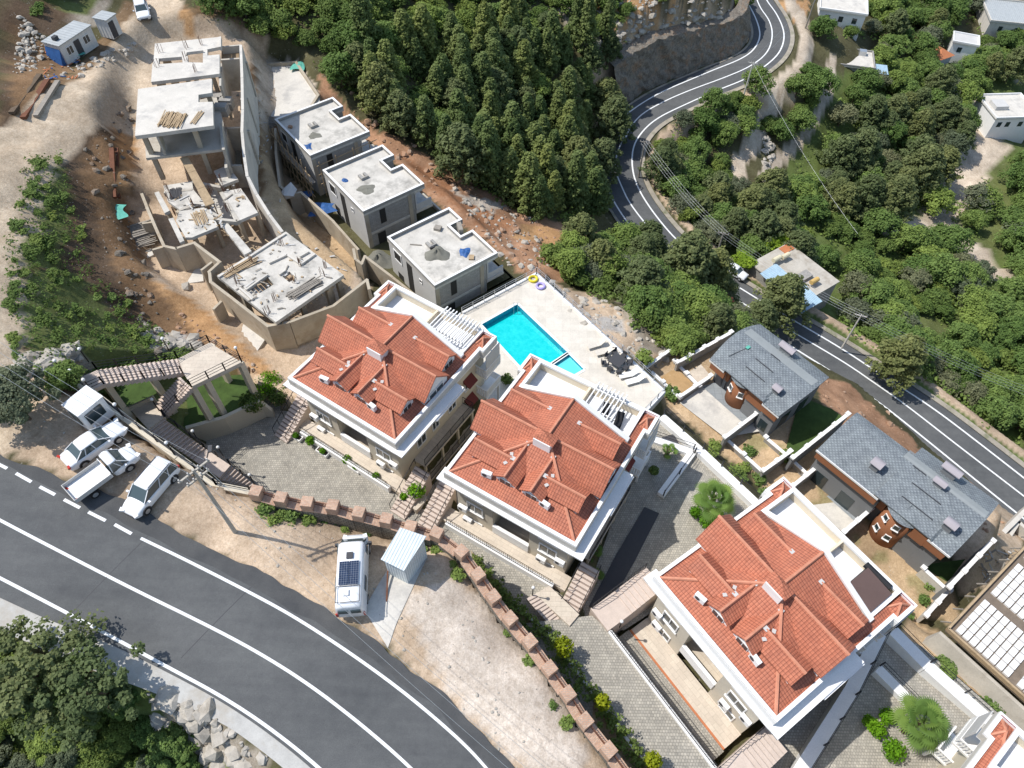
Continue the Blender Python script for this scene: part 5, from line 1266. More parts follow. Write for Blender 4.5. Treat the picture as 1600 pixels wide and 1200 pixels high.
lounger('cream sun lounger nearest the pool railing gap', tuple(P(931,541,-9.97)), R(22), 'deck'); lounger('cream sun lounger just below its twin on the terrace', tuple(P(944,552,-9.97)), R(18), 'deck')
lounger('white sun lounger near the right end of the pool terrace', tuple(P(981,588,-9.97)), R(15)); lounger('white sun lounger at the very end, beside the other one', tuple(P(991,597,-9.97)), R(20))
def dining(c):
    t = thing('garden_table', 'square dark grey rattan table on the pool terrace', 'table', c, R(-40)); m = MB(); m.box(-.75,-.75,.68,.75,.75,.74); m.build('tabletop', M['darkgrey'], t)
    for x, y in ((-.6,-.6),(.6,-.6),(.6,.6),(-.6,.6)): l = MB(); l.box(x-.05,y-.05,0,x+.05,y+.05,.679); l.build('leg', M['darkgrey'], t)
    first = None
    names = ['left','upper left','upper','upper right','right','lower right','lower','lower left']
    for k in range(8):
        a = R(-40+45*k+90); q = Vector(c)+Vector((math.cos(a), math.sin(a), 0))*(1.15 if k%2==0 else 1.35)
        lb = f'dark rattan chair at the square terrace table, on its {names[k]} side'
        if first is None:
            ch = thing('garden_chair', lb, 'chair', q, a+R(90), 'rattan chairs round the terrace table'); s = MB(); s.box(-.25,-.25,.38,.25,.25,.45); s.build('seat', M['darkgrey'], ch); s = MB(); s.box(-.25,-.3,.3,.25,-.251,.85); s.build('backrest', M['darkgrey'], ch)
            for x in (-.21,.21):
                for y in (-.21,.21): s = MB(); s.box(x-.03,y-.03,0,x+.03,y+.03,.379); s.build('leg', M['darkgrey'], ch)
            first = ch
        else: copy_thing(first, q, a+R(90), lb)
dining(tuple(P(963,569,-9.97)))
def swim_ring(label, p, mat):
    m = MB(); n = 20; k = 8; b = 0
    for i in range(n):
        a = 2*math.pi*i/n
        for j in range(k): t = 2*math.pi*j/k; r = .45+.14*math.cos(t); m.v.append((r*math.cos(a), r*math.sin(a), .14+.14*math.sin(t)))
    for i in range(n):
        for j in range(k): m.f.append((i*k+j, ((i+1)%n)*k+j, ((i+1)%n)*k+(j+1)%k, i*k+(j+1)%k)); m.m.append(0)
    o = m.build('swim_ring', M[mat], smooth=True); o.location = p; tag(o, label, 'swim ring')
swim_ring('yellow inflatable ring at the top corner of the pool terrace', P(833,437,-9.97), 'yellow'); swim_ring('violet inflatable ring on the pool terrace', P(844.5,448,-9.97), 'lavender')
def roof_lounger(lx, ly, lb):
    x,y,z,t = ZR[2]; t = R(t); q = (x+lx*math.cos(t)-ly*math.sin(t), y+lx*math.sin(t)+ly*math.cos(t), z-.85); lounger(lb, q, t+R(100), 'black', 'black loungers on the roof terrace')
roof_lounger(2.2, 11.9, 'black lounger on the roof terrace of the middle apartment house, nearer its pergola'); roof_lounger(3.6, 11.7, 'black lounger on the roof terrace of the middle apartment house, nearer the corner')
# ---------------------------------------------------------------- concrete building site
def W2(pts, Z):
    zs = Z if hasattr(Z,'__len__') else [Z]*len(pts)
    return [P(a, b, z) for (a, b), z in zip(pts, zs)]
def pslab(mb, pts, Z, th):
    w = W2(pts, Z); zs = [p.z for p in w]
    return mb.prism([(p.x,p.y) for p in w], [z-th for z in zs][::1] if _ccw(w) else [z-th for z in zs][::-1], zs if _ccw(w) else zs[::-1])
def _ccw(w): return sum(w[i].x*w[(i+1)%len(w)].y-w[(i+1)%len(w)].x*w[i].y for i in range(len(w))) > 0
def pwall(mb, pts, Z, depth, w=.3):
    q = W2(pts, Z); dp = depth if hasattr(depth,'__len__') else [depth]*len(q)
    for i in range(len(q)-1):
        a, b = q[i], q[i+1]; d = (b-a); d.z = 0; e = d.normalized()*(w*.5 if i < len(q)-2 else 0); n_ = Vector((-d.y,d.x,0)).normalized()*w/2; b2 = b+e
        mb.hexa([a-n_-Vector((0,0,dp[i])), b2-n_-Vector((0,0,dp[i+1])), b2+n_-Vector((0,0,dp[i+1])), a+n_-Vector((0,0,dp[i])), a-n_, b2-n_, b2+n_, a+n_])
def pcol(mb, px, py, Z, h, w=.45, rz=0):
    p = P(px, py, Z); mb.obox((p.x, p.y, Z-h/2), (w, w, h), rz)
def planks(name, label, p, L, W_, n, rz, mat='wood', cat='timber pile', group=None, layers=2, seed=1):
    r_ = random.Random(seed); mb = MB()
    for l in range(layers):
        for i in range(n): mb.obox((.25*L*(r_.random()-.5)*.5, (i/(n-1)-.5)*W_+.05*r_.random(), .05+.09*l+.03*r_.random()), (L*(.8+.3*r_.random()), .10, .05), .12*(r_.random()-.5)+(.15 if l else 0))
    o = mb.build(name, M[mat]); o.location = p; o.rotation_euler = (0,0,rz); return tag(o, label, cat, group)
# A: upper concrete frame
A = thing('unfinished_shell', 'bare concrete house frame with a wide pale slab standing on tall slanting looking columns', 'building shell', tuple(P(270,200,-2)))
A['label'] = 'bare two level concrete house frame under a wide pale slab, at the upper left'
m = MB(); pslab(m, [(215.6,139),(331,123),(331,145),(310,148),(310,159.6),(332.4,159),(333.6,196),(211,212.4)], 4, .42); m.build('roof_slab', M['conclight'], A, True)
m = MB(); pslab(m, [(228,247),(349,233),(349,192),(338,150),(224,175)], 1.1, .3); m.build('floor_slab', M['concrete'], A, True)
m = MB()
for q in ((223,208),(302,199),(224,150),(322,138),(262,146)): pcol(m, *q, 3.58, 5.9, .5, .3)
m.each('column', M['form'], A, True)
m = MB(); pwall(m, [(344,192),(349,234)], 1.6, 3.2, .3); pwall(m, [(245,196),(246,215)], 3.5, 2.2, .2); m.each('wall', M['concrete'], A, True)
m = MB(); pwall(m, [(255,176),(320,168)], 3.5, 2.4, .25); m.build('back_wall', M['block'], A, True)
B2_ = thing('unfinished_shell', 'flat concrete shell with two square roof openings, behind the wide pale slab', 'building shell', tuple(P(280,110,-2)))
m = MB()
for pg in ([(242,68),(340,58),(344,57),(344,73),(324,77),(317,80),(317,78),(292,81),(290,88),(240,92)], [(238,101),(292,97),(320,98),(320,87),(343,85),(343,115),(328,117),(236,128)]): pslab(m, pg, 3.2, .4)
pslab(m, [(284,88),(293,87.5),(294,101),(286,101)], 3.19, .38); pslab(m, [(241,92),(248,91.6),(248,101),(238,101)], 3.19, .38); pslab(m, [(317,78),(324,77),(324,98),(317,98)], 3.19, .38)
m.build('roof_slab', M['conclight'], B2_, True)
m = MB(); pwall(m, [(344,57),(344,73)], 3.7, .5, .2); pwall(m, [(292,81),(317,78)], 3.5, .32, .2); m.each('upstand', M['conclight'], B2_, True)
m = MB()
for q in ((246,126),(253,125.5),(292,121),(305,119.5),(331,115),(262,91),(256,91.5),(341,110)): pcol(m, *q, 2.79, 4.6, .45, .3)
m.each('column', M['form'], B2_, True)
m = MB(); pwall(m, [(344,115),(344,134)], 2.7, 4.5, .25); m.build('wall', M['concrete'], B2_, True)
Y = thing('concrete_basin', 'row of open concrete chambers between the frames and the tall wall', 'concrete shell', tuple(P(355,130,-2)))
m = MB(); pwall(m, [(345,73),(376,70)], 2.6, 4, .25); pwall(m, [(345,93),(374,91)], 2.0, 4.2, .3); pwall(m, [(345,99),(345,132)], 1.8, 4, .25); pwall(m, [(353,200),(375,199)], -.2, 3, .3); pwall(m, [(352,198),(353,262)], -.2, 3.5, .3); pwall(m, [(353,258),(378,258)], -1, 3, .3)
m.each('wall', M['concrete'], Y, True)
m = MB(); pslab(m, [(346,76),(374,74),(373,90),(346,92)], 1.7, .3); m.build('fill', M['soil'], Y, True)
m = MB(); pslab(m, [(346,104),(372,102),(373,150),(347,152)], -3.4, .3); pslab(m, [(354,205),(376,204),(377,256),(354,258)], -3.6, .3); m.each('chamber_floor', M['cement'], Y, True)
TW = thing('retaining_wall', 'tall pale concrete wall right of the concrete frames, curving down to the lower slab', 'wall', tuple(P(380,150,-4)))
m = MB(); pwall(m, [(376,70),(378,120),(379,170),(378,205),(381,240),(386,274),(400,302),(420,334),(441,362)], [3.0,2.4,1.6,1.0,.4,-.4,-1.2,-1.8,-2.4], [7,7.5,8.5,9,9.0,8.8,8,7.2,6], .32); m.build('wall_panel', M['conclight'], TW, True)
m = MB()
for q, z in (((377,108),2.2),((378,165),1.4),((380,215),.6)): a = P(*q, z-1.5); m.obox((a.x+.45, a.y+.2, z-3), (.9, .35, 4.6), .1)
m.each('buttress', M['concrete'], TW, True)
for k, (q, z, L_) in enumerate((((345,168),1.2,'upper'),((353,158),.8,'taller'),((339,152),.8,'lower'))):
    m = MB(); p = P(*q, z)
    m.box(-.75,-.6,-.9,.75,.6,.0); m.box(-.7,-.5,.002,.7,.5,.35); o = m.build('block_stack', M['block']); o.location = p; tag(o, f'{L_} pallet stack of grey blocks beside the wide slab', 'block stack', 'pallets of grey blocks')
planks('timber_pile', 'fan of light boards lying on the wide pale slab', P(270,188,4.02), 2.6, 2.4, 16, R(80), 'wood', layers=2, seed=2)
planks('timber_pile', 'few long boards near the right corner of the wide pale slab', P(309,184,4.02), 2.4, .5, 4, R(80), 'wood', layers=1, seed=3)
planks('timber_pile', 'heap of grey boards beside the tall wall in the yard', P(412,193,-7), 3.4, 2.6, 14, R(-30), 'woodgrey', layers=4, seed=4)
planks('timber_pile', 'stack of beams leaning by the corner of the stepped wall', P(207,366,-3.4), 4.2, 2.2, 12, R(20), 'woodgrey', layers=4, seed=5)
planks('timber_pile', 'second stack of beams below the first beside the stepped wall', P(212,381,-3.6), 4.0, 1.6, 8, R(25), 'woodgrey', layers=3, seed=6)
# B: middle skeleton, at first floor height
K = thing('unfinished_shell', 'half built concrete floor crossed by a plank walkway, between the wide slab and the lower slab', 'building shell', tuple(P(310,310,-5)))
K['label'] = 'half built concrete floor crossed by a long plank walkway'
m = MB()
for pg in ([(255,290),(300,283),(302,296),(322,320),(300,318),(280,327),(262,314)], [(280,330),(318,324),(330,332),(341,354),(300,371),(290,371),(275,345)], [(334,267),(356,258),(372,280),(346,290)], [(346,300),(376,294),(403,332),(375,344),(366,344)], [(241,301),(248,299),(265,329),(257,333)], [(263,342),(271,340),(288,376),(281,379)]): pslab(m, pg, -1.6, .35)
m.each('floor_slab', M['slab'], K, True)
m = MB()
for a, b in (((256,300),(300,296)), ((300,283),(345,292)), ((318,326),(346,340)), ((322,340),(370,345)), ((280,328),(302,320)), ((345,300),(372,345))): pwall(m, [a, b], -1.55, .5, .35)
m.each('beam', M['concrete'], K, True)
m = MB()
for q in ((262,300),(298,300),(278,330),(300,362),(335,350),(286,372),(340,288),(352,282),(372,340),(400,330),(365,262),(350,305),(262,330)): pcol(m, *q, -1.97, 4.0, .4, -.6)
m.each('column', M['form'], K, True)
m = MB(); pslab(m, [(338,278),(352,296),(370,345),(345,350),(325,320)], -3.4, .2); m.build('lower_slab', M['conclight'], K, True)
wk = thing('plank_walkway', 'long plywood walkway running from the upper frame down across the half built floor', 'walkway', tuple(P(310,280,1)))
m = MB(); pslab(m, [(281,247),(293,244),(306,266),(294,270)], [.6,.6,.1,.1], .12); pslab(m, [(294,270.4),(306,266.4),(320,291),(308,296)], [.1,.1,-.5,-.5], .12); pslab(m, [(308,296.4),(320,291.4),(335,317),(321,322)], [-.5,-.5,-1.1,-1.1], .12); m.each('board', M['wood'], wk, True)
m = MB()
for q, z in (((284,249),.4),((304,266),0),((318,292),-.7),((333,316),-1.3),((322,321),-1.3)): p = P(*q, z); m.beam(p, p-Vector((0,0,3.5)), .09)
m.each('prop', M['wood'], wk, True)
br = thing('beam_bridge', 'narrow concrete beam in wooden formwork leading to the lower slab', 'beam', tuple(P(365,370,-2)))
m = MB(); pslab(m, [(343,348),(352,344),(393,392),(382,398)], -1.9, .45); m.build('beam', M['slab'], br, True)
m = MB()
for i in range(6):
    t = i/5; a = P(344+38*t-3, 350+42*t+2, -2.1); b = P(353+40*t+4, 347+42*t-3, -2.1); m.beam(a, b, .1)
m.each('cross_bar', M['wood'], br, True)
# rebar starters and litter
def rebar(label, pts, Z, n, seed, grp=None):
    r_ = random.Random(seed); mb = MB(); root = P(*pts[0], Z)
    for (a, b) in pts:
        c = P(a, b, Z)
        for i in range(n): q = c+Vector((.5*(r_.random()-.5), .5*(r_.random()-.5), -.02)); mb.beam(q, q+Vector((.12*(r_.random()-.5), .12*(r_.random()-.5), .9+.3*r_.random())), .035)
    o = mb.build('rebar', M['rust']); return tag(o, label, 'steel bars', grp)
rebar('rusty bars sticking up from the half built floor', [(262,297),(266,312),(275,335),(300,322),(350,300),(358,330),(372,300),(330,300),(345,285)], -1.6, 5, 1)
rebar('rusty bars sticking up from the lower slab', [(362,425),(372,445),(440,385),(470,415),(505,430),(430,470),(420,490),(460,440),(395,410),(510,420)], -2.2, 5, 2)
rebar('bars standing on the roof of the shell behind the wide slab', [(252,82),(291,76),(290,95),(316,70),(245,105),(305,112)], 3.2, 4, 3)
def litter(label, box, Z, n, seed, mats=('wood','woodgrey','lightblock'), on=None):
    r_ = random.Random(seed)
    mb = MB()
    for i in range(n):
        a = box[0]+(box[2]-box[0])*r_.random(); b = box[1]+(box[3]-box[1])*r_.random()
        if on and not pip(np.array([a]), np.array([b]), on)[0]: continue
        p = P(a, b, Z) if Z is not None else G(a, b)+Vector((0,0,.05)); mb.mat(r_.randrange(len(mats)))
        mb.obox(p+Vector((0,0,.05+.08*r_.random())), (.2+1.1*r_.random()**3, .08+.1*r_.random(), .04+.05*r_.random()), r_.random()*3.1, .1*r_.random(), .1*(r_.random()-.5))
    o = mb.build('building_rubbish', [M[x] for x in mats]); tag(o, label, 'rubbish', kind='stuff'); return o
SLC = [(342,430),(446,364),(533,429),(430,500)]
litter('boards, offcuts and blocks scattered over the lower slab', (340,362,537,503), -2.2, 130, 4, on=SLC)
litter('boards and offcuts scattered over the half built floor', (255,285,400,370), -1.6, 90, 5, on=[(256,290),(300,284),(345,262),(400,330),(340,354),(292,371)])
litter('offcuts strewn over the sandy yard', (425,300,560,440), None, 70, 6, on=[(430,310),(455,305),(560,400),(540,430),(450,370)])
litter('timber rubbish under the lower slab', (440,420,570,530), -6.8, 150, 7, ('wood','woodgrey','darkgrey'), on=[(450,510),(550,440),(580,470),(560,500),(470,535)])
litter('stones and offcuts strewn beside the pale yard', (400,150,425,260), None, 30, 8)
litter('boards heaped behind the wall of the larger villa', (1530,860,1590,910), None, 60, 9)
# C: lower slab
Cc = thing('unfinished_shell', 'lower concrete slab with a stairwell, ringed by a tall retaining wall', 'building shell', tuple(P(440,440,-6)))
def slab_holed(name, pts, holes, Z, th, mat, parent):
    bm = bmesh.new(); es = []
    for lp in [W2(pts, Z)]+[W2(h, Z) for h in holes]:
        v_ = [bm.verts.new((p.x, p.y, Z)) for p in lp]
        for i in range(len(v_)): es.append(bm.edges.new((v_[i], v_[(i+1)%len(v_)])))
    bmesh.ops.triangle_fill(bm, use_beauty=True, edges=es)
    for f in bm.faces:
        f.normal_update()
        if f.normal.z < 0: f.normal_flip()
    g = bmesh.ops.extrude_face_region(bm, geom=list(bm.faces)); bmesh.ops.translate(bm, verts=[v for v in g['geom'] if isinstance(v, bmesh.types.BMVert)], vec=(0,0,-th)); bmesh.ops.recalc_face_normals(bm, faces=bm.faces)
    Mi = Matrix.Translation(parent.location).inverted(); bm.transform(Mi)
    me = bpy.data.meshes.new(name); bm.to_mesh(me); bm.free(); me.materials.append(M[mat]); metric_uv(me); o = bpy.data.objects.new(name, me); COL.objects.link(o); o.parent = parent; return o
slab_holed('roof_slab', [(338.8,431),(446.4,361.6),(537,429.6),(430.9,503.3)], [[(441,432),(452,424),(463,434),(452,441)], [(385,452),(417,431),(428,444),(397,464)]], -2.2, .4, 'slab', Cc)
m = MB()
for a, b in (((436,428),(446,421)),((420,410),(448,397)),((448,397),(470,412)),((468,400),(482,392)),((470,412),(492,396)),((384,452),(418,428)),((374,449),(394,467))): pwall(m, [a, b], -1.95, .245, .2)
pwall(m, [(341,432),(446,364)], -2.0, .19, .25); m.each('upstand', M['conclight'], Cc, True)
m = MB()
for i in range(7): t = i/6; a = P(388+30*t, 456-20*t, 0); pslab(m, [(388+28*t,455-20*t),(391+28*t,452-20*t),(401+28*t,462-20*t),(398+28*t,465-20*t)], -2.5-.22*i, .1)
m.each('stair_step', M['conclight'], Cc, True)
m = MB()
for q in ((352,432),(446,370),(526,430),(432,494),(398,398),(510,446),(470,470),(380,460),(490,405),(512,440)): pcol(m, *q, -2.61, 4.6, .5, -.75)
m.each('column', M['form'], Cc, True)
m = MB()
for i in range(12): t = i/11; a = P(436+98*t, 500-68*t, -2.75); m.beam(a+Vector((-.6,.5,0)), a+Vector((.45,-.4,0)), .1)
for i in range(6): t = i/5; a = P(342+98*t, 430-64*t, -2.75); m.beam(a+Vector((.6,-.5,0)), a+Vector((-.5,.4,0)), .1)
m.each('formwork_joist', M['wood'], Cc, True)
planks('timber_pile', 'stack of long boards near the right edge of the lower slab', P(477,452,-2.17), 3.6, .9, 7, R(38), 'woodgrey', layers=3, seed=8)
planks('timber_pile', 'row of long boards along the upper left edge of the lower slab', P(378,418,-2.17), 3.8, .8, 5, R(40), 'wood', layers=2, seed=9)
planks('timber_pile', 'boards lying on the half built floor beside the walkway', P(312,340,-1.57), 2.4, 1.3, 9, R(-60), 'wood', layers=1, seed=10)
planks('timber_pile', 'bundle of dark bars on the half built floor', P(274,303,-1.57), 1.8, 1.1, 12, R(-75), 'darkgrey', layers=1, seed=11)
CW = thing('retaining_wall', 'zigzag formed concrete wall with wide footings round the lower slab', 'wall', tuple(P(400,500,-6)))
m = MB(); pwall(m, [(221,302),(232,330),(244,358),(256,384),(274,388),(303,379),(343,409),(327,424),(329,440),(372,473),(418,509),(452,503)], [-1.3,-1.5,-1.6,-1.7,-1.7,-1.7,-1.9,-2.2,-2.3,-2.5,-2.8,-2.8], [2.4,2.6,2.8,3.2,3.3,3.3,3.2,3.2,3.4,3.8,4.0,4.0], .3)
m.build('wall_panel', M['form'], CW, True)
m = MB(); pwall(m, [(222,349),(243,346)], -1.9, 2.6, .25); pwall(m, [(238,390),(256,385)], -2.0, 2.8, .25); pwall(m, [(314,422),(331,409)], -2.1, 3.0, .25); pwall(m, [(333,483),(346,470)], -3.4, 2.3, .25); pwall(m, [(452,503),(520,478),(573,437),(577,452)], [-2.8,-3.6,-3.8,-3.8], 3.4, .3)
m.each('wing_wall', M['form'], CW, True)
m = MB(); pslab(m, [(248,412),(270,402),(316,420),(318,439),(284,444),(256,430)], -5.0, .4); pslab(m, [(318,440),(332,436),(416,518),(413,532),(402,548),(326,480)], -5.9, .4); pslab(m, [(212,398),(236,388),(240,398),(216,409)], -4.2, .4); m.each('footing', M['conclight'], CW, True)
# plank shed strip and steel beams on the bank
for k, (a, b, w, mt, lb) in enumerate((((176,235),(180,312),.5,'rust','rusty steel beam lying in the cut, nearer the bank'),((184,235),(187,312),.35,'rust','red steel beam lying in the cut beside the first one'),((92,130),(58,185),.55,'woodgrey','grey beam lying by the dirt road, nearest the track'),((76,128),(38,188),.6,'rust','rusty beam lying by the dirt road'),((64,120),(20,180),.6,'bark','dark beam lying by the dirt road, farthest from the track'))):
    m = MB(); m.beam(G(*a)+Vector((0,0,.25)), G(*b)+Vector((0,0,.25)), w, .3); o = m.build('steel_beam' if 'steel' in lb or 'rusty' in lb else 'timber_beam', M[mt]); tag(o, lb, 'beam', 'beams lying about the site')
# yard walls
YW = thing('retaining_wall', 'low pale wall from the yard towards the sand beside the villas', 'wall', tuple(P(450,300,-7)))
m = MB(); pwall(m, [(430,200),(431,240),(437,290),(452,303),(470,300),(520,345),(560,390)], [-6.8,-6.9,-7.2,-7.5,-7.6,-8.2,-8.6], [4,4,4,3.5,3,3,3], .3); m.build('wall_panel', M['form'], YW, True)
YW2 = thing('retaining_wall', 'stepped pale wall between the sandy yard and the first apartment house', 'wall', tuple(P(600,430,-9)))
m = MB(); pwall(m, [(552,388),(555,404),(565,412),(570,400),(612,432),(650,462)], [-7.6,-7.7,-7.9,-7.9,-8.4,-9], 3.6, .3); m.build('wall_panel', M['form'], YW2, True)
YW3 = thing('retaining_wall', 'wall and kerb round the pale concrete yard at the top', 'wall', tuple(P(430,100,-7)))
m = MB(); pwall(m, [(388,101),(462,96),(497,148),(486,165)], [-6.5,-6.4,-6.6,-6.6], [1.5,2,4,4.5], .35); m.build('wall_panel', M['form'], YW3, True)
m = MB(); m.rock((0,0,.3), 1.0, random.Random(3)); o = m.build('boulder', M['lightblock']); o.location = P(451,303,-7.6); tag(o, 'pale boulder at the corner of the yard wall', 'boulder')
m = MB(); m.rock((0,0,.2), .6, random.Random(4)); o = m.build('boulder', M['rock']); o.location = G(292,451); tag(o, 'single stone on the orange soil below the concrete footing', 'boulder')
# formwork slab at the right edge
FS = thing('formwork_slab', 'large floor slab with rows of white blocks in rusty reinforcement, at the right edge', 'building shell', tuple(P(1560,980,-14)))
fsq = [(1479,984),(1560,900),(1640,815),(1800,960),(1700,1180)]
w_ = [P(a, b, -12) for a, b in [(1479,984),(1616,838),(1850,1060),(1640,1112)]]
e0 = (w_[1]-w_[0]).normalized(); q_ = (P(1600,1090,-12)-w_[0]); e1 = Vector((e0.y,-e0.x,0)); 
def fs(u, v, z=0): return w_[0]+e0*u+e1*v+Vector((0,0,z))
m = MB(); m.prism([tuple(fs(0,0))[:2], tuple(fs(24,0))[:2], tuple(fs(24,22))[:2], tuple(fs(0,22))[:2]][::-1], -12.4, -12.0); m.build('deck', M['deckform'], FS, True)
m = MB()
i = 0
for u in np.arange(.5, 18, .92):
    if int(u/.92) % 6 == 5: continue
    for v in np.arange(.5, 18, .62):
        if int(v/.62) % 9 == 8: continue
        a = fs(u, v, .0); m.hexa([fs(u+x, v+y, z) for z in (.004,.22) for x, y in ((0,0),(.78,0),(.78,.5),(0,.5))])
o = m.build('polystyrene_block', M['white'], FS, True); o['kind'] = 'stuff'; o['label'] = 'rows of white polystyrene blocks between rusty bars'
m = MB()
for a, b in ((fs(0,0),fs(24,0)), (fs(0,0),fs(0,22))): m.beam(a+Vector((0,0,.15)), b+Vector((0,0,.15)), .18, .5)
m.each('edge_board', M['wood'], FS, True)
m = MB()
for k in range(9): a = fs(1+k*1.9, -.1, -.2); m.beam(a, a-e1*.5+Vector((0,0,-.9)), .1)
m.each('prop', M['woodgrey'], FS, True)
m = MB(); a, b, c, d_ = fs(-.3,-1.2,-7), fs(-.3,22,-7), fs(-.05,22,-.3), fs(-.05,0,-.3); m.hexa([fs(-2.6,-.8,-6), fs(-2.6,22,-6), fs(-.2,22,-6), fs(-.2,-.8,-6), fs(-.5,-.2,-.45), fs(-.5,22,-.45), fs(-.2,22,-.45), fs(-.2,-.2,-.45)]); m.build('retaining_wall', M['concrete'], FS, True)
cc = thing('culvert', 'concrete channel and parapet beside the road end at the right edge', 'culvert', tuple(P(1590,800,-25)))
m = MB(); pwall(m, [(1548,852),(1618,782)], -26, 3, .5); pwall(m, [(1575,842),(1592,815),(1625,845)], -26.5, 3, .4); m.each('wall', M['conclight'], cc, True)
# ---------------------------------------------------------------- site cabins
def cabin(name, label, c0, c1, c2, Ztop, h, mats, door, wins, rise=0.0):
    """c0,c1 = ends of the long front eave, c2 = rear corner beyond c1 (picture points at roof height)"""
    a, b, c = P(*c0, Ztop), P(*c1, Ztop), P(*c2, Ztop); L = (b-a).length; ang = math.atan2(b.y-a.y, b.x-a.x); D = abs((c-b).dot(Vector((-math.sin(ang), math.cos(ang), 0))))
    root = thing(name, label, 'cabin', (a.x, a.y, Ztop-h), ang); m = MB(); m.box(0,0,0,L,D,h-.12); m.build('wall', M['cabin'], root)
    m = MB(); m.box(-.12,-.15,h-.118,L+.12,D+.12,h); m.build('roof', M[mats], root)
    m = MB(); m.box(L*door-.45,-.04,.05,L*door+.45,-.002,2.05); m.build('door', M['darkgrey'], root)
    for q in wins: f = MB(); f.box(L*q-.5,-.05,.95,L*q+.5,-.002,1.95); f = f.build('window', M['white'], root); g = MB(); g.box(L*q-.42,-.07,1.03,L*q-.04,-.051,1.87); g.box(L*q+.04,-.07,1.03,L*q+.42,-.051,1.87); g.each('pane', M['glass'], f)
    return root, L, D
cb, L, D = cabin('site_cabin', 'long white site cabin with a grey roof and three openings, at the upper left', (91,71), (140,39), (118,31), 4.2, 2.6, 'sheetroof', .47, (.22,.75))
m = MB(); m.obox((.9,1.2,2.85), (.6,.5,.4)); m.build('roof_vent', M['darkgrey'], cb); m = MB(); m.hexa([(-.7,.2,0),(-.02,.2,0),(-.02,D,0),(-.7,D,0),(-.3,.2,1.2),(-.02,.2,2.0),(-.02,D,2.0),(-.3,D,1.2)]); m.build('side_tarp', M['bluetarp'], cb)
cb2, L, D = cabin('site_cabin', 'small white guard cabin behind the long one', (165,31), (179,21), (159,17), 4.2, 2.5, 'sheetroof', .3, ())
m = MB(); m.box(L+.002,.6,.9,L+.05,1.7,1.9); m.build('window', M['glass'], cb2)
tarp('pale green sheet in front of the long site cabin', G(112,85)+Vector((0,0,.1)), 2.4, 21, 'greentarp', 'sheet')
litter('bricks, sacks and scrap beside the long site cabin', (70,80,125,125), None, 60, 22, ('redroof','lightblock','bluetarp','woodgrey'))
shd = thing('metal_shed', 'grey corrugated metal shed beside the white camper van', 'shed', tuple(P(632,890,.9)))
rf = [P(625,824,3.5), P(666,838,3.5), P(631,892,3.3), P(595,874,3.3)]
m = MB(); m.hexa([p-Vector((0,0,.08)) for p in (rf[3],rf[2],rf[1],rf[0])]+[rf[3],rf[2],rf[1],rf[0]]); m.build('roof', M['sheet'], shd, True)
m = MB(); cen = sum(rf, Vector())/4; ww = [cen+(p-cen)*.88 for p in rf]; m.prism([(p.x,p.y) for p in ww], 0.3, 3.2); m.build('wall', M['sheet'], shd, True)
ap = MB(); pslab(ap, [(585,862),(640,880),(650,905),(600,985),(560,960)], [.95,.9,.75,.3,.5], .1); 
_ap = MB(); _c4 = [onplane(a, b, NRP, .0) for a, b in [(570,955),(606,1012),(668,868),(625,852)]]
def _apf(u, v):
    p = _c4[0].lerp(_c4[1], u).lerp(_c4[3].lerp(_c4[2], u), v); return (p.x, p.y, H(p.x, p.y)+.045)
_ap.grid(16, 24, _apf); _ao = _ap.build('concrete_apron', M['conclight']); struct(_ao)
gp = thing('gate_post', 'long thin rusty pole standing at the edge of the concrete apron', 'post', tuple(P(605,949,.6)))
m = MB(); m.beam(P(604,950,.75), P(606,886,1.1), .1); m.build('bar', M['rust'], gp, True)
kb = thing('guard_booth', 'white boxy booth with a dark window, parked at the head of the stairs', 'booth', tuple(P(150,655,3.7)), R(-32))
m = MB(); m.box(-.9,-1.0,.1,.9,1.1,2.3); m.build('body', M['paintcar'], kb); m = MB(); m.box(.902,-.7,.9,.96,.7,2.0); m.box(-.5,-1.06,.9,.5,-1.002,1.9); m.each('window', M['glass'], kb); m = MB(); m.box(-.95,-1.05,2.301,.95,1.15,2.4); m.build('roof', M['paintcar'], kb)
# ---------------------------------------------------------------- stone stairs and platform
ST = thing('stone_stairs', 'long stone outdoor stairs with an upper bridge platform on columns', 'stairs', tuple(P(300,650,-5)))
def flight(a0, a1, Z0, b0, b1, Z1, n, root, under=.35):
    A0, A1, B0, B1 = P(*a0,Z0), P(*a1,Z0), P(*b0,Z1), P(*b1,Z1); m = MB()
    for i in range(n):
        t0, t1 = i/n, (i+1)/n; z = Z0+(Z1-Z0)*(i+.5)/n
        q = [A0.lerp(B0,t0), A1.lerp(B1,t0), A1.lerp(B1,t1), A0.lerp(B0,t1)]
        a = [(p.x,p.y) for p in q]; m.prism(a, z-under-abs(Z1-Z0)/n, z)
        e0, e1 = q[3], q[2]; 
    o = m.build('flight', M['step'], root, True)
    m = MB()
    for i in range(n):
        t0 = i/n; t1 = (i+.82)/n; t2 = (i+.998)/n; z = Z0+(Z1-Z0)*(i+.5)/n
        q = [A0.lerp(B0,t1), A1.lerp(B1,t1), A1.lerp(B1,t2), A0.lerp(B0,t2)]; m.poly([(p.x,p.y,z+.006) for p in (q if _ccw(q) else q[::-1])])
    m.build('step_strip', M['stepdark'], root, True)  # flat dark strip along the lower end of each tread
zt = .2
flight((152,578),(163,600),2.9,(278,560.5),(286.4,582),zt-.2,17,ST)
m = MB(); pslab(m, [(121,591),(152,578),(163,600),(141,611)], 3.0, .4); m.build('landing', M['step'], ST, True)
m = MB(); pslab(m, [(278,560.5),(327.5,535.4),(377.4,565.8),(299.3,604),(286.4,582)], zt, .45); m.build('platform', M['beige'], ST, True)
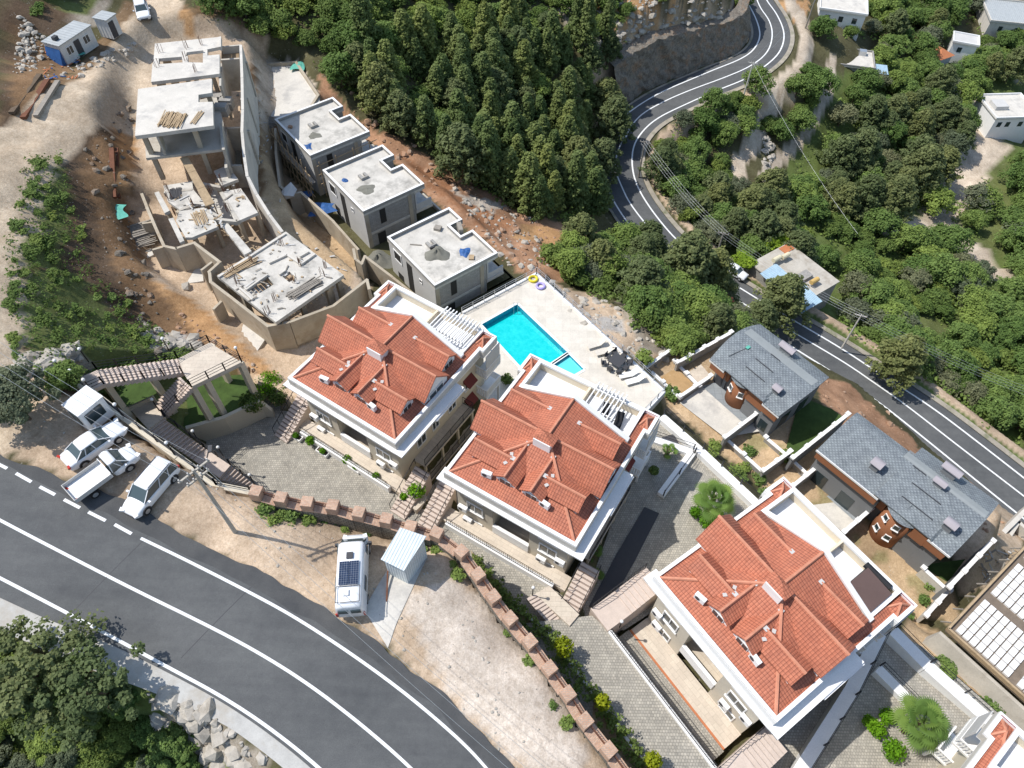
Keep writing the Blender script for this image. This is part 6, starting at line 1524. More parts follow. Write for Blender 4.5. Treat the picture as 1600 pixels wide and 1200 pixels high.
flight((281,588),(299.3,605.8),zt-.1,(241,632),(258,649),-2.6,12,ST)
m = MB(); pslab(m, [(193,628),(241,628),(258,651),(232,671)], -2.7, .4); m.build('landing', M['beige'], ST, True)
flight((256,654),(232,671),-2.8,(321,701),(301.5,718.5),-5.0,13,ST)
m = MB(); pslab(m, [(321,701),(360,727),(342.7,746.7),(301.5,718.5)], -5.05, .4); m.build('landing', M['step'], ST, True)
flight((360,727),(342.7,746.7),-5.2,(397,757.5),(380,768),-6.9,8,ST)
m = MB(); pslab(m, [(397,757.5),(412,768),(395,777),(380,768)], -7.0, .5); m.build('landing', M['step'], ST, True)
m = MB()
for q, z in (((375,566),zt),((320,592),zt),((299,603),zt),((330,540),zt),((165,600),2.2),((233,583),1.2)): p = P(*q, z-.45); m.obox((p.x,p.y,z-.45-3.2),(.5,.5,6.4),-.5)
m.each('column', M['cream'], ST, True)
m = MB(); m.beam(P(376,568,zt-2.4), P(322,594,zt-2.4), .35, .4); m.beam(P(299,605,zt-2.0), P(258,650,-3.2), .3, .4); m.each('tie_beam', M['cream'], ST, True)
def rail(pts, nm='railing', root=ST, h=1.0, step=1.7, lamps=()):
    m = MB(); W_ = [P(*q) for q in pts]
    for a, b in zip(W_, W_[1:]):
        n = max(1, round((b-a).length/step))
        for hh in (.35,.68,1.0): m.beam(a+Vector((0,0,h*hh)), b+Vector((0,0,h*hh)), .035)
        for i in range(n+1): p = a+(b-a)*i/n; m.beam(p, p+Vector((0,0,h)), .09)
    return m.build(nm, M['black'], root, True)
rail([(121,590,3.0),(152,577.5,2.9),(278,560,zt),(327.5,535,zt),(378,565.5,zt),(299.5,604.5,zt),(258.5,650,-2.6)]); rail([(141,611,3.0),(163,600.5,2.9),(286,583,zt)]); rail([(257,651,-2.7),(321,700.5,-5),(360,726.5,-5.1),(398,757,-6.9)])
rw = thing('retaining_wall', 'beige wall with railing between the parked cars and the stairs', 'wall', tuple(P(200,655,3)))
m = MB(); pwall(m, [(a,b) for a,b,z in RWP], [z for a,b,z in RWP], [3,4,7,7.5,8,8.5,9], .55); m.build('wall_panel', M['cream'], rw, True)
m = MB(); W_ = [P(*q) for q in RWP]
for a, b in zip(W_, W_[1:]):
    n = max(1, round((b-a).length/1.8))
    for hh in (.3,.62,.95): m.beam(a+Vector((0,0,hh)), b+Vector((0,0,hh)), .05)
    for i in range(n+1): p = a+(b-a)*i/n; m.beam(p, p+Vector((0,0,.95)), .1)
m.build('railing', M['black'], rw, True)
def lamp(label, p, h=1.6, grp='round lamps along the stairs'):
    t = thing('garden_lamp', label, 'lamp', p, 0, grp); m = MB(); m.tube([(0,0,0),(0,0,h)], .05, 6); m.build('pole', M['black'], t)
    m = MB(); m.lathe((0,0,h+.13), [(.02,-.14),(.10,-.11),(.14,-.03),(.14,.04),(.09,.12),(.02,.14)], 12); m.build('lamp_globe', M['white'], t, smooth=True); return t
for (q, lb) in (((125,600,3.9),'white globe lamp by the booth at the head of the stairs'),((146,614,3.9),'white globe lamp just below the booth'),((194,652,3.7),'white globe lamp on the wall above the first parked car'),((273,711,3.1),'white globe lamp on the wall behind the white people carrier'),((102,585,4.0),'white globe lamp farthest up the stair wall'),((139,566,2.8),'white globe lamp above the dark shrubs over the first flight'),((265,549,.4),'white globe lamp beside the upper corner of the platform'),((249,642,-2.5),'white globe lamp on the middle landing'),((311,690,-4.6),'white globe lamp halfway down the lower flight'),((350,715,-5),'white globe lamp by the lower landing of the stairs'),((398,757,-6.9),'white globe lamp at the foot of the stairs'),((377,563,.3),'white globe lamp at the right corner of the platform')): lamp(lb, P(*q))
# garden beds under the platform
GB = thing('planter_wall', 'cream walls holding the grassy beds under the platform', 'wall', tuple(P(330,640,-6)))
m = MB(); pwall(m, [(290,668),(348,652),(405,625)], [-5.2,-5.2,-5.0], 2.6, .35); pwall(m, [(405,625),(425,640)], [-5,-6.6], [2.5,1.2], .35); pwall(m, [(184,641),(238,616)], -2.2, 2.5, .5); m.each('wall_panel', M['cream'], GB, True)
struct(sheet('garden_bed', [(262,655),(290,668),(348,652),(405,625),(385,585),(330,590),(290,615)], -5.6, M['grass'], .05))
struct(sheet('garden_bed', [(165,608),(240,590),(245,615),(190,640)], -1.6, M['grass'], .05))
# ---------------------------------------------------------------- brick pillar wall
PIL = PIL[:18]
def plotz(px, py, up=0):
    return onplane(px, py, NRP, up)
BW = thing('brick_wall', 'red brick and stone wall with square brick pillars and rusty railings above the driveway', 'wall', tuple(plotz(682,831,0)))
tops = [plotz(a, b, 1.25) for a, b in PIL]
for i in range(len(tops)-1):
    a, b = tops[i].copy(), tops[i+1].copy(); a.z -= .75; b.z -= .75; d = (b-a); d2 = Vector((d.x,d.y,0)); e = d2.normalized()*.43; n_ = Vector((-d2.y,d2.x,0)).normalized()
    m = MB(); p0, p1 = a+e, b-e; w = .42
    m.hexa([p0-n_*w-Vector((0,0,8.5)), p1-n_*w-Vector((0,0,8.5)), p1+n_*w-Vector((0,0,8.5)), p0+n_*w-Vector((0,0,8.5)), p0-n_*w-Vector((0,0,.06)), p1-n_*w-Vector((0,0,.06)), p1+n_*w-Vector((0,0,.06)), p0+n_*w-Vector((0,0,.06))]); wl = m.build('stone_wall', M['rubblewall'], BW, True)
    m = MB(); w = .46; m.hexa([p0-n_*w-Vector((0,0,.058)), p1-n_*w-Vector((0,0,.058)), p1+n_*w-Vector((0,0,.058)), p0+n_*w-Vector((0,0,.058)), p0-n_*w, p1-n_*w, p1+n_*w, p0+n_*w]); m.build('brick_coping', M['rbrick'], BW, True)
    m = MB()
    for hh in (.12,.5): m.beam(p0+n_*.1+Vector((0,0,hh)), p1+n_*.1+Vector((0,0,hh)), .04)
    k = 9
    for j in range(k): p = p0+(p1-p0)*(j+.5)/k+n_*.1; m.beam(p+Vector((0,0,.1)), p+Vector((0,0,.52)), .025)
    m.build('railing_panel', M['rust'], BW, True)
for i, p in enumerate(tops):
    q = tops[min(i+1,len(tops)-1)]-tops[max(i-1,0)]; an = math.atan2(q.y, q.x); m = MB(); m.obox((p.x,p.y,p.z-.45),(.82,.82,.9),an); m.build('pillar', M['rbrick'], BW, True)
    m = MB(); m.obox((p.x,p.y,p.z-5.2),(.80,.80,8.6),an); m.build('pillar_base', M['rubblewall'], BW, True)
# ---------------------------------------------------------------- fronts of the apartment houses: terraces, side stairs, kerbs
def local(k, lx, ly, lz): x,y,z,t = ZR[k]; t = R(t); return Vector((x+lx*math.cos(t)-ly*math.sin(t), y+lx*math.sin(t)+ly*math.cos(t), z+lz))
def front_terrace(k, zt, zf, nm):
    root = thing('front_terrace', f'cream front terrace of the {nm}', 'terrace', tuple(local(k,0,-1,zf)), R(ZR[k][3]))
    # local frame: x along the front, y backwards, z above drive
    h = zt-zf
    m = MB(); m.box(-6.3,.25,-1,6.0,1.55,h); m.build('terrace_slab', M['beige'], root)
    m = MB(); m.box(-5.6,-.1,-.5,5.0,.24,h+.28); m.build('kerb', M['white'], root)
    r = MB(); railing(r, [(-5.5,.07,h+.28),(4.9,.07,h+.28)], .8, .2, (1.0,.1), .018, 2.0); r.build('railing', M['black'], root)
    for s in (-1, 1):
        m = MB(); n = 12; x0 = 6.0*s+(.2 if s > 0 else -.2); wd = 1.6; xa, xb = sorted((x0, x0+s*wd))
        for i in range(n): m.box(xa, -1.4+i*.33, -.5, xb, -1.4+(i+1)*.33, .15+i*.19)
        f = m.build('stair_flight', M['step'], root)
        m = MB()
        for i in range(n): m.box(xa+.02, -1.4+(i+1)*.33-.07, .15+i*.19+.002, xb-.02, -1.4+(i+1)*.33-.01, .15+i*.19+.012)
        m.build('step_strip', M['stepdark'], f)  # thin dark strip along the back of each tread
        r = MB()
        for x in (xa, xb):
            a, b = Vector((x,-1.3,.2)), Vector((x,-1.4+n*.33,.2+n*.19)); r.beam(a+Vector((0,0,.9)), b+Vector((0,0,.9)), .05)
            for i in range(6): p = a.lerp(b, i/5); r.beam(p, p+Vector((0,0,.9)), .04)
        r.build('railing', M['black'], f)
    return root
front_terrace(1, -7.2, -7.72, 'apartment house nearest the stone stairs'); front_terrace(2, -7.2, -7.72, 'middle apartment house')
# lowest house: sunken patio
ZP = -8.5
pt = thing('sunken_patio', 'sunken patio with cream paving and a red edge in front of the lowest apartment house', 'patio', tuple(local(3,0,-2,0)), R(ZR[3][3]))
def L3(z): return z-(ZR[3][2])
m = MB(); m.box(-5.3,-1.15,-9.2,5.3,.54,-8.25); m.build('paving', M['beige'], pt); m = MB(); m.box(-5.3,-1.32,-9.2,5.3,-1.152,-8.24); m.build('edge_strip', M['redroof'], pt)
m = MB(); m.box(-5.4,-3.2,-9.2,5.4,-1.322,-8.3); m.build('paver_strip', M['paver'], pt)
m = MB(); m.box(-5.8,-3.5,-9.2,5.8,-3.202,-5.95); m.build('kerb_wall', M['white'], pt); r = MB(); railing(r, [(-5.7,-3.35,-5.95),(5.7,-3.35,-5.95)], .8, .2, (1.0,.1), .018, 2.2); r.build('railing', M['black'], pt)
for s in (-1,1):
    m = MB(); x = sorted((s*5.85, s*8.0)); 
    m.box(x[0],-3.5,-9.2,x[1],-1.5,-5.9)
    n = 8
    for i in range(n): m.box(x[0], -1.5+i*.45, -9.2, x[1], -1.5+(i+1)*.45-.001, -5.9-.18*i if s > 0 else -5.9+.1*i)
    f = m.build('stair_flight', M['step'], pt)
    r = MB(); railing(r, [(x[0]+.05,-3.4,-5.9),(x[0]+.05,2.0,-5.9-(1.3 if s > 0 else -.7))], .9, .3, (1.0,.1), .02); r.build('railing', M['black'], f)
pt.location = local(3,0,0,0); 
ss = thing('stone_steps', 'flight of pale steps down from the middle house terrace to the lower driveway', 'stairs', tuple(P(860,960,-7)))
flight((822,935),(836,928),-6.0,(873,992),(890,978),-6.9,12,ss)
m = MB(); pslab(m, [(836,928),(858,915),(905,960),(890,978)], -6.3, 2); m.build('landing', M['beige'], ss, True)
lamp('black lantern post at the head of the pale steps', P(832,930,-6.0), 1.5)
# kerb and bed along the brick wall, low driveway
kb2 = thing('kerb', 'long white kerb of the hedge bed along the lower driveway', 'kerb', tuple(P(920,1060,-6.3)))
m = MB(); pwall(m, [(805,944),(862,995),(1002,1185),(1040,1240)], [-6.9,-6.3,-6.2,-6.2], .8, .22); m.build('kerb_stone', M['white'], kb2, True)
struct(sheet('garden_bed', [(735,860),(805,944),(862,995),(1002,1185),(1040,1240),(985,1240),(860,1060),(745,900)], [-7.6,-7.2,-6.4,-6.3,-6.3,-6.3,-6.5,-7.6], M['soil'], .06))
# planters in front of the houses
def planter(label, p, rz, seed, L=1.3, plant=True):
    t = thing('flower_trough', label, 'flower trough', p, rz, 'flower troughs along the house terraces'); m = MB(); m.box(-L/2,-.28,0,L/2,-.2,.35); m.box(-L/2,.2,0,L/2,.28,.35); m.box(-L/2,-.199,0,-L/2+.08,.199,.35); m.box(L/2-.08,-.199,0,L/2,.199,.35); m.build('trough', M['white'], t)
    m = MB(); m.box(-L/2+.081,-.198,.02,L/2-.081,.198,.28); m.build('soil', M['bark'], t); return t
PL = [((464,684),1,'flower trough nearest the left side stairs of the first house'),((505,708),1,'flower trough second from the left before the first house'),((555,733),1,'flower trough before the balcony of the first house'),((588,748),1,'flower trough by the right side stairs of the first house'),((719,817),2,'flower trough nearest the left side stairs of the middle house'),((797,872),2,'flower trough left of its twin before the middle house'),((821,885),2,'flower trough right of its twin before the middle house'),((850,905),2,'flower trough by the right side stairs of the middle house')]
PLW = []
for i, (q, k, lb) in enumerate(PL): p = P(*q, -7.68); PLW.append(p); planter(lb, p, R(ZR[k][3]), i)
cr = thing('planter_wall', 'triangular stone planter between the side stairs of the two upper houses', 'planter', tuple(P(655,775,-7.7)))
m = MB(); pslab(m, [(622,775),(650,798),(668,780),(660,755),(640,750)], -7.1, .7); m.build('stone_bed', M['beige'], cr, True)
lamp('black lantern on the terrace kerb of the lowest house', P(968,980,-6.2), 1.2)
dw = thing('ramp_roof', 'dark flat roof strip over the ramp beside the middle apartment house', 'roof', tuple(P(1000,850,-8)))
m = MB(); pslab(m, [(1007,792),(1030,802),(990,880),(950,950),(920,948),(962,868)], -8.28, .06); m.build('sheet', M['darkgrey'], dw, True)
dw2 = thing('ramp_roof', 'small dark hatch by the corner of the middle apartment house', 'hatch', tuple(P(1040,690,-8)))
m = MB(); pslab(m, [(1034,683),(1053,678),(1060,692),(1046,699)], -8.2, .06); m.build('sheet', M['darkgrey'], dw2, True)
# ---------------------------------------------------------------- vehicles
def loft(mb, secs):
    n = len(secs[0]); b = len(mb.v)
    for s_ in secs: mb.v += [tuple(p) for p in s_]
    for i in range(len(secs)-1):
        for k in range(n): mb._faces(b, [(i*n+k, i*n+(k+1)%n, (i+1)*n+(k+1)%n, (i+1)*n+k)])
    mb._faces(b, [tuple(range(n-1,-1,-1)), tuple(range((len(secs)-1)*n, len(secs)*n))]); return mb
def ringsec(x, hw, z0, z1, c=.12, tum=0.0):
    w1 = hw-tum
    return [(x,-hw+c,z0),(x,hw-c,z0),(x,hw,z0+c),(x,hw,z0+(z1-z0)*.55),(x,w1,z1-c),(x,w1-c*1.3,z1),(x,-w1+c*1.3,z1),(x,-w1,z1-c),(x,-hw,z0+(z1-z0)*.55),(x,-hw,z0+c)]
def wheel(root, x, y, r=.33, w=.22):
    m = MB(); m.tube([(x,y-w/2,r),(x,y+w/2,r)], r, 16); t = m.build('wheel', M['tyre'], root)
    s = 1 if y > 0 else -1; m = MB(); m.tube([(x,y+s*(w/2-.02),r),(x,y+s*(w/2+.012),r)], r*.62, 12); m.build('rim', M['steel'], t)
def car(name, label, p, rz, kind, group='white cars parked by the near road'):
    """front towards +x"""
    root = thing(name, label, 'car' if kind != 'pickup' else 'pickup truck', p, rz, group)
    P_ = M['paintcar']; G_ = M['carglass']
    if kind == 'sedan':
        L, hw = 4.6, .89; body = [(-2.3,.72,.42,.80),(-2.22,.83,.28,.98),(-1.7,.88,.2,1.02),(-.9,hw,.2,.98),(.6,hw,.2,.94),(1.35,.88,.2,.90),(1.95,.84,.22,.80),(2.22,.74,.3,.68),(2.32,.6,.36,.56)]
        roof = dict(base=(-1.75,1.2), top=(-.95,.35), z0=.93, z1=1.45, hwb=.80, hwt=.60); wh = (-1.35,1.38)
    elif kind == 'mpv':
        L, hw = 4.5, .88; body = [(-2.25,.78,.35,1.0),(-2.2,.84,.25,1.02),(-1.5,hw,.2,1.02),(.6,hw,.2,1.0),(1.3,.87,.2,.98),(1.85,.83,.22,.88),(2.15,.74,.3,.72),(2.25,.62,.36,.58)]
        roof = dict(base=(-2.22,1.3), top=(-2.0,.45), z0=.98, z1=1.66, hwb=.80, hwt=.66); wh = (-1.4,1.42)
    elif kind == 'suv':
        L, hw = 4.4, .9; body = [(-2.2,.8,.4,1.02),(-2.1,.87,.3,1.06),(-1.2,hw,.25,1.06),(.7,hw,.25,1.04),(1.4,.88,.25,1.0),(1.95,.84,.28,.92),(2.2,.72,.35,.76)]
        roof = dict(base=(-2.1,1.05), top=(-1.75,.35), z0=1.02, z1=1.62, hwb=.80, hwt=.64); wh = (-1.35,1.38)
    elif kind == 'pickup':
        L, hw = 4.9, .84; body = [(.35,.82,.3,1.05),(.9,hw,.28,1.05),(1.6,hw,.28,1.03),(2.1,.82,.28,.96),(2.45,.74,.3,.80),(2.52,.62,.36,.64)]
        roof = dict(base=(.40,1.75), top=(.55,1.1), z0=1.02, z1=1.78, hwb=.78, hwt=.66); wh = (-1.3,1.5)
    m = MB(); loft(m, [ringsec(x, h, a, b, .10, .05) for x, h, a, b in body]); b = m.build('body', P_, root, smooth=False)
    md = b.modifiers.new('b', 'SUBSURF'); md.levels = 1; md.render_levels = 2
    for q in b.data.polygons: q.use_smooth = True
    r = roof; xb0, xb1 = r['base']; xt0, xt1 = r['top']; z0, z1, hb, ht = r['z0'], r['z1'], r['hwb'], r['hwt']
    g = MB(); g.hexa([(xb0,-hb,z0-.1),(xb1,-hb*.93,z0-.12),(xb1,hb*.93,z0-.12),(xb0,hb,z0-.1),(xt0,-ht,z1-.05),(xt1,-ht,z1-.05),(xt1,ht,z1-.05),(xt0,ht,z1-.05)]); g.build('window_glass', G_, root)
    t = MB(); e = .04; xm = (xt0+xt1)/2
    loft(t, [[(x, -w+.08, z), (x, w-.08, z), (x, w, z+.02), (x, w-.1, z+.07), (x, -w+.1, z+.07), (x, -w, z+.02)] for x, w, z in ((xt0-.06,ht*.92,z1-.09),(xt0+.1,ht+.03,z1-.045),(xm,ht+.05,z1-.02),(xt1-.12,ht+.03,z1-.045),(xt1+.05,ht*.92,z1-.10))]); ro = t.build('roof', P_, root, smooth=True)
    p_ = MB()
    for s in (-1,1):
        for a, c in (((xb0+.05,s*hb,z0),(xt0,s*ht,z1-.05)), ((xb1-.02,s*hb*.93,z0-.02),(xt1,s*ht,z1-.05)), ((xb0*.45+xb1*.55,s*hb*.99,z0),(xt0*.45+xt1*.55,s*ht*1.0,z1-.04))): p_.beam(a, c, .05, .045)
        if kind in ('mpv','suv','sedan'): p_.beam((xb0*.72+xb1*.28,s*hb,z0),(xt0*.8+xt1*.2,s*ht,z1-.04),.05,.045)
    p_.each('pillar', P_, root)
    if kind in ('mpv',):
        for s in (-1,1): k = MB(); k.beam((xt0+.1,s*(ht-.04),z1+.07),(xt1-.1,s*(ht-.04),z1+.07),.04); k.build('roof_rail', M['darkgrey'], root)
    for x in wh:
        for s in (-1,1):
            y = s*(hw-.10)
            if kind == 'pickup' and x < 0: y = s*(hw-.02)
            a = MB(); a.tube([(x,s*(hw-.2),.34),(x,s*(hw+.004),.34)], .40, 16); a.build('wheel_arch', M['darkgrey'], root) if not (kind == 'pickup' and x < 0) else None
            wheel(root, x, y, .33)
    xf = body[-2][0]
    for s in (-1,1):
        h = MB(); h.obox((xf-.02, s*body[-2][1]*.80, .66 if kind != 'pickup' else .78), (.30,.34,.15), s*-.35); h.build('headlight', M['lampwhite'], root)
        mr = MB(); mr.obox((xb1-.35, s*(hw+.10), z0+.05), (.14,.2,.14)); mr.build('mirror', P_, root)
        xr = body[0][0] if kind != 'pickup' else -2.42
        tl = MB(); tl.obox((xr+.06, s*.68, .84 if kind != 'pickup' else .72), (.16,.3,.17), s*.3); tl.build('tail_light', M['lampred'], root)
    gr = MB(); gr.obox((body[-1][0]-.02,0,.48),(.1,.9,.14)); gr.build('grille', M['darkgrey'], root)
    if kind == 'pickup':
        m = MB(); m.box(-2.45,-.86,.72,.30,.86,.80); m.build('load_bed', M['white'], root)
        for nm, q in (('side_board',(-2.45,-.90,.74,.28,-.861,1.14)),('side_board',(-2.45,.861,.74,.28,.90,1.14)),('tailgate',(-2.50,-.90,.74,-2.452,.90,1.14)),('headboard',(.281,-.88,.74,.33,.88,1.3))): m = MB(); m.box(*q); m.build(nm, M['lightblock'] if nm != 'headboard' else P_, root)
        m = MB(); m.box(-2.3,-.35,.45,.4,.35,.70); m.build('chassis', M['darkgrey'], root)
    return root
def on_plot(px, py): p = onplane(px, py, NRP, .0); return Vector((p.x, p.y, H(p.x, p.y)+.03))
def ang_px(a, b): p, q = on_plot(*a), on_plot(*b); return math.atan2(q.y-p.y, q.x-p.x)
def mid(a, b): return (on_plot(*a)+on_plot(*b))/2
a, b = (108,722), (186,672); car('parked_car', 'white saloon car nearest the booth, its tail towards the road', mid((111,718),(190,680)), ang_px(a, b), 'sedan')
a, b = (122,771), (210,713); car('pickup_truck', 'white pickup with an open bed, between the saloon and the people carrier', mid((122,775),(213,720)), ang_px(a, b), 'pickup')
a, b = (262,738), (205,802); car('parked_car', 'white people carrier with roof rails, its nose towards the road', mid((272,742),(208,800)), ang_px(a, b), 'mpv')
def carG(label, a, b, kind, grp, fr=False):
    p, q = (road_pt(*a), road_pt(*b)) if fr else (G(*a), G(*b)); c = (p+q)/2; c.z += .08 if fr else .05; return car('parked_car', label, c, math.atan2(q.y-p.y, q.x-p.x), kind, grp)
carG('white off road car alone on the orange ground at the top left', (222,12), (229,37), 'suv', 'lone cars')
carG('white car with its boot open, stopped at the edge of the far road', (1137,422), (1158,436), 'suv', 'cars on the far road', True)
carG('white car half hidden by trees on the bend of the far road', (976,206), (971,219), 'sedan', 'cars on the far road', True)
# camper van
a, b = (548,948), (553,842)
cv = thing('camper_van', 'tall white camper van with solar panels on its roof', 'camper van', mid((553,955),(556,850)), ang_px((551,955),(555,850)))
m = MB(); sec = [(-3.0,.98,.5,2.45),(-2.92,1.0,.35,2.58),(-1.5,1.02,.32,2.64),(1.2,1.02,.32,2.62),(1.65,1.0,.32,2.5),(2.0,.98,.32,2.0)]
loft(m, [ringsec(x,h,z0,z1,.12,.12) for x,h,z0,z1 in sec]); b_ = m.build('body', M['paintcar'], cv); [setattr(q,'use_smooth',True) for q in b_.data.polygons]; b_.modifiers.new('b','SUBSURF').render_levels = 1
m = MB(); loft(m, [ringsec(x,h,z0,z1,.12,.08) for x,h,z0,z1 in [(1.7,.98,.32,1.35),(2.2,.97,.32,1.22),(2.6,.92,.34,1.10),(2.92,.80,.4,.9),(3.0,.6,.45,.7)]]); b_ = m.build('bonnet', M['paintcar'], cv); [setattr(q,'use_smooth',True) for q in b_.data.polygons]
m = MB(); m.hexa([(1.6,-.84,2.2),(2.38,-.86,1.16),(2.38,.86,1.16),(1.6,.84,2.2),(1.68,-.80,2.30),(2.50,-.84,1.2),(2.50,.84,1.2),(1.68,.80,2.30)]); m.build('windscreen', M['carglass'], cv)
for s in (-1,1):
    m = MB(); m.box(1.1,s*1.0-.02,1.35,1.9,s*1.0+.02,1.95); m.box(-1.6,s*1.0-.025,1.4,-.6,s*1.0+.025,1.95); m.each('side_window', M['carglass'], cv)
    m = MB(); m.obox((1.95,s*1.16,1.45),(.16,.24,.32)); m.build('mirror', M['darkgrey'], cv)
    m = MB(); m.obox((2.78,s*.72,.88),(.3,.28,.22),-s*.3); m.build('headlight', M['lampwhite'], cv)
    m = MB(); m.obox((-3.0,s*.92,1.2),(.08,.12,.5)); m.build('tail_light', M['lampred'], cv)
    for x in (-1.75,1.95): wheel(cv, x, s*.90, .36)
m = MB(); m.box(-3.06,-.75,1.5,-2.98,-.1,1.95); m.box(-3.06,.1,1.5,-2.98,.75,1.95); m.each('rear_window', M['carglass'], cv)
m = MB(); m.box(-1.5,-.66,2.66,.15,-.02,2.70); m.box(-1.5,.02,2.66,.15,.66,2.70); m.each('solar_panel', M['solar'], cv)
m = MB(); m.box(.35,-.22,2.64,.8,.22,2.74); m.build('roof_hatch', M['darkgrey'], cv); m = MB(); m.box(-2.25,-.05,2.64,-1.85,.35,2.72); m.build('roof_vent', M['white'], cv)
m = MB()
for y in (-.78,.78): m.beam((-2.7,y,2.70),(-1.6,y,2.70),.04)
for x in (-2.7,-1.6): m.beam((x,-.78,2.70),(x,.78,2.70),.04)
m.each('roof_rack', M['darkgrey'], cv)
# ---------------------------------------------------------------- poles and wires
def pole(label, base, h, arms, rz, mat='woodgrey', r=.16, name='utility_pole'):
    t = thing(name, label, 'utility pole', base, rz, 'poles carrying the wires'); m = MB(); m.tube([(0,0,-.5),(0,0,h)], [r*1.3, r*.8], 8); m.build('pole', M[mat], t)
    for z, L_ in arms:
        m = MB(); m.box(-L_/2,-.06,z-.06,L_/2,.06,z+.06); a = m.build('cross_arm', M[mat], t)
        m = MB()
        for x in (-L_/2+.1,-L_/6,L_/6,L_/2-.1): m.tube([(x,0,z+.06),(x,0,z+.28)], .05, 6)
        m.each('insulator', M['lightblock'], a)
    return t
pb = on_plot(370,835); pole('leaning looking concrete pole in front of the stairs, at the edge of the near road', pb, 8.7, ((8.5,2.2),(7.7,1.6)), R(50), 'concrete', .12)
lp = MB(); lp.tube([pb+Vector((0,0,7.2)), pb+Vector((.4,1.6,8.3))], .05, 6); lp.obox(pb+Vector((.45,1.75,8.3)), (.25,.5,.12), .2); tag(lp.build('street_light', M['darkgrey']), 'street light arm high on the pole in front of the stairs', 'street light')
PB = {}
for k, (q, z, lb) in {'a':((1317,541),-37.9,'pale pole standing beside the far road near the right grey villa'),'b':((1114,415),-37.2,'pole beside the far road next to the white car'),'c':((1161,152),-31.6,'pole at the outer edge of the upper bend'),'d':((1258,45),-30.2,'pole at the top of the bend, near the orange bank'),'e':((998,275),-34.4,'pole on the inner verge below the bend')}.items():
    p = P(*q, z); PB[k] = p; pole(lb, p, 7.4, ((7.2,1.8),), R(-20), 'conclight' if k in 'ac' else 'woodgrey', .13)
def wires(label, a, b, n, spread, sag, r=.010):
    a, b = Vector(a), Vector(b); d = (b-a); s = Vector((-d.y,d.x,0)).normalized(); m = MB()
    for i in range(n):
        o = s*spread*(i/(max(1,n-1))-.5); m.tube([a.lerp(b, t)+o-Vector((0,0,4*sag*t*(1-t))) for t in np.linspace(0,1,12)], r, 4)
    tag(m.build('power_cable', M['steel']), label, 'cable', 'overhead wires')
wires('bundle of wires from the pole by the stairs towards the left edge', pb+Vector((0,0,8.6)), P(-60,520,11), 4, 1.8, 1.0)
wires('wires from the pole by the stairs across the gravel plot to the lower right', pb+Vector((0,0,8.6)), P(930,1290,8), 3, 1.2, 1.6)
wires('wires between the two poles of the far road behind the tall pines', PB['a']+Vector((0,0,7.3)), PB['b']+Vector((0,0,7.3)), 4, 1.6, .8, .011)
wires('wires running past the white car towards the bend', PB['b']+Vector((0,0,7.3)), PB['e']+Vector((0,0,7.3)), 4, 1.6, .9, .011)
wires('wires from the right pole towards the lower right edge', PB['a']+Vector((0,0,7.3)), P(1680,640,-30), 4, 1.6, .8, .011)
wires('single wires between the poles of the upper bend', PB['c']+Vector((0,0,7.3)), PB['d']+Vector((0,0,7.3)), 2, 1.2, .5, .011)
wires('long wire crossing the green slope from the upper bend', PB['c']+Vector((0,0,7.3)), P(1340,365,-38), 1, 0, 1.2, .014)
# person at the far white car
pr = thing('person', 'person in a red top bending at the open boot of the white car', 'person', road_pt(1131,424)+Vector((0,0,.03)), R(-40))
def body_mesh(root):
    me = bpy.data.meshes.new('body'); vs_ = [(0,0,.92),(0,.02,1.15),(.12,.05,1.38),(.2,.06,1.5),(.27,.08,1.62),(-.02,-.11,.9),(.03,-.12,.5),(0,-.12,.08),(-.02,.11,.9),(.05,.12,.5),(.02,.12,.08),(.14,-.2,1.35),(.3,-.24,1.12),(.48,-.2,1.02),(.14,.26,1.35),(.3,.3,1.12),(.48,.24,1.02),(.12,-.12,.04),(.14,.12,.04)]
    ed = [(0,1),(1,2),(2,3),(3,4),(0,5),(5,6),(6,7),(0,8),(8,9),(9,10),(2,11),(11,12),(12,13),(2,14),(14,15),(15,16),(7,17),(10,18)]
    me.from_pydata(vs_, ed, []); o = bpy.data.objects.new('body', me); COL.objects.link(o); o.parent = root
    s = o.modifiers.new('s','SKIN'); rad = [.15,.14,.16,.06,.11,.1,.075,.05,.1,.075,.05,.06,.045,.04,.06,.045,.04,.05,.05]
    for v, r_ in zip(me.skin_vertices[0].data, rad): v.radius = (r_, r_)
    me.skin_vertices[0].data[0].use_root = True; o.modifiers.new('u','SUBSURF').levels = 1; me.materials.append(M['skin']); return o
body_mesh(pr)
m = MB(); m.lathe((0,0,0), [(.17,.95),(.19,1.1),(.2,1.3),(.15,1.45)], 12); o = m.build('shirt', M['redcloth'], pr); o.location = (.05,.02,0)
m = MB(); m.tube([(-.01,-.11,.95),(.03,-.12,.5),(0,-.12,.12)], [.115,.09,.07], 8); m.tube([(-.01,.11,.95),(.05,.12,.5),(.02,.12,.12)], [.115,.09,.07], 8); m.each('trouser_leg', M['bluecloth'], pr)
m = MB(); m.lathe((.27,.08,1.64), [(.03,-.08),(.115,-.02),(.12,.06),(.06,.13),(.01,.14)], 10); m.build('hair', M['black'], pr)
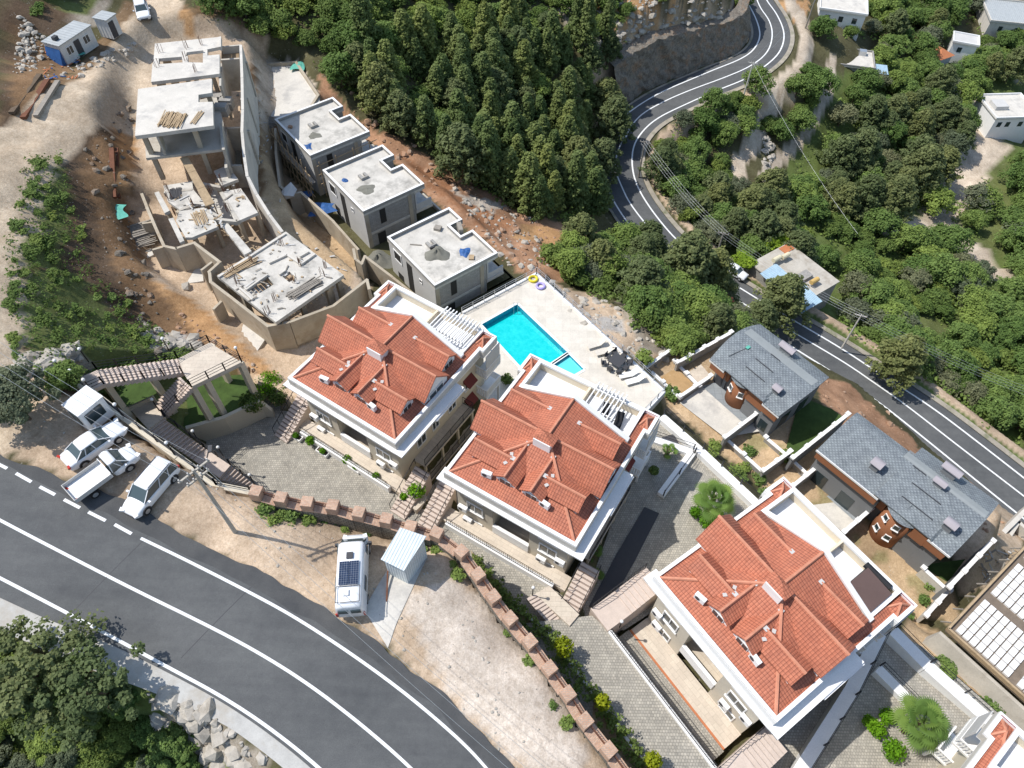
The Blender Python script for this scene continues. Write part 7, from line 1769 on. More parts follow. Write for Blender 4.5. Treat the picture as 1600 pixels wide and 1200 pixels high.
# ---------------------------------------------------------------- vegetation
def leaf_mesh(name, centers, size, var, mat, up=.35, rs=1):
    """many small leaf cards round the given clump centres: centers = (x,y,z,radius,count)"""
    g = np.random.default_rng(rs); V = []; VAR = []
    for (x, y, z, r, n, dx, dy, dz) in centers:
        d = g.normal(size=(n,3)); d /= np.linalg.norm(d, axis=1)[:,None]; rr = r*(.35+.65*g.random(n)**.5)
        c = np.array([x,y,z])+d*rr[:,None]*np.array([1,1,.8])
        nn = d*.8+np.array([dx,dy,dz+up])+g.normal(size=(n,3))*.55; nn /= np.linalg.norm(nn, axis=1)[:,None]
        a = np.cross(nn, g.normal(size=(n,3))); a /= np.linalg.norm(a, axis=1)[:,None]+1e-9; b = np.cross(nn, a)
        s = size*(.6+.8*g.random(n)); l = s*(1.0+.5*g.random(n))
        q = np.stack([c-a*s[:,None]*.5-b*l[:,None]*.35, c+a*s[:,None]*.35-b*l[:,None]*.5, c+a*s[:,None]*.5+b*l[:,None]*.4, c-a*s[:,None]*.4+b*l[:,None]*.5], 1)
        V.append(q); cl = g.random()*.5; VAR.append(np.clip(cl+.5*g.random(n), 0, 1))
    V = np.concatenate(V).reshape(-1,3); VAR = np.concatenate(VAR); n = len(VAR)
    me = bpy.data.meshes.new(name); me.vertices.add(4*n); me.vertices.foreach_set('co', V.ravel()); me.loops.add(4*n); me.loops.foreach_set('vertex_index', np.arange(4*n)); me.polygons.add(n)
    me.polygons.foreach_set('loop_start', np.arange(0,4*n,4)); me.polygons.foreach_set('loop_total', np.full(n,4)); me.update(calc_edges=True)
    at = me.attributes.new('leafvar','FLOAT','FACE'); at.data.foreach_set('value', VAR.astype(np.float32)); me.materials.append(mat); return me
def cm(r, n, out, z=0): return out
def pine_centers(seed, h=8.5, r=2.6, n=95, q=26, base=.16, fat=.75):
    g = random.Random(seed); C = []
    lean = (g.random()-.5)*.5, (g.random()-.5)*.5
    for i in range(n):
        t = base+(1-base)*((i+.5)/n)**.85; a = i*2.4+g.random(); R_ = r*((1-t)/(1-base))**fat*(.55+.5*g.random())+.12
        if g.random() < .12: R_ *= 1.25
        for k in ((1.0,.55),):
            x, y = R_*k[0]*math.cos(a), R_*k[0]*math.sin(a); C.append((x+lean[0]*t, y+lean[1]*t, h*t-.12*R_, .5+.30*g.random()*(1-t), q, .3*math.cos(a), .3*math.sin(a), .2))
        if R_ > 1.0: C.append((x*.5, y*.5, h*t+.1, .5, int(q*.6), 0, 0, .3))
    C.append((lean[0], lean[1], h, .3, 22, 0, 0, .5)); return C
def lobe_centers(seed, h, r, n=16, q=110, flat=.75, lo=.35, rl=.42):
    g = random.Random(seed); C = []
    for i in range(n):
        a = i*2.4+g.random()*.8; rr = r*math.sqrt((i+.5)/n)*(.6+.55*g.random()); z = h*(lo+(1-lo)*(math.sqrt(max(0,1-(rr/(r*1.15))**2)))*(.75+.3*g.random()))
        s = r*rl*(.5+.9*g.random()); C.append((rr*math.cos(a), rr*math.sin(a), z-s*.5, s, int(q*(.7+.6*g.random())), .2*math.cos(a), .2*math.sin(a), .2))
        if i % 2 == 0: C.append((rr*.7*math.cos(a), rr*.7*math.sin(a), z*.55, s*.9, int(q*.5), .3*math.cos(a), .3*math.sin(a), 0))
    return C
def trunk_mesh(h, r, limbs, seed):
    g = random.Random(seed); m = MB(); m.tube([(0,0,-.6),(.05,.03,h*.4),(.08*g.random(),.1*g.random(),h*.92)], [r*1.2, r*.8, r*.2], 6)
    for i in range(limbs):
        t = .3+.6*i/limbs; a = i*2.2+g.random(); L_ = h*.28*(1.2-t); m.tube([(.05,.03,h*t),(.05+L_*.6*math.cos(a),.03+L_*.6*math.sin(a),h*t+L_*.35),(L_*math.cos(a),L_*math.sin(a),h*t+L_*.5)], [r*.45, r*.3, r*.1], 4)
    return m
TREES = {}
def proto(kind, i, centers, size, mat, h, tr, limbs, up=.95):
    me = leaf_mesh('crown', centers, size, 0, M[mat], up, 100+i+len(TREES)*7); tm = trunk_mesh(h, tr, limbs, i)
    ob = tm.build('trunk', M['bark']); tme = ob.data; bpy.data.objects.remove(ob); TREES.setdefault(kind, []).append((me, tme))
for i in range(5): proto('pine', i, pine_centers(i, 8.5+.8*(i%3), 2.2+.25*(i%2), 120, 34), .22, 'pine', 8.0, .17, 5)
for i in range(3): proto('pinedark', i, pine_centers(40+i, 7.6, 3.2, 120, 40, .25, .45), .21, 'pinedark', 7.4, .2, 7)
for i in range(4): proto('maquis', i, lobe_centers(60+i, 2.6, 1.9, 30, 80, lo=.2, rl=.36), .18, 'maquis', 1.9, .09, 5)
for i in range(4): proto('broad', i, lobe_centers(80+i, 4.6+.5*(i%2), 2.6, 38, 100, lo=.25, rl=.32), .19, 'broad', 3.6, .14, 6)
for i in range(3): proto('olive', i, lobe_centers(90+i, 3.9, 2.4, 36, 85, lo=.25, rl=.31), .16, 'olive', 3.0, .14, 7)
for i in range(1): proto('lime', i, lobe_centers(99+i, 4.0, 2.5, 18, 110, lo=.3, rl=.36), .26, 'lime', 3.0, .13, 6)
for i in range(1): proto('redtree', i, lobe_centers(97+i, 4.4, 1.7, 14, 100, lo=.3, rl=.36), .24, 'redleaf', 3.4, .13, 6)
for i in range(3): proto('tuft', i, lobe_centers(120+i, .9, .8, 8, 42, lo=.25, rl=.45), .16, 'broad', .6, .03, 3)
for i in range(2): proto('scrub', i, lobe_centers(130+i, 1.1, 1.1, 9, 55, lo=.25, rl=.45), .18, 'maquis', .7, .04, 3)
for i in range(2): proto('open', i, lobe_centers(140+i, 6.2, 3.0, 46, 110, lo=.45, rl=.17), .12, 'pinedark', 5.6, .2, 9)
for i in range(2): proto('nearolive', i, lobe_centers(150+i, 3.9, 2.4, 50, 260, lo=.25, rl=.22), .095, 'olive', 3.0, .14, 9)
for i in range(2): proto('nearbush', i, lobe_centers(160+i, 3.4, 2.2, 46, 240, lo=.25, rl=.22), .10, 'maquis', 2.4, .1, 7)
for i in range(2): proto('nearleafy', i, lobe_centers(170+i, 3.2, 2.1, 46, 240, lo=.25, rl=.22), .11, 'broad', 2.4, .1, 7)
NAMES = dict(nearolive=('olive_tree','tree'), nearbush=('bush','bush'), nearleafy=('leafy_bush','bush'),pine=('pine_tree','pine tree'), pinedark=('pine_tree','pine tree'), maquis=('bush','bush'), broad=('leafy_tree','tree'), olive=('olive_tree','tree'), lime=('leafy_tree','tree'), redtree=('red_leaved_tree','tree'), tuft=('small_shrub','shrub'), scrub=('low_bush','bush'), open=('open_crowned_tree','tree'))
rt = random.Random(11); COUNT = {}
def tree(kind, x, y, s, label, group, z=None, sz=None):
    nm, cat = NAMES[kind]; a, b = rt.choice(TREES[kind]); z = H(x, y)-.1 if z is None else z
    root = thing(nm, label, cat, (x, y, z), rt.random()*6.28, group); root.scale = (s*(.92+.16*rt.random()), s*(.92+.16*rt.random()), (sz or s)*(.9+.2*rt.random()))
    c = bpy.data.objects.new('crown', a); COL.objects.link(c); c.parent = root
    t = bpy.data.objects.new('trunk', b); COL.objects.link(t); t.parent = root
    COUNT[nm] = COUNT.get(nm, 0)+1; return root
def tpx(kind, px, py, s, label, group=None, sz=None):
    p = G(px, py); return tree(kind, p.x, p.y, s, label, group, sz=sz)
LM = [(445,140,'the pale concrete yard'),(500,200,'the farthest grey house'),(585,275,'the middle grey house'),(690,385,'the grey house nearest the pool'),(840,520,'the swimming pool'),(965,250,'the sharp bend of the far road'),(1080,100,'the rock cutting'),(1230,60,'the top bend of the far road'),(1145,430,'the white car on the far road'),(1275,440,'the ruined house'),(1335,515,'the pale pole by the far road'),(1200,570,'the smaller shingled villa'),(1410,760,'the larger shingled villa'),(1330,85,'the low grey far house'),(1575,175,'the white flat roofed far house'),(1500,55,'the small white hut'),(1478,85,'the orange roofed hut'),(1460,350,'the fork of the right dirt track'),(1530,230,'the right dirt track'),(1180,220,'the pale stony track'),(1280,170,'the narrow upper track'),(225,25,'the lone white car'),(1570,15,'the large grey corner building'),(1300,15,'the white house at the top edge'),(110,65,'the long site cabin'),(270,170,'the wide pale slab'),(200,360,'the stepped concrete wall'),(220,590,'the first stone flight'),(230,540,'the grey rock outcrop'),(150,650,'the white booth'),(100,970,'the lower road edge line'),(640,870,'the metal shed'),(555,890,'the camper van'),(410,770,'the foot of the stone stairs'),(850,1040,'the middle of the brick wall'),(930,1150,'the low end of the brick wall'),(1190,700,'the weedy garden square'),(1440,930,'the lowest walled garden'),(1540,1030,'the formwork slab'),(400,1180,'the concrete shoulder'),(980,20,'the orange patch on the outcrop'),(1150,20,'the lip of the rock cutting'),(750,60,'the middle of the top edge'),(620,120,'the middle of the dense wood'),(850,230,'the right edge of the dense wood'),(1590,500,'the right edge of the photo'),(1450,600,'the straight part of the far road')]
def place_label(desc, x, y, s, lo, hi):
    z = H(x, y); a, b = proj(np.array([x]), np.array([y]), np.array([z+1.5])); a, b = float(a[0]), float(b[0])
    q = min(LM, key=lambda l: (l[0]-a)**2+(l[1]-b)**2); dx, dy = a-q[0], b-q[1]; D = math.hypot(dx, dy)
    dr = ('right of' if dx > 0 else 'left of') if abs(dx) > 2.2*abs(dy) else ('below' if dy > 0 else 'above') if abs(dy) > 2.2*abs(dx) else ('below and right of' if dx > 0 else 'below and left of') if dy > 0 else ('above and right of' if dx > 0 else 'above and left of')
    f = (s-lo)/(hi-lo+1e-6); sz = 'small ' if f < .33 else 'large ' if f > .67 else ''
    return (sz+desc+' '+('just ' if D < 34 else 'well ' if D > 75 else '')+dr+' '+q[2]).strip()
_pads = [v[0] for v in PADS.values()]
_paths = [L for L in PATHS]
def scatter(polys, kinds, spacing, s0, s1, label, group, road=8.3, path=3.0, holes=(), jit=.9, dens=None, pads=True, zf=1.0):
    """individual plants on a jittered world grid wherever the ground lies inside the outline"""
    xs, ys = [], []
    x0, x1, y0, y1 = -75, 150, 0, 235
    gx = np.arange(x0, x1, spacing); gy = np.arange(y0, y1, spacing*.87); A_, B_ = np.meshgrid(gx, gy); A_ = A_+(np.arange(len(gy))%2)[:,None]*spacing/2
    A_ = A_+(rng.random(A_.shape)-.5)*spacing*jit; B_ = B_+(rng.random(B_.shape)-.5)*spacing*jit
    a, b = A_.ravel(), B_.ravel()
    i = np.clip(np.searchsorted(GX, a)-1, 0, len(GX)-2); j = np.clip(np.searchsorted(GY, b)-1, 0, len(GY)-2); z = Zt[j, i]
    px, py = proj(a, b, z); m = np.zeros(a.shape, bool)
    for pg in polys: m |= pip(px, py, pg)
    for pg in holes: m &= ~pip(px, py, pg)
    a, b, px, py = a[m], b[m], px[m], py[m]
    d, _ = polydist(a, b, _fc); m = d > road
    for L in _paths[1:]: dd, _ = polydist(a, b, L); m &= dd > path
    dd, _ = polydist(a, b, _paths[0]); m &= dd > path+1
    if pads:
        for pg in _pads: m &= ~pip(a, b, pg)
    m &= ~pip(a, b, NR_POLY)
    out = []
    for x, y, p_, q_ in zip(a[m], b[m], px[m], py[m]):
        if dens is not None and rt.random() > dens: continue
        k = kinds(p_, q_) if callable(kinds) else rt.choice(kinds)
        if k is None: continue
        s = s0+(s1-s0)*rt.random(); lb = label[k] if isinstance(label, dict) else label
        for cut in (' in the ',' on the ',' between the ',' below the ',' above the ',' at the ',' beside ',' by the ',' under the '): lb = lb.split(cut)[0]
        lb = place_label(lb, x, y, s, s0, s1); lb = ' '.join(lb.split()[:16])
        out.append(tree(k, x, y, s, lb, sz=s*zf, group=group+', '+k.replace('pinedark','dark pine')))
    return out
# 1 the wood above the road
F1 = [(300,-60),(900,-60),(985,40),(960,110),(985,160),(955,195),(935,250),(938,330),(900,352),(840,345),(720,280),(640,215),(560,165),(520,120),(480,75),(400,55),(340,30)]
def k1(px, py):
    pn = .12 if (px < 560 or py < 70) else (.85 if px > 700 and py > 90 else .5)
    r = rt.random()
    if r < pn: return 'pine' if rt.random() < .8 else 'pinedark'
    return 'broad' if rt.random() < .35 else 'maquis'
scatter([F1], k1, 3.5, .75, 1.1, dict(pine='pointed green pine in the dense wood above the far road', pinedark='dark spreading pine in the dense wood above the far road', maquis='dark round bush in the wood above the grey houses', broad='brighter green tree in the wood above the grey houses'), 'wood above the far road', road=6.9, holes=[[(1000,0),(1200,0),(1200,140),(1000,140)]])
# 2 rocky outcrop
scatter([[(880,0),(1190,0),(1165,40),(1080,85),(1000,120),(960,70),(900,50)]], ['maquis','scrub','tuft','maquis'], 3.4, .6, 1.1, dict(maquis='dark bush on the rocky outcrop above the road cutting', scrub='low bush on the rocky outcrop', tuft='pale green tuft on the rocky outcrop'), 'plants on the rocky outcrop', dens=.62, road=5.5)
# 3 trees between pool and far road
scatter([[(845,405),(930,385),(1000,385),(1100,455),(1215,520),(1150,545),(1085,520),(1060,575),(1010,505),(960,462),(895,448)]], lambda a, b: rt.choice(['broad','maquis','pinedark','broad','maquis','olive']), 2.7, .75, 1.05, dict(broad='leafy green tree between the pool rubble and the far road', maquis='dark bush between the pool rubble and the far road', pinedark='spreading pine between the pool rubble and the far road', olive='grey green tree between the pool rubble and the far road'), 'trees between the pool and the far road', road=6.8)
# 4 inner side of the bend
scatter([[(1010,215),(1090,175),(1165,150),(1195,150),(1165,200),(1130,270),(1150,300),(1200,320),(1300,420),(1260,440),(1180,420),(1100,370),(1040,320),(1008,270)]], lambda a, b: rt.choice(['maquis','broad','maquis','olive','broad','pinedark']), 3.2, .8, 1.15, dict(maquis='dark bush on the slope below the bend', broad='leafy tree on the slope below the bend', olive='grey green tree on the slope below the bend', pinedark='pine on the slope below the bend'), 'slope below the bend', road=7.2, path=2.0)
# 5 big green slope on the right
F5 = [(1262,-60),(1660,-60),(1660,760),(1600,735),(1500,655),(1420,595),(1330,525),(1290,470),(1300,400),(1240,330),(1190,290),(1225,240),(1290,180),(1310,110),(1270,60)]
def k5(px, py):
    r = rt.random()
    if 1290 < px < 1500 and 180 < py < 350: return 'pinedark' if r < .4 else ('olive' if r < .75 else 'broad')
    if px > 1560 and py > 230: return 'broad' if r < .8 else 'maquis'
    if py > 400: return 'broad' if r < .42 else ('maquis' if r < .72 else ('olive' if r < .95 else 'tuft'))
    return 'broad' if r < .52 else ('maquis' if r < .78 else ('olive' if r < .93 else 'pinedark'))
H5 = [[(1540,240),(1575,250),(1565,400),(1530,390)],[(1400,38),(1436,60),(1425,78),(1402,62)],[(1215,390),(1325,395),(1325,500),(1225,500)],[(1285,60),(1372,60),(1372,135),(1285,135)],[(1480,38),(1530,38),(1530,98),(1480,98)],[(1545,130),(1660,130),(1660,245),(1545,245)],[(1535,-60),(1660,-60),(1660,65),(1535,65)],[(1262,-20),(1355,-20),(1355,48),(1262,48)],[(1460,70),(1500,70),(1500,115),(1460,115)],[(1420,490),(1470,500),(1480,560),(1430,540)]]
scatter([F5], k5, 4.1, .85, 1.3, dict(broad='leafy green tree on the big slope beyond the far road', maquis='dark bush on the big slope beyond the far road', olive='grey green tree on the big slope beyond the far road', pinedark='spreading pine on the big slope beyond the far road', tuft='small pale shrub on the big slope beyond the far road'), 'big slope beyond the far road', road=7.8, path=4.3, holes=H5, dens=.9)
scatter([[(1250,120),(1290,150),(1270,190),(1225,240),(1205,260),(1190,225),(1215,165)]], ['maquis','broad','maquis'], 3.0, .8, 1.2, dict(maquis='dark bush between the two pale tracks', broad='leafy tree between the two pale tracks'), 'bushes between the pale tracks', path=1.5, road=6.8)
# 6 left bank
scatter([[(35,245),(105,232),(118,330),(150,430),(230,490),(285,555),(240,600),(120,600),(25,570),(5,520),(8,400),(25,300)]], ['scrub','scrub','tuft','tuft'], 1.25, .35, .8, dict(scrub='dark low bush on the left bank', tuft='bright green tuft on the left bank', maquis='taller bush on the left bank'), 'bushes on the left bank', dens=.6, pads=False, path=.2, zf=.55)
scatter([[(110,555),(290,545),(300,575),(230,600),(100,620)]], ['broad','maquis'], 1.9, .45, .7, dict(broad='bright leafy shrub above the first stone flight', maquis='dark shrub above the first stone flight'), 'shrubs above the first stone flight', pads=False)
# 7 foreground lower left
scatter([[(-60,975),(20,1005),(90,1045),(170,1075),(250,1105),(330,1160),(345,1240),(-60,1260)]], lambda a, b: rt.choice(['nearbush','nearleafy','nearleafy','nearolive','nearleafy']), 2.2, .45, .8, dict(nearbush='dark bush', nearleafy='bright leafy bush', nearolive='grey green bush'), 'thicket below the near road', road=0)
scatter([[(0,-30),(175,-30),(140,18),(90,30),(30,60),(0,60)]], ['scrub','maquis','tuft'], 3.0, .7, 1.0, 'dark bush on the shaded slope at the top left corner', 'bushes at the top left corner', dens=.6)
# specimens
SPEC = [('open',100,1085,1.25,'big open crowned tree leaning over the concrete shoulder at the lower left',None),('open',185,1110,1.15,'open crowned tree whose shadow falls across the edge line',None),('nearolive',45,655,1.15,'bushy grey green tree left of the parked white saloon',None),
 ('pinedark',1062,452,1.45,'large pine that hides part of the far road behind the pool',None),('pinedark',1100,470,1.2,'pine beside the largest one behind the pool',None),('pinedark',1208,505,1.35,'tall spreading pine left of the ruined roof',None),('pinedark',1385,590,1.35,'tall spreading pine over the far road near the grey villas',None),('redtree',1120,492,1.0,'dark red leaved tree beside the far road',None),
 ('lime',1178,350,1.0,'lime green tree on the slope beyond the far road',None),('lime',1200,400,1.1,'large lime green tree above the white car',None),('lime',1162,420,.8,'small lime green tree just above the white car',None),('pinedark',1330,275,1.5,'broad dark pine in the middle of the right slope',None),('pinedark',1420,300,1.5,'broad dark pine right of its twin on the right slope',None),('pinedark',1380,340,1.35,'broad dark pine by the lower dirt track',None),('broad',1450,330,1.4,'dark leafy tree at the bend of the dirt track',None),('pinedark',955,230,1.25,'pine overhanging the inside of the bend',None),('pinedark',940,195,1.3,'pine overhanging the upper part of the bend',None),('pinedark',935,290,1.25,'pine overhanging the lower part of the bend',None),
 ('maquis',948,12,1.5,'round dark tree alone on the orange outcrop',None),('maquis',1150,12,1.5,'dark tree on the lip of the road cutting',None),('olive',1515,330,1.5,'large tree beside the right hand dirt track',None),('olive',1590,380,1.4,'large grey green tree at the right edge below the track',None),('tuft',1005,563,1.4,'small green shrub at the foot of the rubble by the grey wall',None),('tuft',1048,618,1.3,'small weed on the sandy strip by the garden corner',None)]
for k, a, b, s, lb, g_ in SPEC: tpx(k, a, b, s, lb, g_)
# weeds along the brick wall and on the plots
scatter([[(375,780),(690,845),(740,900),(720,905),(680,870),(560,835),(400,810)]], ['tuft'], 1.0, .35, .9, 'small weed at the foot of the brick wall', 'weeds at the foot of the brick wall', dens=.85, pads=False)
scatter([[(640,890),(700,860),(770,960),(900,1120),(940,1200),(900,1200),(790,1020),(700,900)]], ['tuft'], 1.3, .3, .8, 'weed on the pale plot beside the brick wall', 'weeds on the pale plot', dens=.4, pads=False)
scatter([[(1100,690),(1190,740),(1440,960),(1430,970),(1270,850)],[(1180,690),(1230,715),(1200,738),(1160,700)],[(1370,850),(1440,890),(1475,925),(1440,955)]], ['tuft'], 1.7, .5, 1.1, 'weed on the sandy strip beside the grey villas', 'weeds by the grey villas', dens=.5, pads=False)
scatter([[(1440,1000),(1500,1050),(1600,1140),(1600,1165),(1500,1085)]], ['tuft'], 1.4, .6, 1.2, 'weed on the sandy strip under the formwork slab', 'weeds under the formwork slab', dens=.4, pads=False)
# undergrowth: one continuous low cover
def cover(label, polys, spacing, kindmat, size, seed, rad=.7, n=16, road=6.6, holes=(), path=2.6):
    g = np.random.default_rng(seed); gx = np.arange(-75, 150, spacing); gy = np.arange(0, 235, spacing); A_, B_ = np.meshgrid(gx, gy); a = (A_+(g.random(A_.shape)-.5)*spacing).ravel(); b = (B_+(g.random(A_.shape)-.5)*spacing).ravel()
    i = np.clip(np.searchsorted(GX, a)-1, 0, len(GX)-2); j = np.clip(np.searchsorted(GY, b)-1, 0, len(GY)-2); z = Zt[j, i]; px, py = proj(a, b, z); m = np.zeros(a.shape, bool)
    for pg in polys: m |= pip(px, py, pg)
    for pg in holes: m &= ~pip(px, py, pg)
    d, _ = polydist(a, b, _fc); m &= d > road
    for L in _paths: dd, _ = polydist(a, b, L); m &= dd > path
    for pg in _pads: m &= ~pip(a, b, pg)
    m &= ~pip(a, b, NR_POLY)
    m &= (vnoise(a, b, 5, seed)+.5*vnoise(a,b,2,seed+1)) > -.28
    C = [(x, y, zz+.15, rad*(.6+.8*g.random()), n, 0, 0, .6) for x, y, zz in zip(a[m], b[m], z[m])]
    me = leaf_mesh('undergrowth', C, size, 0, M[kindmat], .5, seed); o = bpy.data.objects.new('undergrowth', me); COL.objects.link(o); tag(o, label, 'undergrowth', kind='stuff'); return o
cover('low scrub covering the floor of the upper wood', [F1], 1.7, 'maquis', .30, 51, 1.0, 20)
cover('low scrub covering the big right slope', [F5, [(1010,215),(1165,150),(1165,200),(1130,270),(1300,420),(1180,420),(1040,320)]], 2.1, 'broad', .34, 52, 1.2, 20, holes=H5)
cover('low scrub on the slope between pool and road', [[(845,405),(1000,385),(1215,520),(1150,545),(1085,520),(1060,575),(1010,505),(895,448)]], 1.4, 'maquis', .26, 53, .8, 16)
cover('low scrub below the near road', [[(-60,975),(90,1045),(250,1105),(345,1240),(-60,1260)]], .9, 'broad', .2, 54, .6, 20, road=0)
cover('grass and low herbs on the left bank', [[(38,245),(100,235),(112,330),(150,430),(230,490),(285,555),(240,600),(120,600),(25,570),(8,400)]], .75, 'maquis', .13, 55, .42, 12, road=0, path=.1)
# ---- stones
def stones(label, polys, n, r0, r1, mat, seed, road=0, name='loose_stones'):
    g = random.Random(seed); m = MB(); k = 0
    while k < n:
        pg = g.choice(polys); xs = [q[0] for q in pg]; ys = [q[1] for q in pg]; a = xs[0]+(max(xs)-min(xs))*0; a = min(xs)+(max(xs)-min(xs))*g.random(); b = min(ys)+(max(ys)-min(ys))*g.random(); k += 1
        if not pip(np.array([a]), np.array([b]), pg)[0]: continue
        p = G(a, b); r = r0+(r1-r0)*g.random()**2.5
        if road and float(polydist(np.array([p.x]), np.array([p.y]), _fc)[0][0]) < road: continue
        m.rock(p, r, g)
    o = m.build(name, M[mat]); tag(o, label, 'stones', kind='stuff'); return o
stones('broken red rubble on the slope beside the grey houses', [[(520,120),(640,220),(840,345),(1000,385),(900,440),(800,420),(640,280),(560,190)]], 900, .12, .6, 'soilred', 61)
stones('pale rubble beside the pool terrace', [[(858,440),(930,465),(1000,490),(1050,555),(1030,580),(960,540),(880,480)]], 420, .1, .6, 'rock', 62)
stones('pale rubble on the slope above the pool', [[(700,290),(830,340),(860,420),(800,420),(740,350)]], 260, .1, .5, 'rock', 63)
stones('grey boulders on the rocky outcrop', [[(880,0),(1190,0),(1165,40),(1080,85),(1000,120),(960,110),(900,50)]], 800, .15, .95, 'rock', 64, 5)
stones('rocks below the near road', [[(230,1075),(330,1110),(430,1200),(260,1200)]], 260, .12, .7, 'rock', 65)
stones('stones in the cut bank', [[(130,230),(205,150),(205,330),(240,470),(330,560),(260,575),(170,420)]], 420, .1, .5, 'rockface', 66)
stones('rubble on the orange soil by the stairs', [[(265,480),(330,520),(440,600),(380,575),(280,520)]], 420, .06, .32, 'soilred', 67)
stones('grey rock outcrop above the stairs', [[(20,560),(120,540),(130,565),(30,590)],[(215,505),(310,530),(300,555),(235,535)]], 170, .2, .8, 'rock', 68)
stones('stones beside the site cabins', [[(30,20),(70,60),(60,110),(20,120)],[(90,115),(215,60),(205,85),(100,130)]], 420, .1, .45, 'rock', 69)
stones('pebbles on the gravel plot', [[(10,640),(200,740),(400,870),(600,1000),(780,1180),(960,1190),(860,1050),(700,880),(560,830),(390,785),(200,690),(60,610)]], 900, .03, .13, 'rock', 70)
stones('rubble bank below the grey villas', [[(1270,590),(1340,600),(1480,730),(1590,810),(1550,850),(1460,760),(1290,650)]], 420, .1, .5, 'soilred', 71, 6)
stones('stone edge along the pale track', [[(1190,200),(1210,230),(1200,290),(1185,300),(1195,240)]], 160, .2, .8, 'rock', 72, 6)
# rock cutting beside the far road
g_ = []
def cliff():
    pts = [p for p in smo(EL, 2)]; sel = []
    for p, c in zip(pts, fcD):
        px, py = proj(np.array([p[0]]), np.array([p[1]]), np.array([p[2]]))
        if 968 < px[0] < 1200 and -60 < py[0] < 175: sel.append((p, c))
    nx = len(sel)*3-2; ny = 26; n0 = len(sel)
    def fn(u, v):
        t = u*(n0-1); i = min(int(t), n0-2); f = t-i; p = sel[i][0]*(1-f)+sel[i+1][0]*f; c = sel[i][1]*(1-f)+sel[i+1][1]*f
        d = (p-c)[:2]; d = d/np.linalg.norm(d); e = min(1, (1-u)*7+.02); x, y = p[0]+d[0]*1.0, p[1]+d[1]*1.0
        hh = (8.8+1.2*math.sin(u*9))*min(1,.25+(u if u < .5 else 1)*3)
        o = .9*float(vnoise(np.array(x+v*6.),np.array(y),2.2,81))+.5*float(vnoise(np.array(x*1.),np.array(y+v*9),.9,82))+(1.9*v)
        if v > .93: o += (v-.93)*30
        return (x+d[0]*o, y+d[1]*o, p[2]-.2+hh*v+.5*float(vnoise(np.array(x),np.array(y),1.3,83)))
    m = MB(); m.grid(nx, ny, fn); o = m.build('rock_cutting', M['rockface']); struct(o)
cliff()
# ---- palms, clipped shrubs, hedge, pot plants
def palm(label, px, py, Z, h, n, seed, s=1.0):
    p = P(px, py, Z); t = thing('palm_tree', label, 'palm', p, 0, 'palms'); g = random.Random(seed); m = MB(); m.tube([(0,0,-.3),(.12,.05,h*.5),(.2,.1,h)], [.24,.2,.2], 8); m.build('trunk', M['bark'], t)
    V = []
    for i in range(n):
        a = i*2.399+g.random()*.3; el = R(80-110*(i/n)**.8); L_ = (.45+.75*(i/n)+.25*g.random())*s; m = MB(); c = Vector((.2,.1,h)); d = Vector((math.cos(a)*math.cos(el), math.sin(a)*math.cos(el), math.sin(el)))
        st = [c+d*L_*k*.9/4-Vector((0,0,.12*(k/4)**2)) for k in range(5)]; m.tube(st, .025, 4); hub = st[-1]; sd = d.cross(Vector((0,0,1))).normalized(); upv = sd.cross(d).normalized()
        for j in range(19):
            b = R(-115+230*j/18); dr = (d*math.cos(b)+sd*math.sin(b)).normalized(); l = .85*s*(.8+.2*math.cos(b)); w = .05*s; tip = hub+dr*l-Vector((0,0,.3*l*l)); mid_ = hub+dr*l*.55-Vector((0,0,.05)); pr_ = dr.cross(upv).normalized()*w
            m.poly([hub, mid_-pr_, tip, mid_+pr_])
        m.build('frond', M['palm'], t)
    return t
palm('palm with a thick leaning trunk in the court beside the lowest house', 1100,806,-8.3, 3.4, 22, 1, 1.15)
palm('palm among round shrubs in the court at the lower right', 1412,1142,-9.6, 3.0, 24, 2, 1.2)
palm('small potted palm by the white angled wall', 1040,712,-8.3, .9, 9, 3, .55)
palm('small dark palm in the shade beside the middle house', 922,868,-8.3, .7, 10, 4, .6)
palm('small palm in the shade by the side stairs of the middle house', 925,905,-8.3, .7, 10, 5, .55)
def ball(label, px, py, Z, r, mat, grp, flat=.8, seed=1, stem=0):
    p = P(px, py, Z); t = thing('clipped_shrub', label, 'shrub', p, 0, grp); n = int(520*r*r+300); c = [(0,0,stem+r*flat,r*.62,n//3,0,0,0)]
    g = random.Random(seed)
    for i in range(26): a = i*2.4; z = 1-2*(i+.5)/26; q = math.sqrt(1-z*z); c.append((q*math.cos(a)*r*.72, q*math.sin(a)*r*.72, stem+r*flat+z*r*flat*.72, r*.32, n//26, q*math.cos(a)*.6, q*math.sin(a)*.6, z*.6))
    me = leaf_mesh('foliage', c, .11, 0, M[mat], .1, seed); o = bpy.data.objects.new('foliage', me); COL.objects.link(o); o.parent = t
    m = MB(); m.tube([(0,0,-.2),(0,0,stem+r*.7)], .05, 6); m.build('stem', M['bark'], t)
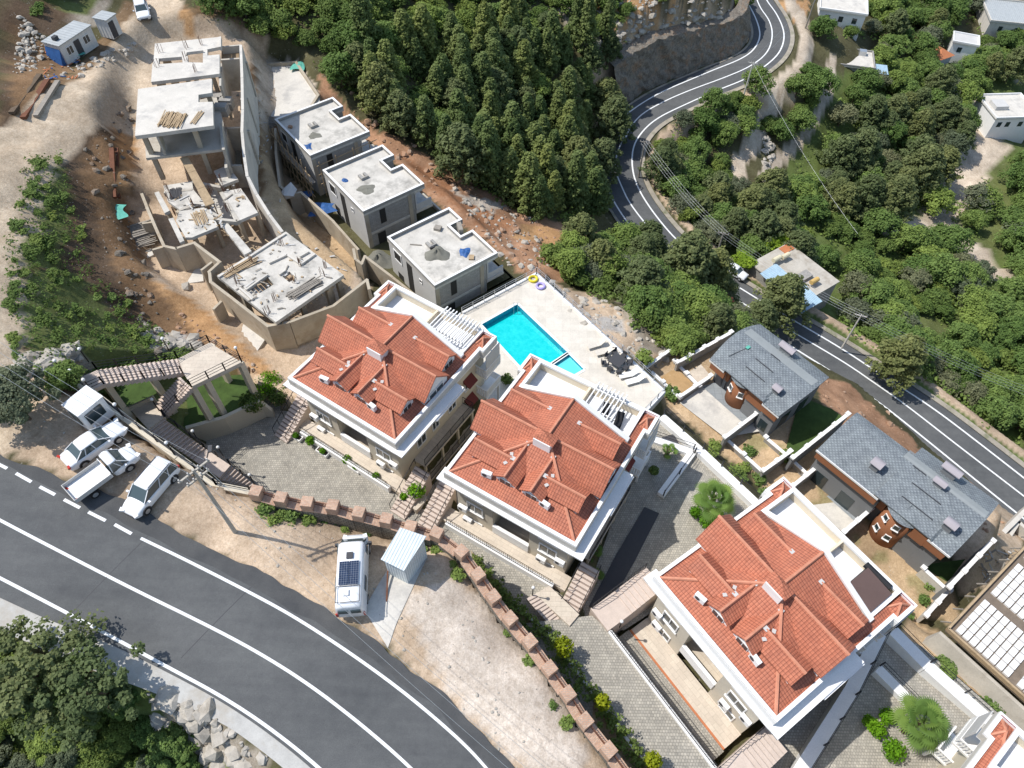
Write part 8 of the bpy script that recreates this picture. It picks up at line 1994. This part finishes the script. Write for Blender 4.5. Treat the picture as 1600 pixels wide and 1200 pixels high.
BL = [(878,1022,-6.35,.85,'yellowgreen','clipped yellow green ball shrub by the foot of the pale steps',1.2),(938,1105,-6.35,.65,'yellowgreen','clipped yellow green ball shrub in the middle of the hedge bed',1.0),(1015,1195,-6.35,.7,'yellowgreen','clipped yellow green ball shrub at the bottom edge of the photo',1.0),
 (1085,804,-8.3,.6,'clipgreen','clipped green shrub left of the palm trunk',.1),(1103,820,-8.3,.85,'clipgreen','largest clipped green shrub in front of the palm',.1),(1119,812,-8.3,.7,'clipgreen','clipped green shrub right of the palm trunk',.1),(1093,785,-8.3,.65,'clipgreen','clipped green shrub behind the palm trunk',.1),
 (1366,1142,-9.6,.75,'clipgreen','round bright shrub at the left of the lower right bed',.1),(1354,1130,-9.6,.55,'clipgreen','half shaded round shrub at the left end of the lower right bed',.1),(1390,1175,-9.6,.95,'clipgreen','largest oval bright shrub in the lower right bed',.1),(1382,1122,-9.6,.7,'clipgreen','round shrub behind the palm in the lower right bed',.1),
 (652,772,-7.1,.9,'clipgreen','large leafy shrub in the stone planter between the upper houses',.1),(632,778,-7.1,.4,'clipgreen','small shrub at the tip of the stone planter',.05),(487,694,-7.6,.5,'clipgreen','bushy pot plant second from the left on the first driveway',.3),(543,722,-7.6,.45,'clipgreen','round bright pot plant in the middle of the first driveway',.2),(588,747,-7.4,.35,'clipgreen','small pot plant by the right side stairs of the first house',.2),(463,683,-7.4,.3,'clipgreen','small plant in the leftmost flower trough',.1),(505,707,-7.4,.3,'clipgreen','small plant in the second flower trough',.1),(556,732,-7.4,.3,'clipgreen','small plant in the third flower trough',.1),
 (400,640,-6.6,1.3,'maquis','dark shrub at the left corner of the first apartment house',.3),(425,612,-7.6,1.5,'clipgreen','large green shrub beside the first apartment house',.3),(440,628,-7.6,1.2,'maquis','dark shrub squeezed against the first apartment house',.2),(792,598,-9.9,.7,'maquis','shrub by the pool terrace behind the first house',.1),(1020,740,-8.3,.5,'maquis','dark pot shrub in the sunken court',.2)]
for i, (a, b, z, r, mt, lb, st) in enumerate(BL): ball(lb, a, b, z, r, mt, 'clipped shrubs and pot plants', .8 if mt != 'clipgreen' else .72, 200+i, st)
def hedge(label, pts, w, h, mat, seed):
    W_ = [P(*q) for q in pts]; C = []; g = random.Random(seed)
    for a, b in zip(W_, W_[1:]):
        n = int((b-a).length/.28)
        for i in range(n):
            p = a.lerp(b, i/n)
            for k in range(3): C.append((p.x+(g.random()-.5)*w, p.y+(g.random()-.5)*w, p.z+h*(.25+.6*g.random()), .32, 22, 0, 0, .3))
    me = leaf_mesh('hedge', C, .13, 0, M[mat], .3, seed); o = bpy.data.objects.new('hedge', me); COL.objects.link(o); tag(o, label, 'hedge')
hedge('long dark hedge in the shadow of the brick wall', [(745,885,-7.4),(800,948,-7.2),(858,1003,-6.4),(925,1095,-6.4),(1000,1195,-6.3),(1030,1235,-6.3)], 1.3, 1.3, 'maquis', 301)
# ---------------------------------------------------------------- far houses
def house(name, label, c, rz, L_, D, h, wallm, roofm, wins, extras=()):
    t = thing(name, label, 'house', c, rz, 'small houses on the far slope'); m = MB(); m.box(0,0,-4,L_,D,h); m.build('wall', M[wallm], t); m = MB(); m.box(-.3,-.3,h+.002,L_+.3,D+.3,h+.2); m.build('roof', M[roofm], t)
    m = MB(); 
    for q in ((-.3,-.3,L_+.3,-.05),(-.3,D+.05,L_+.3,D+.3),(-.3,-.049,-.05,D+.049),(L_+.05,-.049,L_+.3,D+.049)): m.box(q[0],q[1],h+.202,q[2],q[3],h+.55)
    m.each('parapet', M[wallm], t)
    for x in wins: m = MB(); m.box(x-.5,-.04,h-2.1,x+.5,-.002,h-.9); m.build('window', M['glass'], t); m = MB(); m.box(L_+.002,x*.6-.4,h-2.1,L_+.04,x*.6+.4,h-.9); m.build('window', M['glass'], t)
    return t
def place(px, py): p = G(px, py); return p
q = P(1553,192,-45); t = house('far_house', 'white flat roofed house at the right edge above the dirt track', (q.x,q.y,-49.5), R(5), 10, 9, 5.5, 'white', 'conclight', (1.5,3.5,6.5,8.5)); m = MB(); m.box(1,3,5.72,4,6,6.6); m.build('roof_room', M['lightblock'], t)
q = P(1298,104,-36); t = house('far_house', 'low grey house with a cluttered roof beside the upper dirt track', (q.x,q.y,-38.5), R(-12), 9, 7, 3.0, 'block', 'conclight', (2,5)); m = MB(); m.box(-2.8,-1,2.2,0-.31,3,2.35); m.box(9.4,0,2.2,12.5,4,2.35); m.each('lean_to_roof', M['bluesheet'], t); m = MB(); m.box(6,5,3.203,7.5,6.2,4.2); m.build('water_tank', M['steel'], t)
q = P(1278,25,-31); t = house('far_house', 'white house at the top edge beside the orange bank', (q.x,q.y,-34), R(-15), 10, 9, 4.5, 'white', 'conclight', (2,5,8))
q = P(1490,66,-40); house('far_house', 'small white hut among trees at the upper right', (q.x,q.y,-43), R(-20), 5.5, 4.5, 3.0, 'white', 'lightblock', (2,))
q = P(1545,40,-42); house('far_house', 'large grey building at the upper right corner', (q.x,q.y,-46.5), R(-10), 16, 12, 5.5, 'conclight', 'sheetroof', (3,7,11))
q = P(1470,92,-41); t = thing('far_hut', 'tiny hut with an orange tiled roof among the trees', 'hut', (q.x,q.y,-43.5), R(30), None); m = MB(); m.box(0,0,-2,4.2,4.2,2.4); m.build('wall', M['lightblock'], t); m = MB()
for a, b in (((-.4,-.4),(4.6,-.4)),((4.6,-.4),(4.6,4.6)),((4.6,4.6),(-.4,4.6)),((-.4,4.6),(-.4,-.4))): m.poly([(*a,2.4),(*b,2.4),(2.1,2.1,3.6)])
m.build('roof', M['redroof'], t)
q = P(1250,476,-36); rn = thing('ruined_house', 'half ruined grey house with tin roofs and tanks beside the far road', 'house', (q.x,q.y,-38.8), R(35), None)
m = MB(); m.box(0,0,-3,9,11,3.0); m.build('wall', M['block'], rn); m = MB(); m.box(-.2,-.2,3.002,9.2,11.2,3.2); m.build('roof', M['concrete'], rn)
m = MB(); m.hexa([(-1.5,-1.5,2.9),(3,-1.8,3.4),(3.4,2.5,3.5),(-1.2,2.2,3.0),(-1.5,-1.5,2.95),(3,-1.8,3.45),(3.4,2.5,3.55),(-1.2,2.2,3.05)]); m.hexa([(-1,4.5,3.3),(2.6,4.2,3.6),(3,8.5,3.6),(-.8,8.4,3.3),(-1,4.5,3.35),(2.6,4.2,3.65),(3,8.5,3.65),(-.8,8.4,3.35)]); m.each('tin_sheet', M['bluesheet'], rn)
m = MB(); m.box(3.2,3,3.202,6,4.6,3.8); m.build('roof_block', M['block'], rn)
for (x, y, mt) in ((4.8,1.8,'tank'),(5.2,8.6,'tankcream'),(3.4,8.9,'tankcream')): m = MB(); m.tube([(x-.8,y,4.1),(x+.8,y,4.1)], .42, 12); o = m.build('water_tank', M[mt], rn)
m = MB(); m.box(6.5,9.5,3.202,8.8,11,3.3); m.build('tiled_corner', M['redroof'], rn)
print('PLANTS', COUNT)
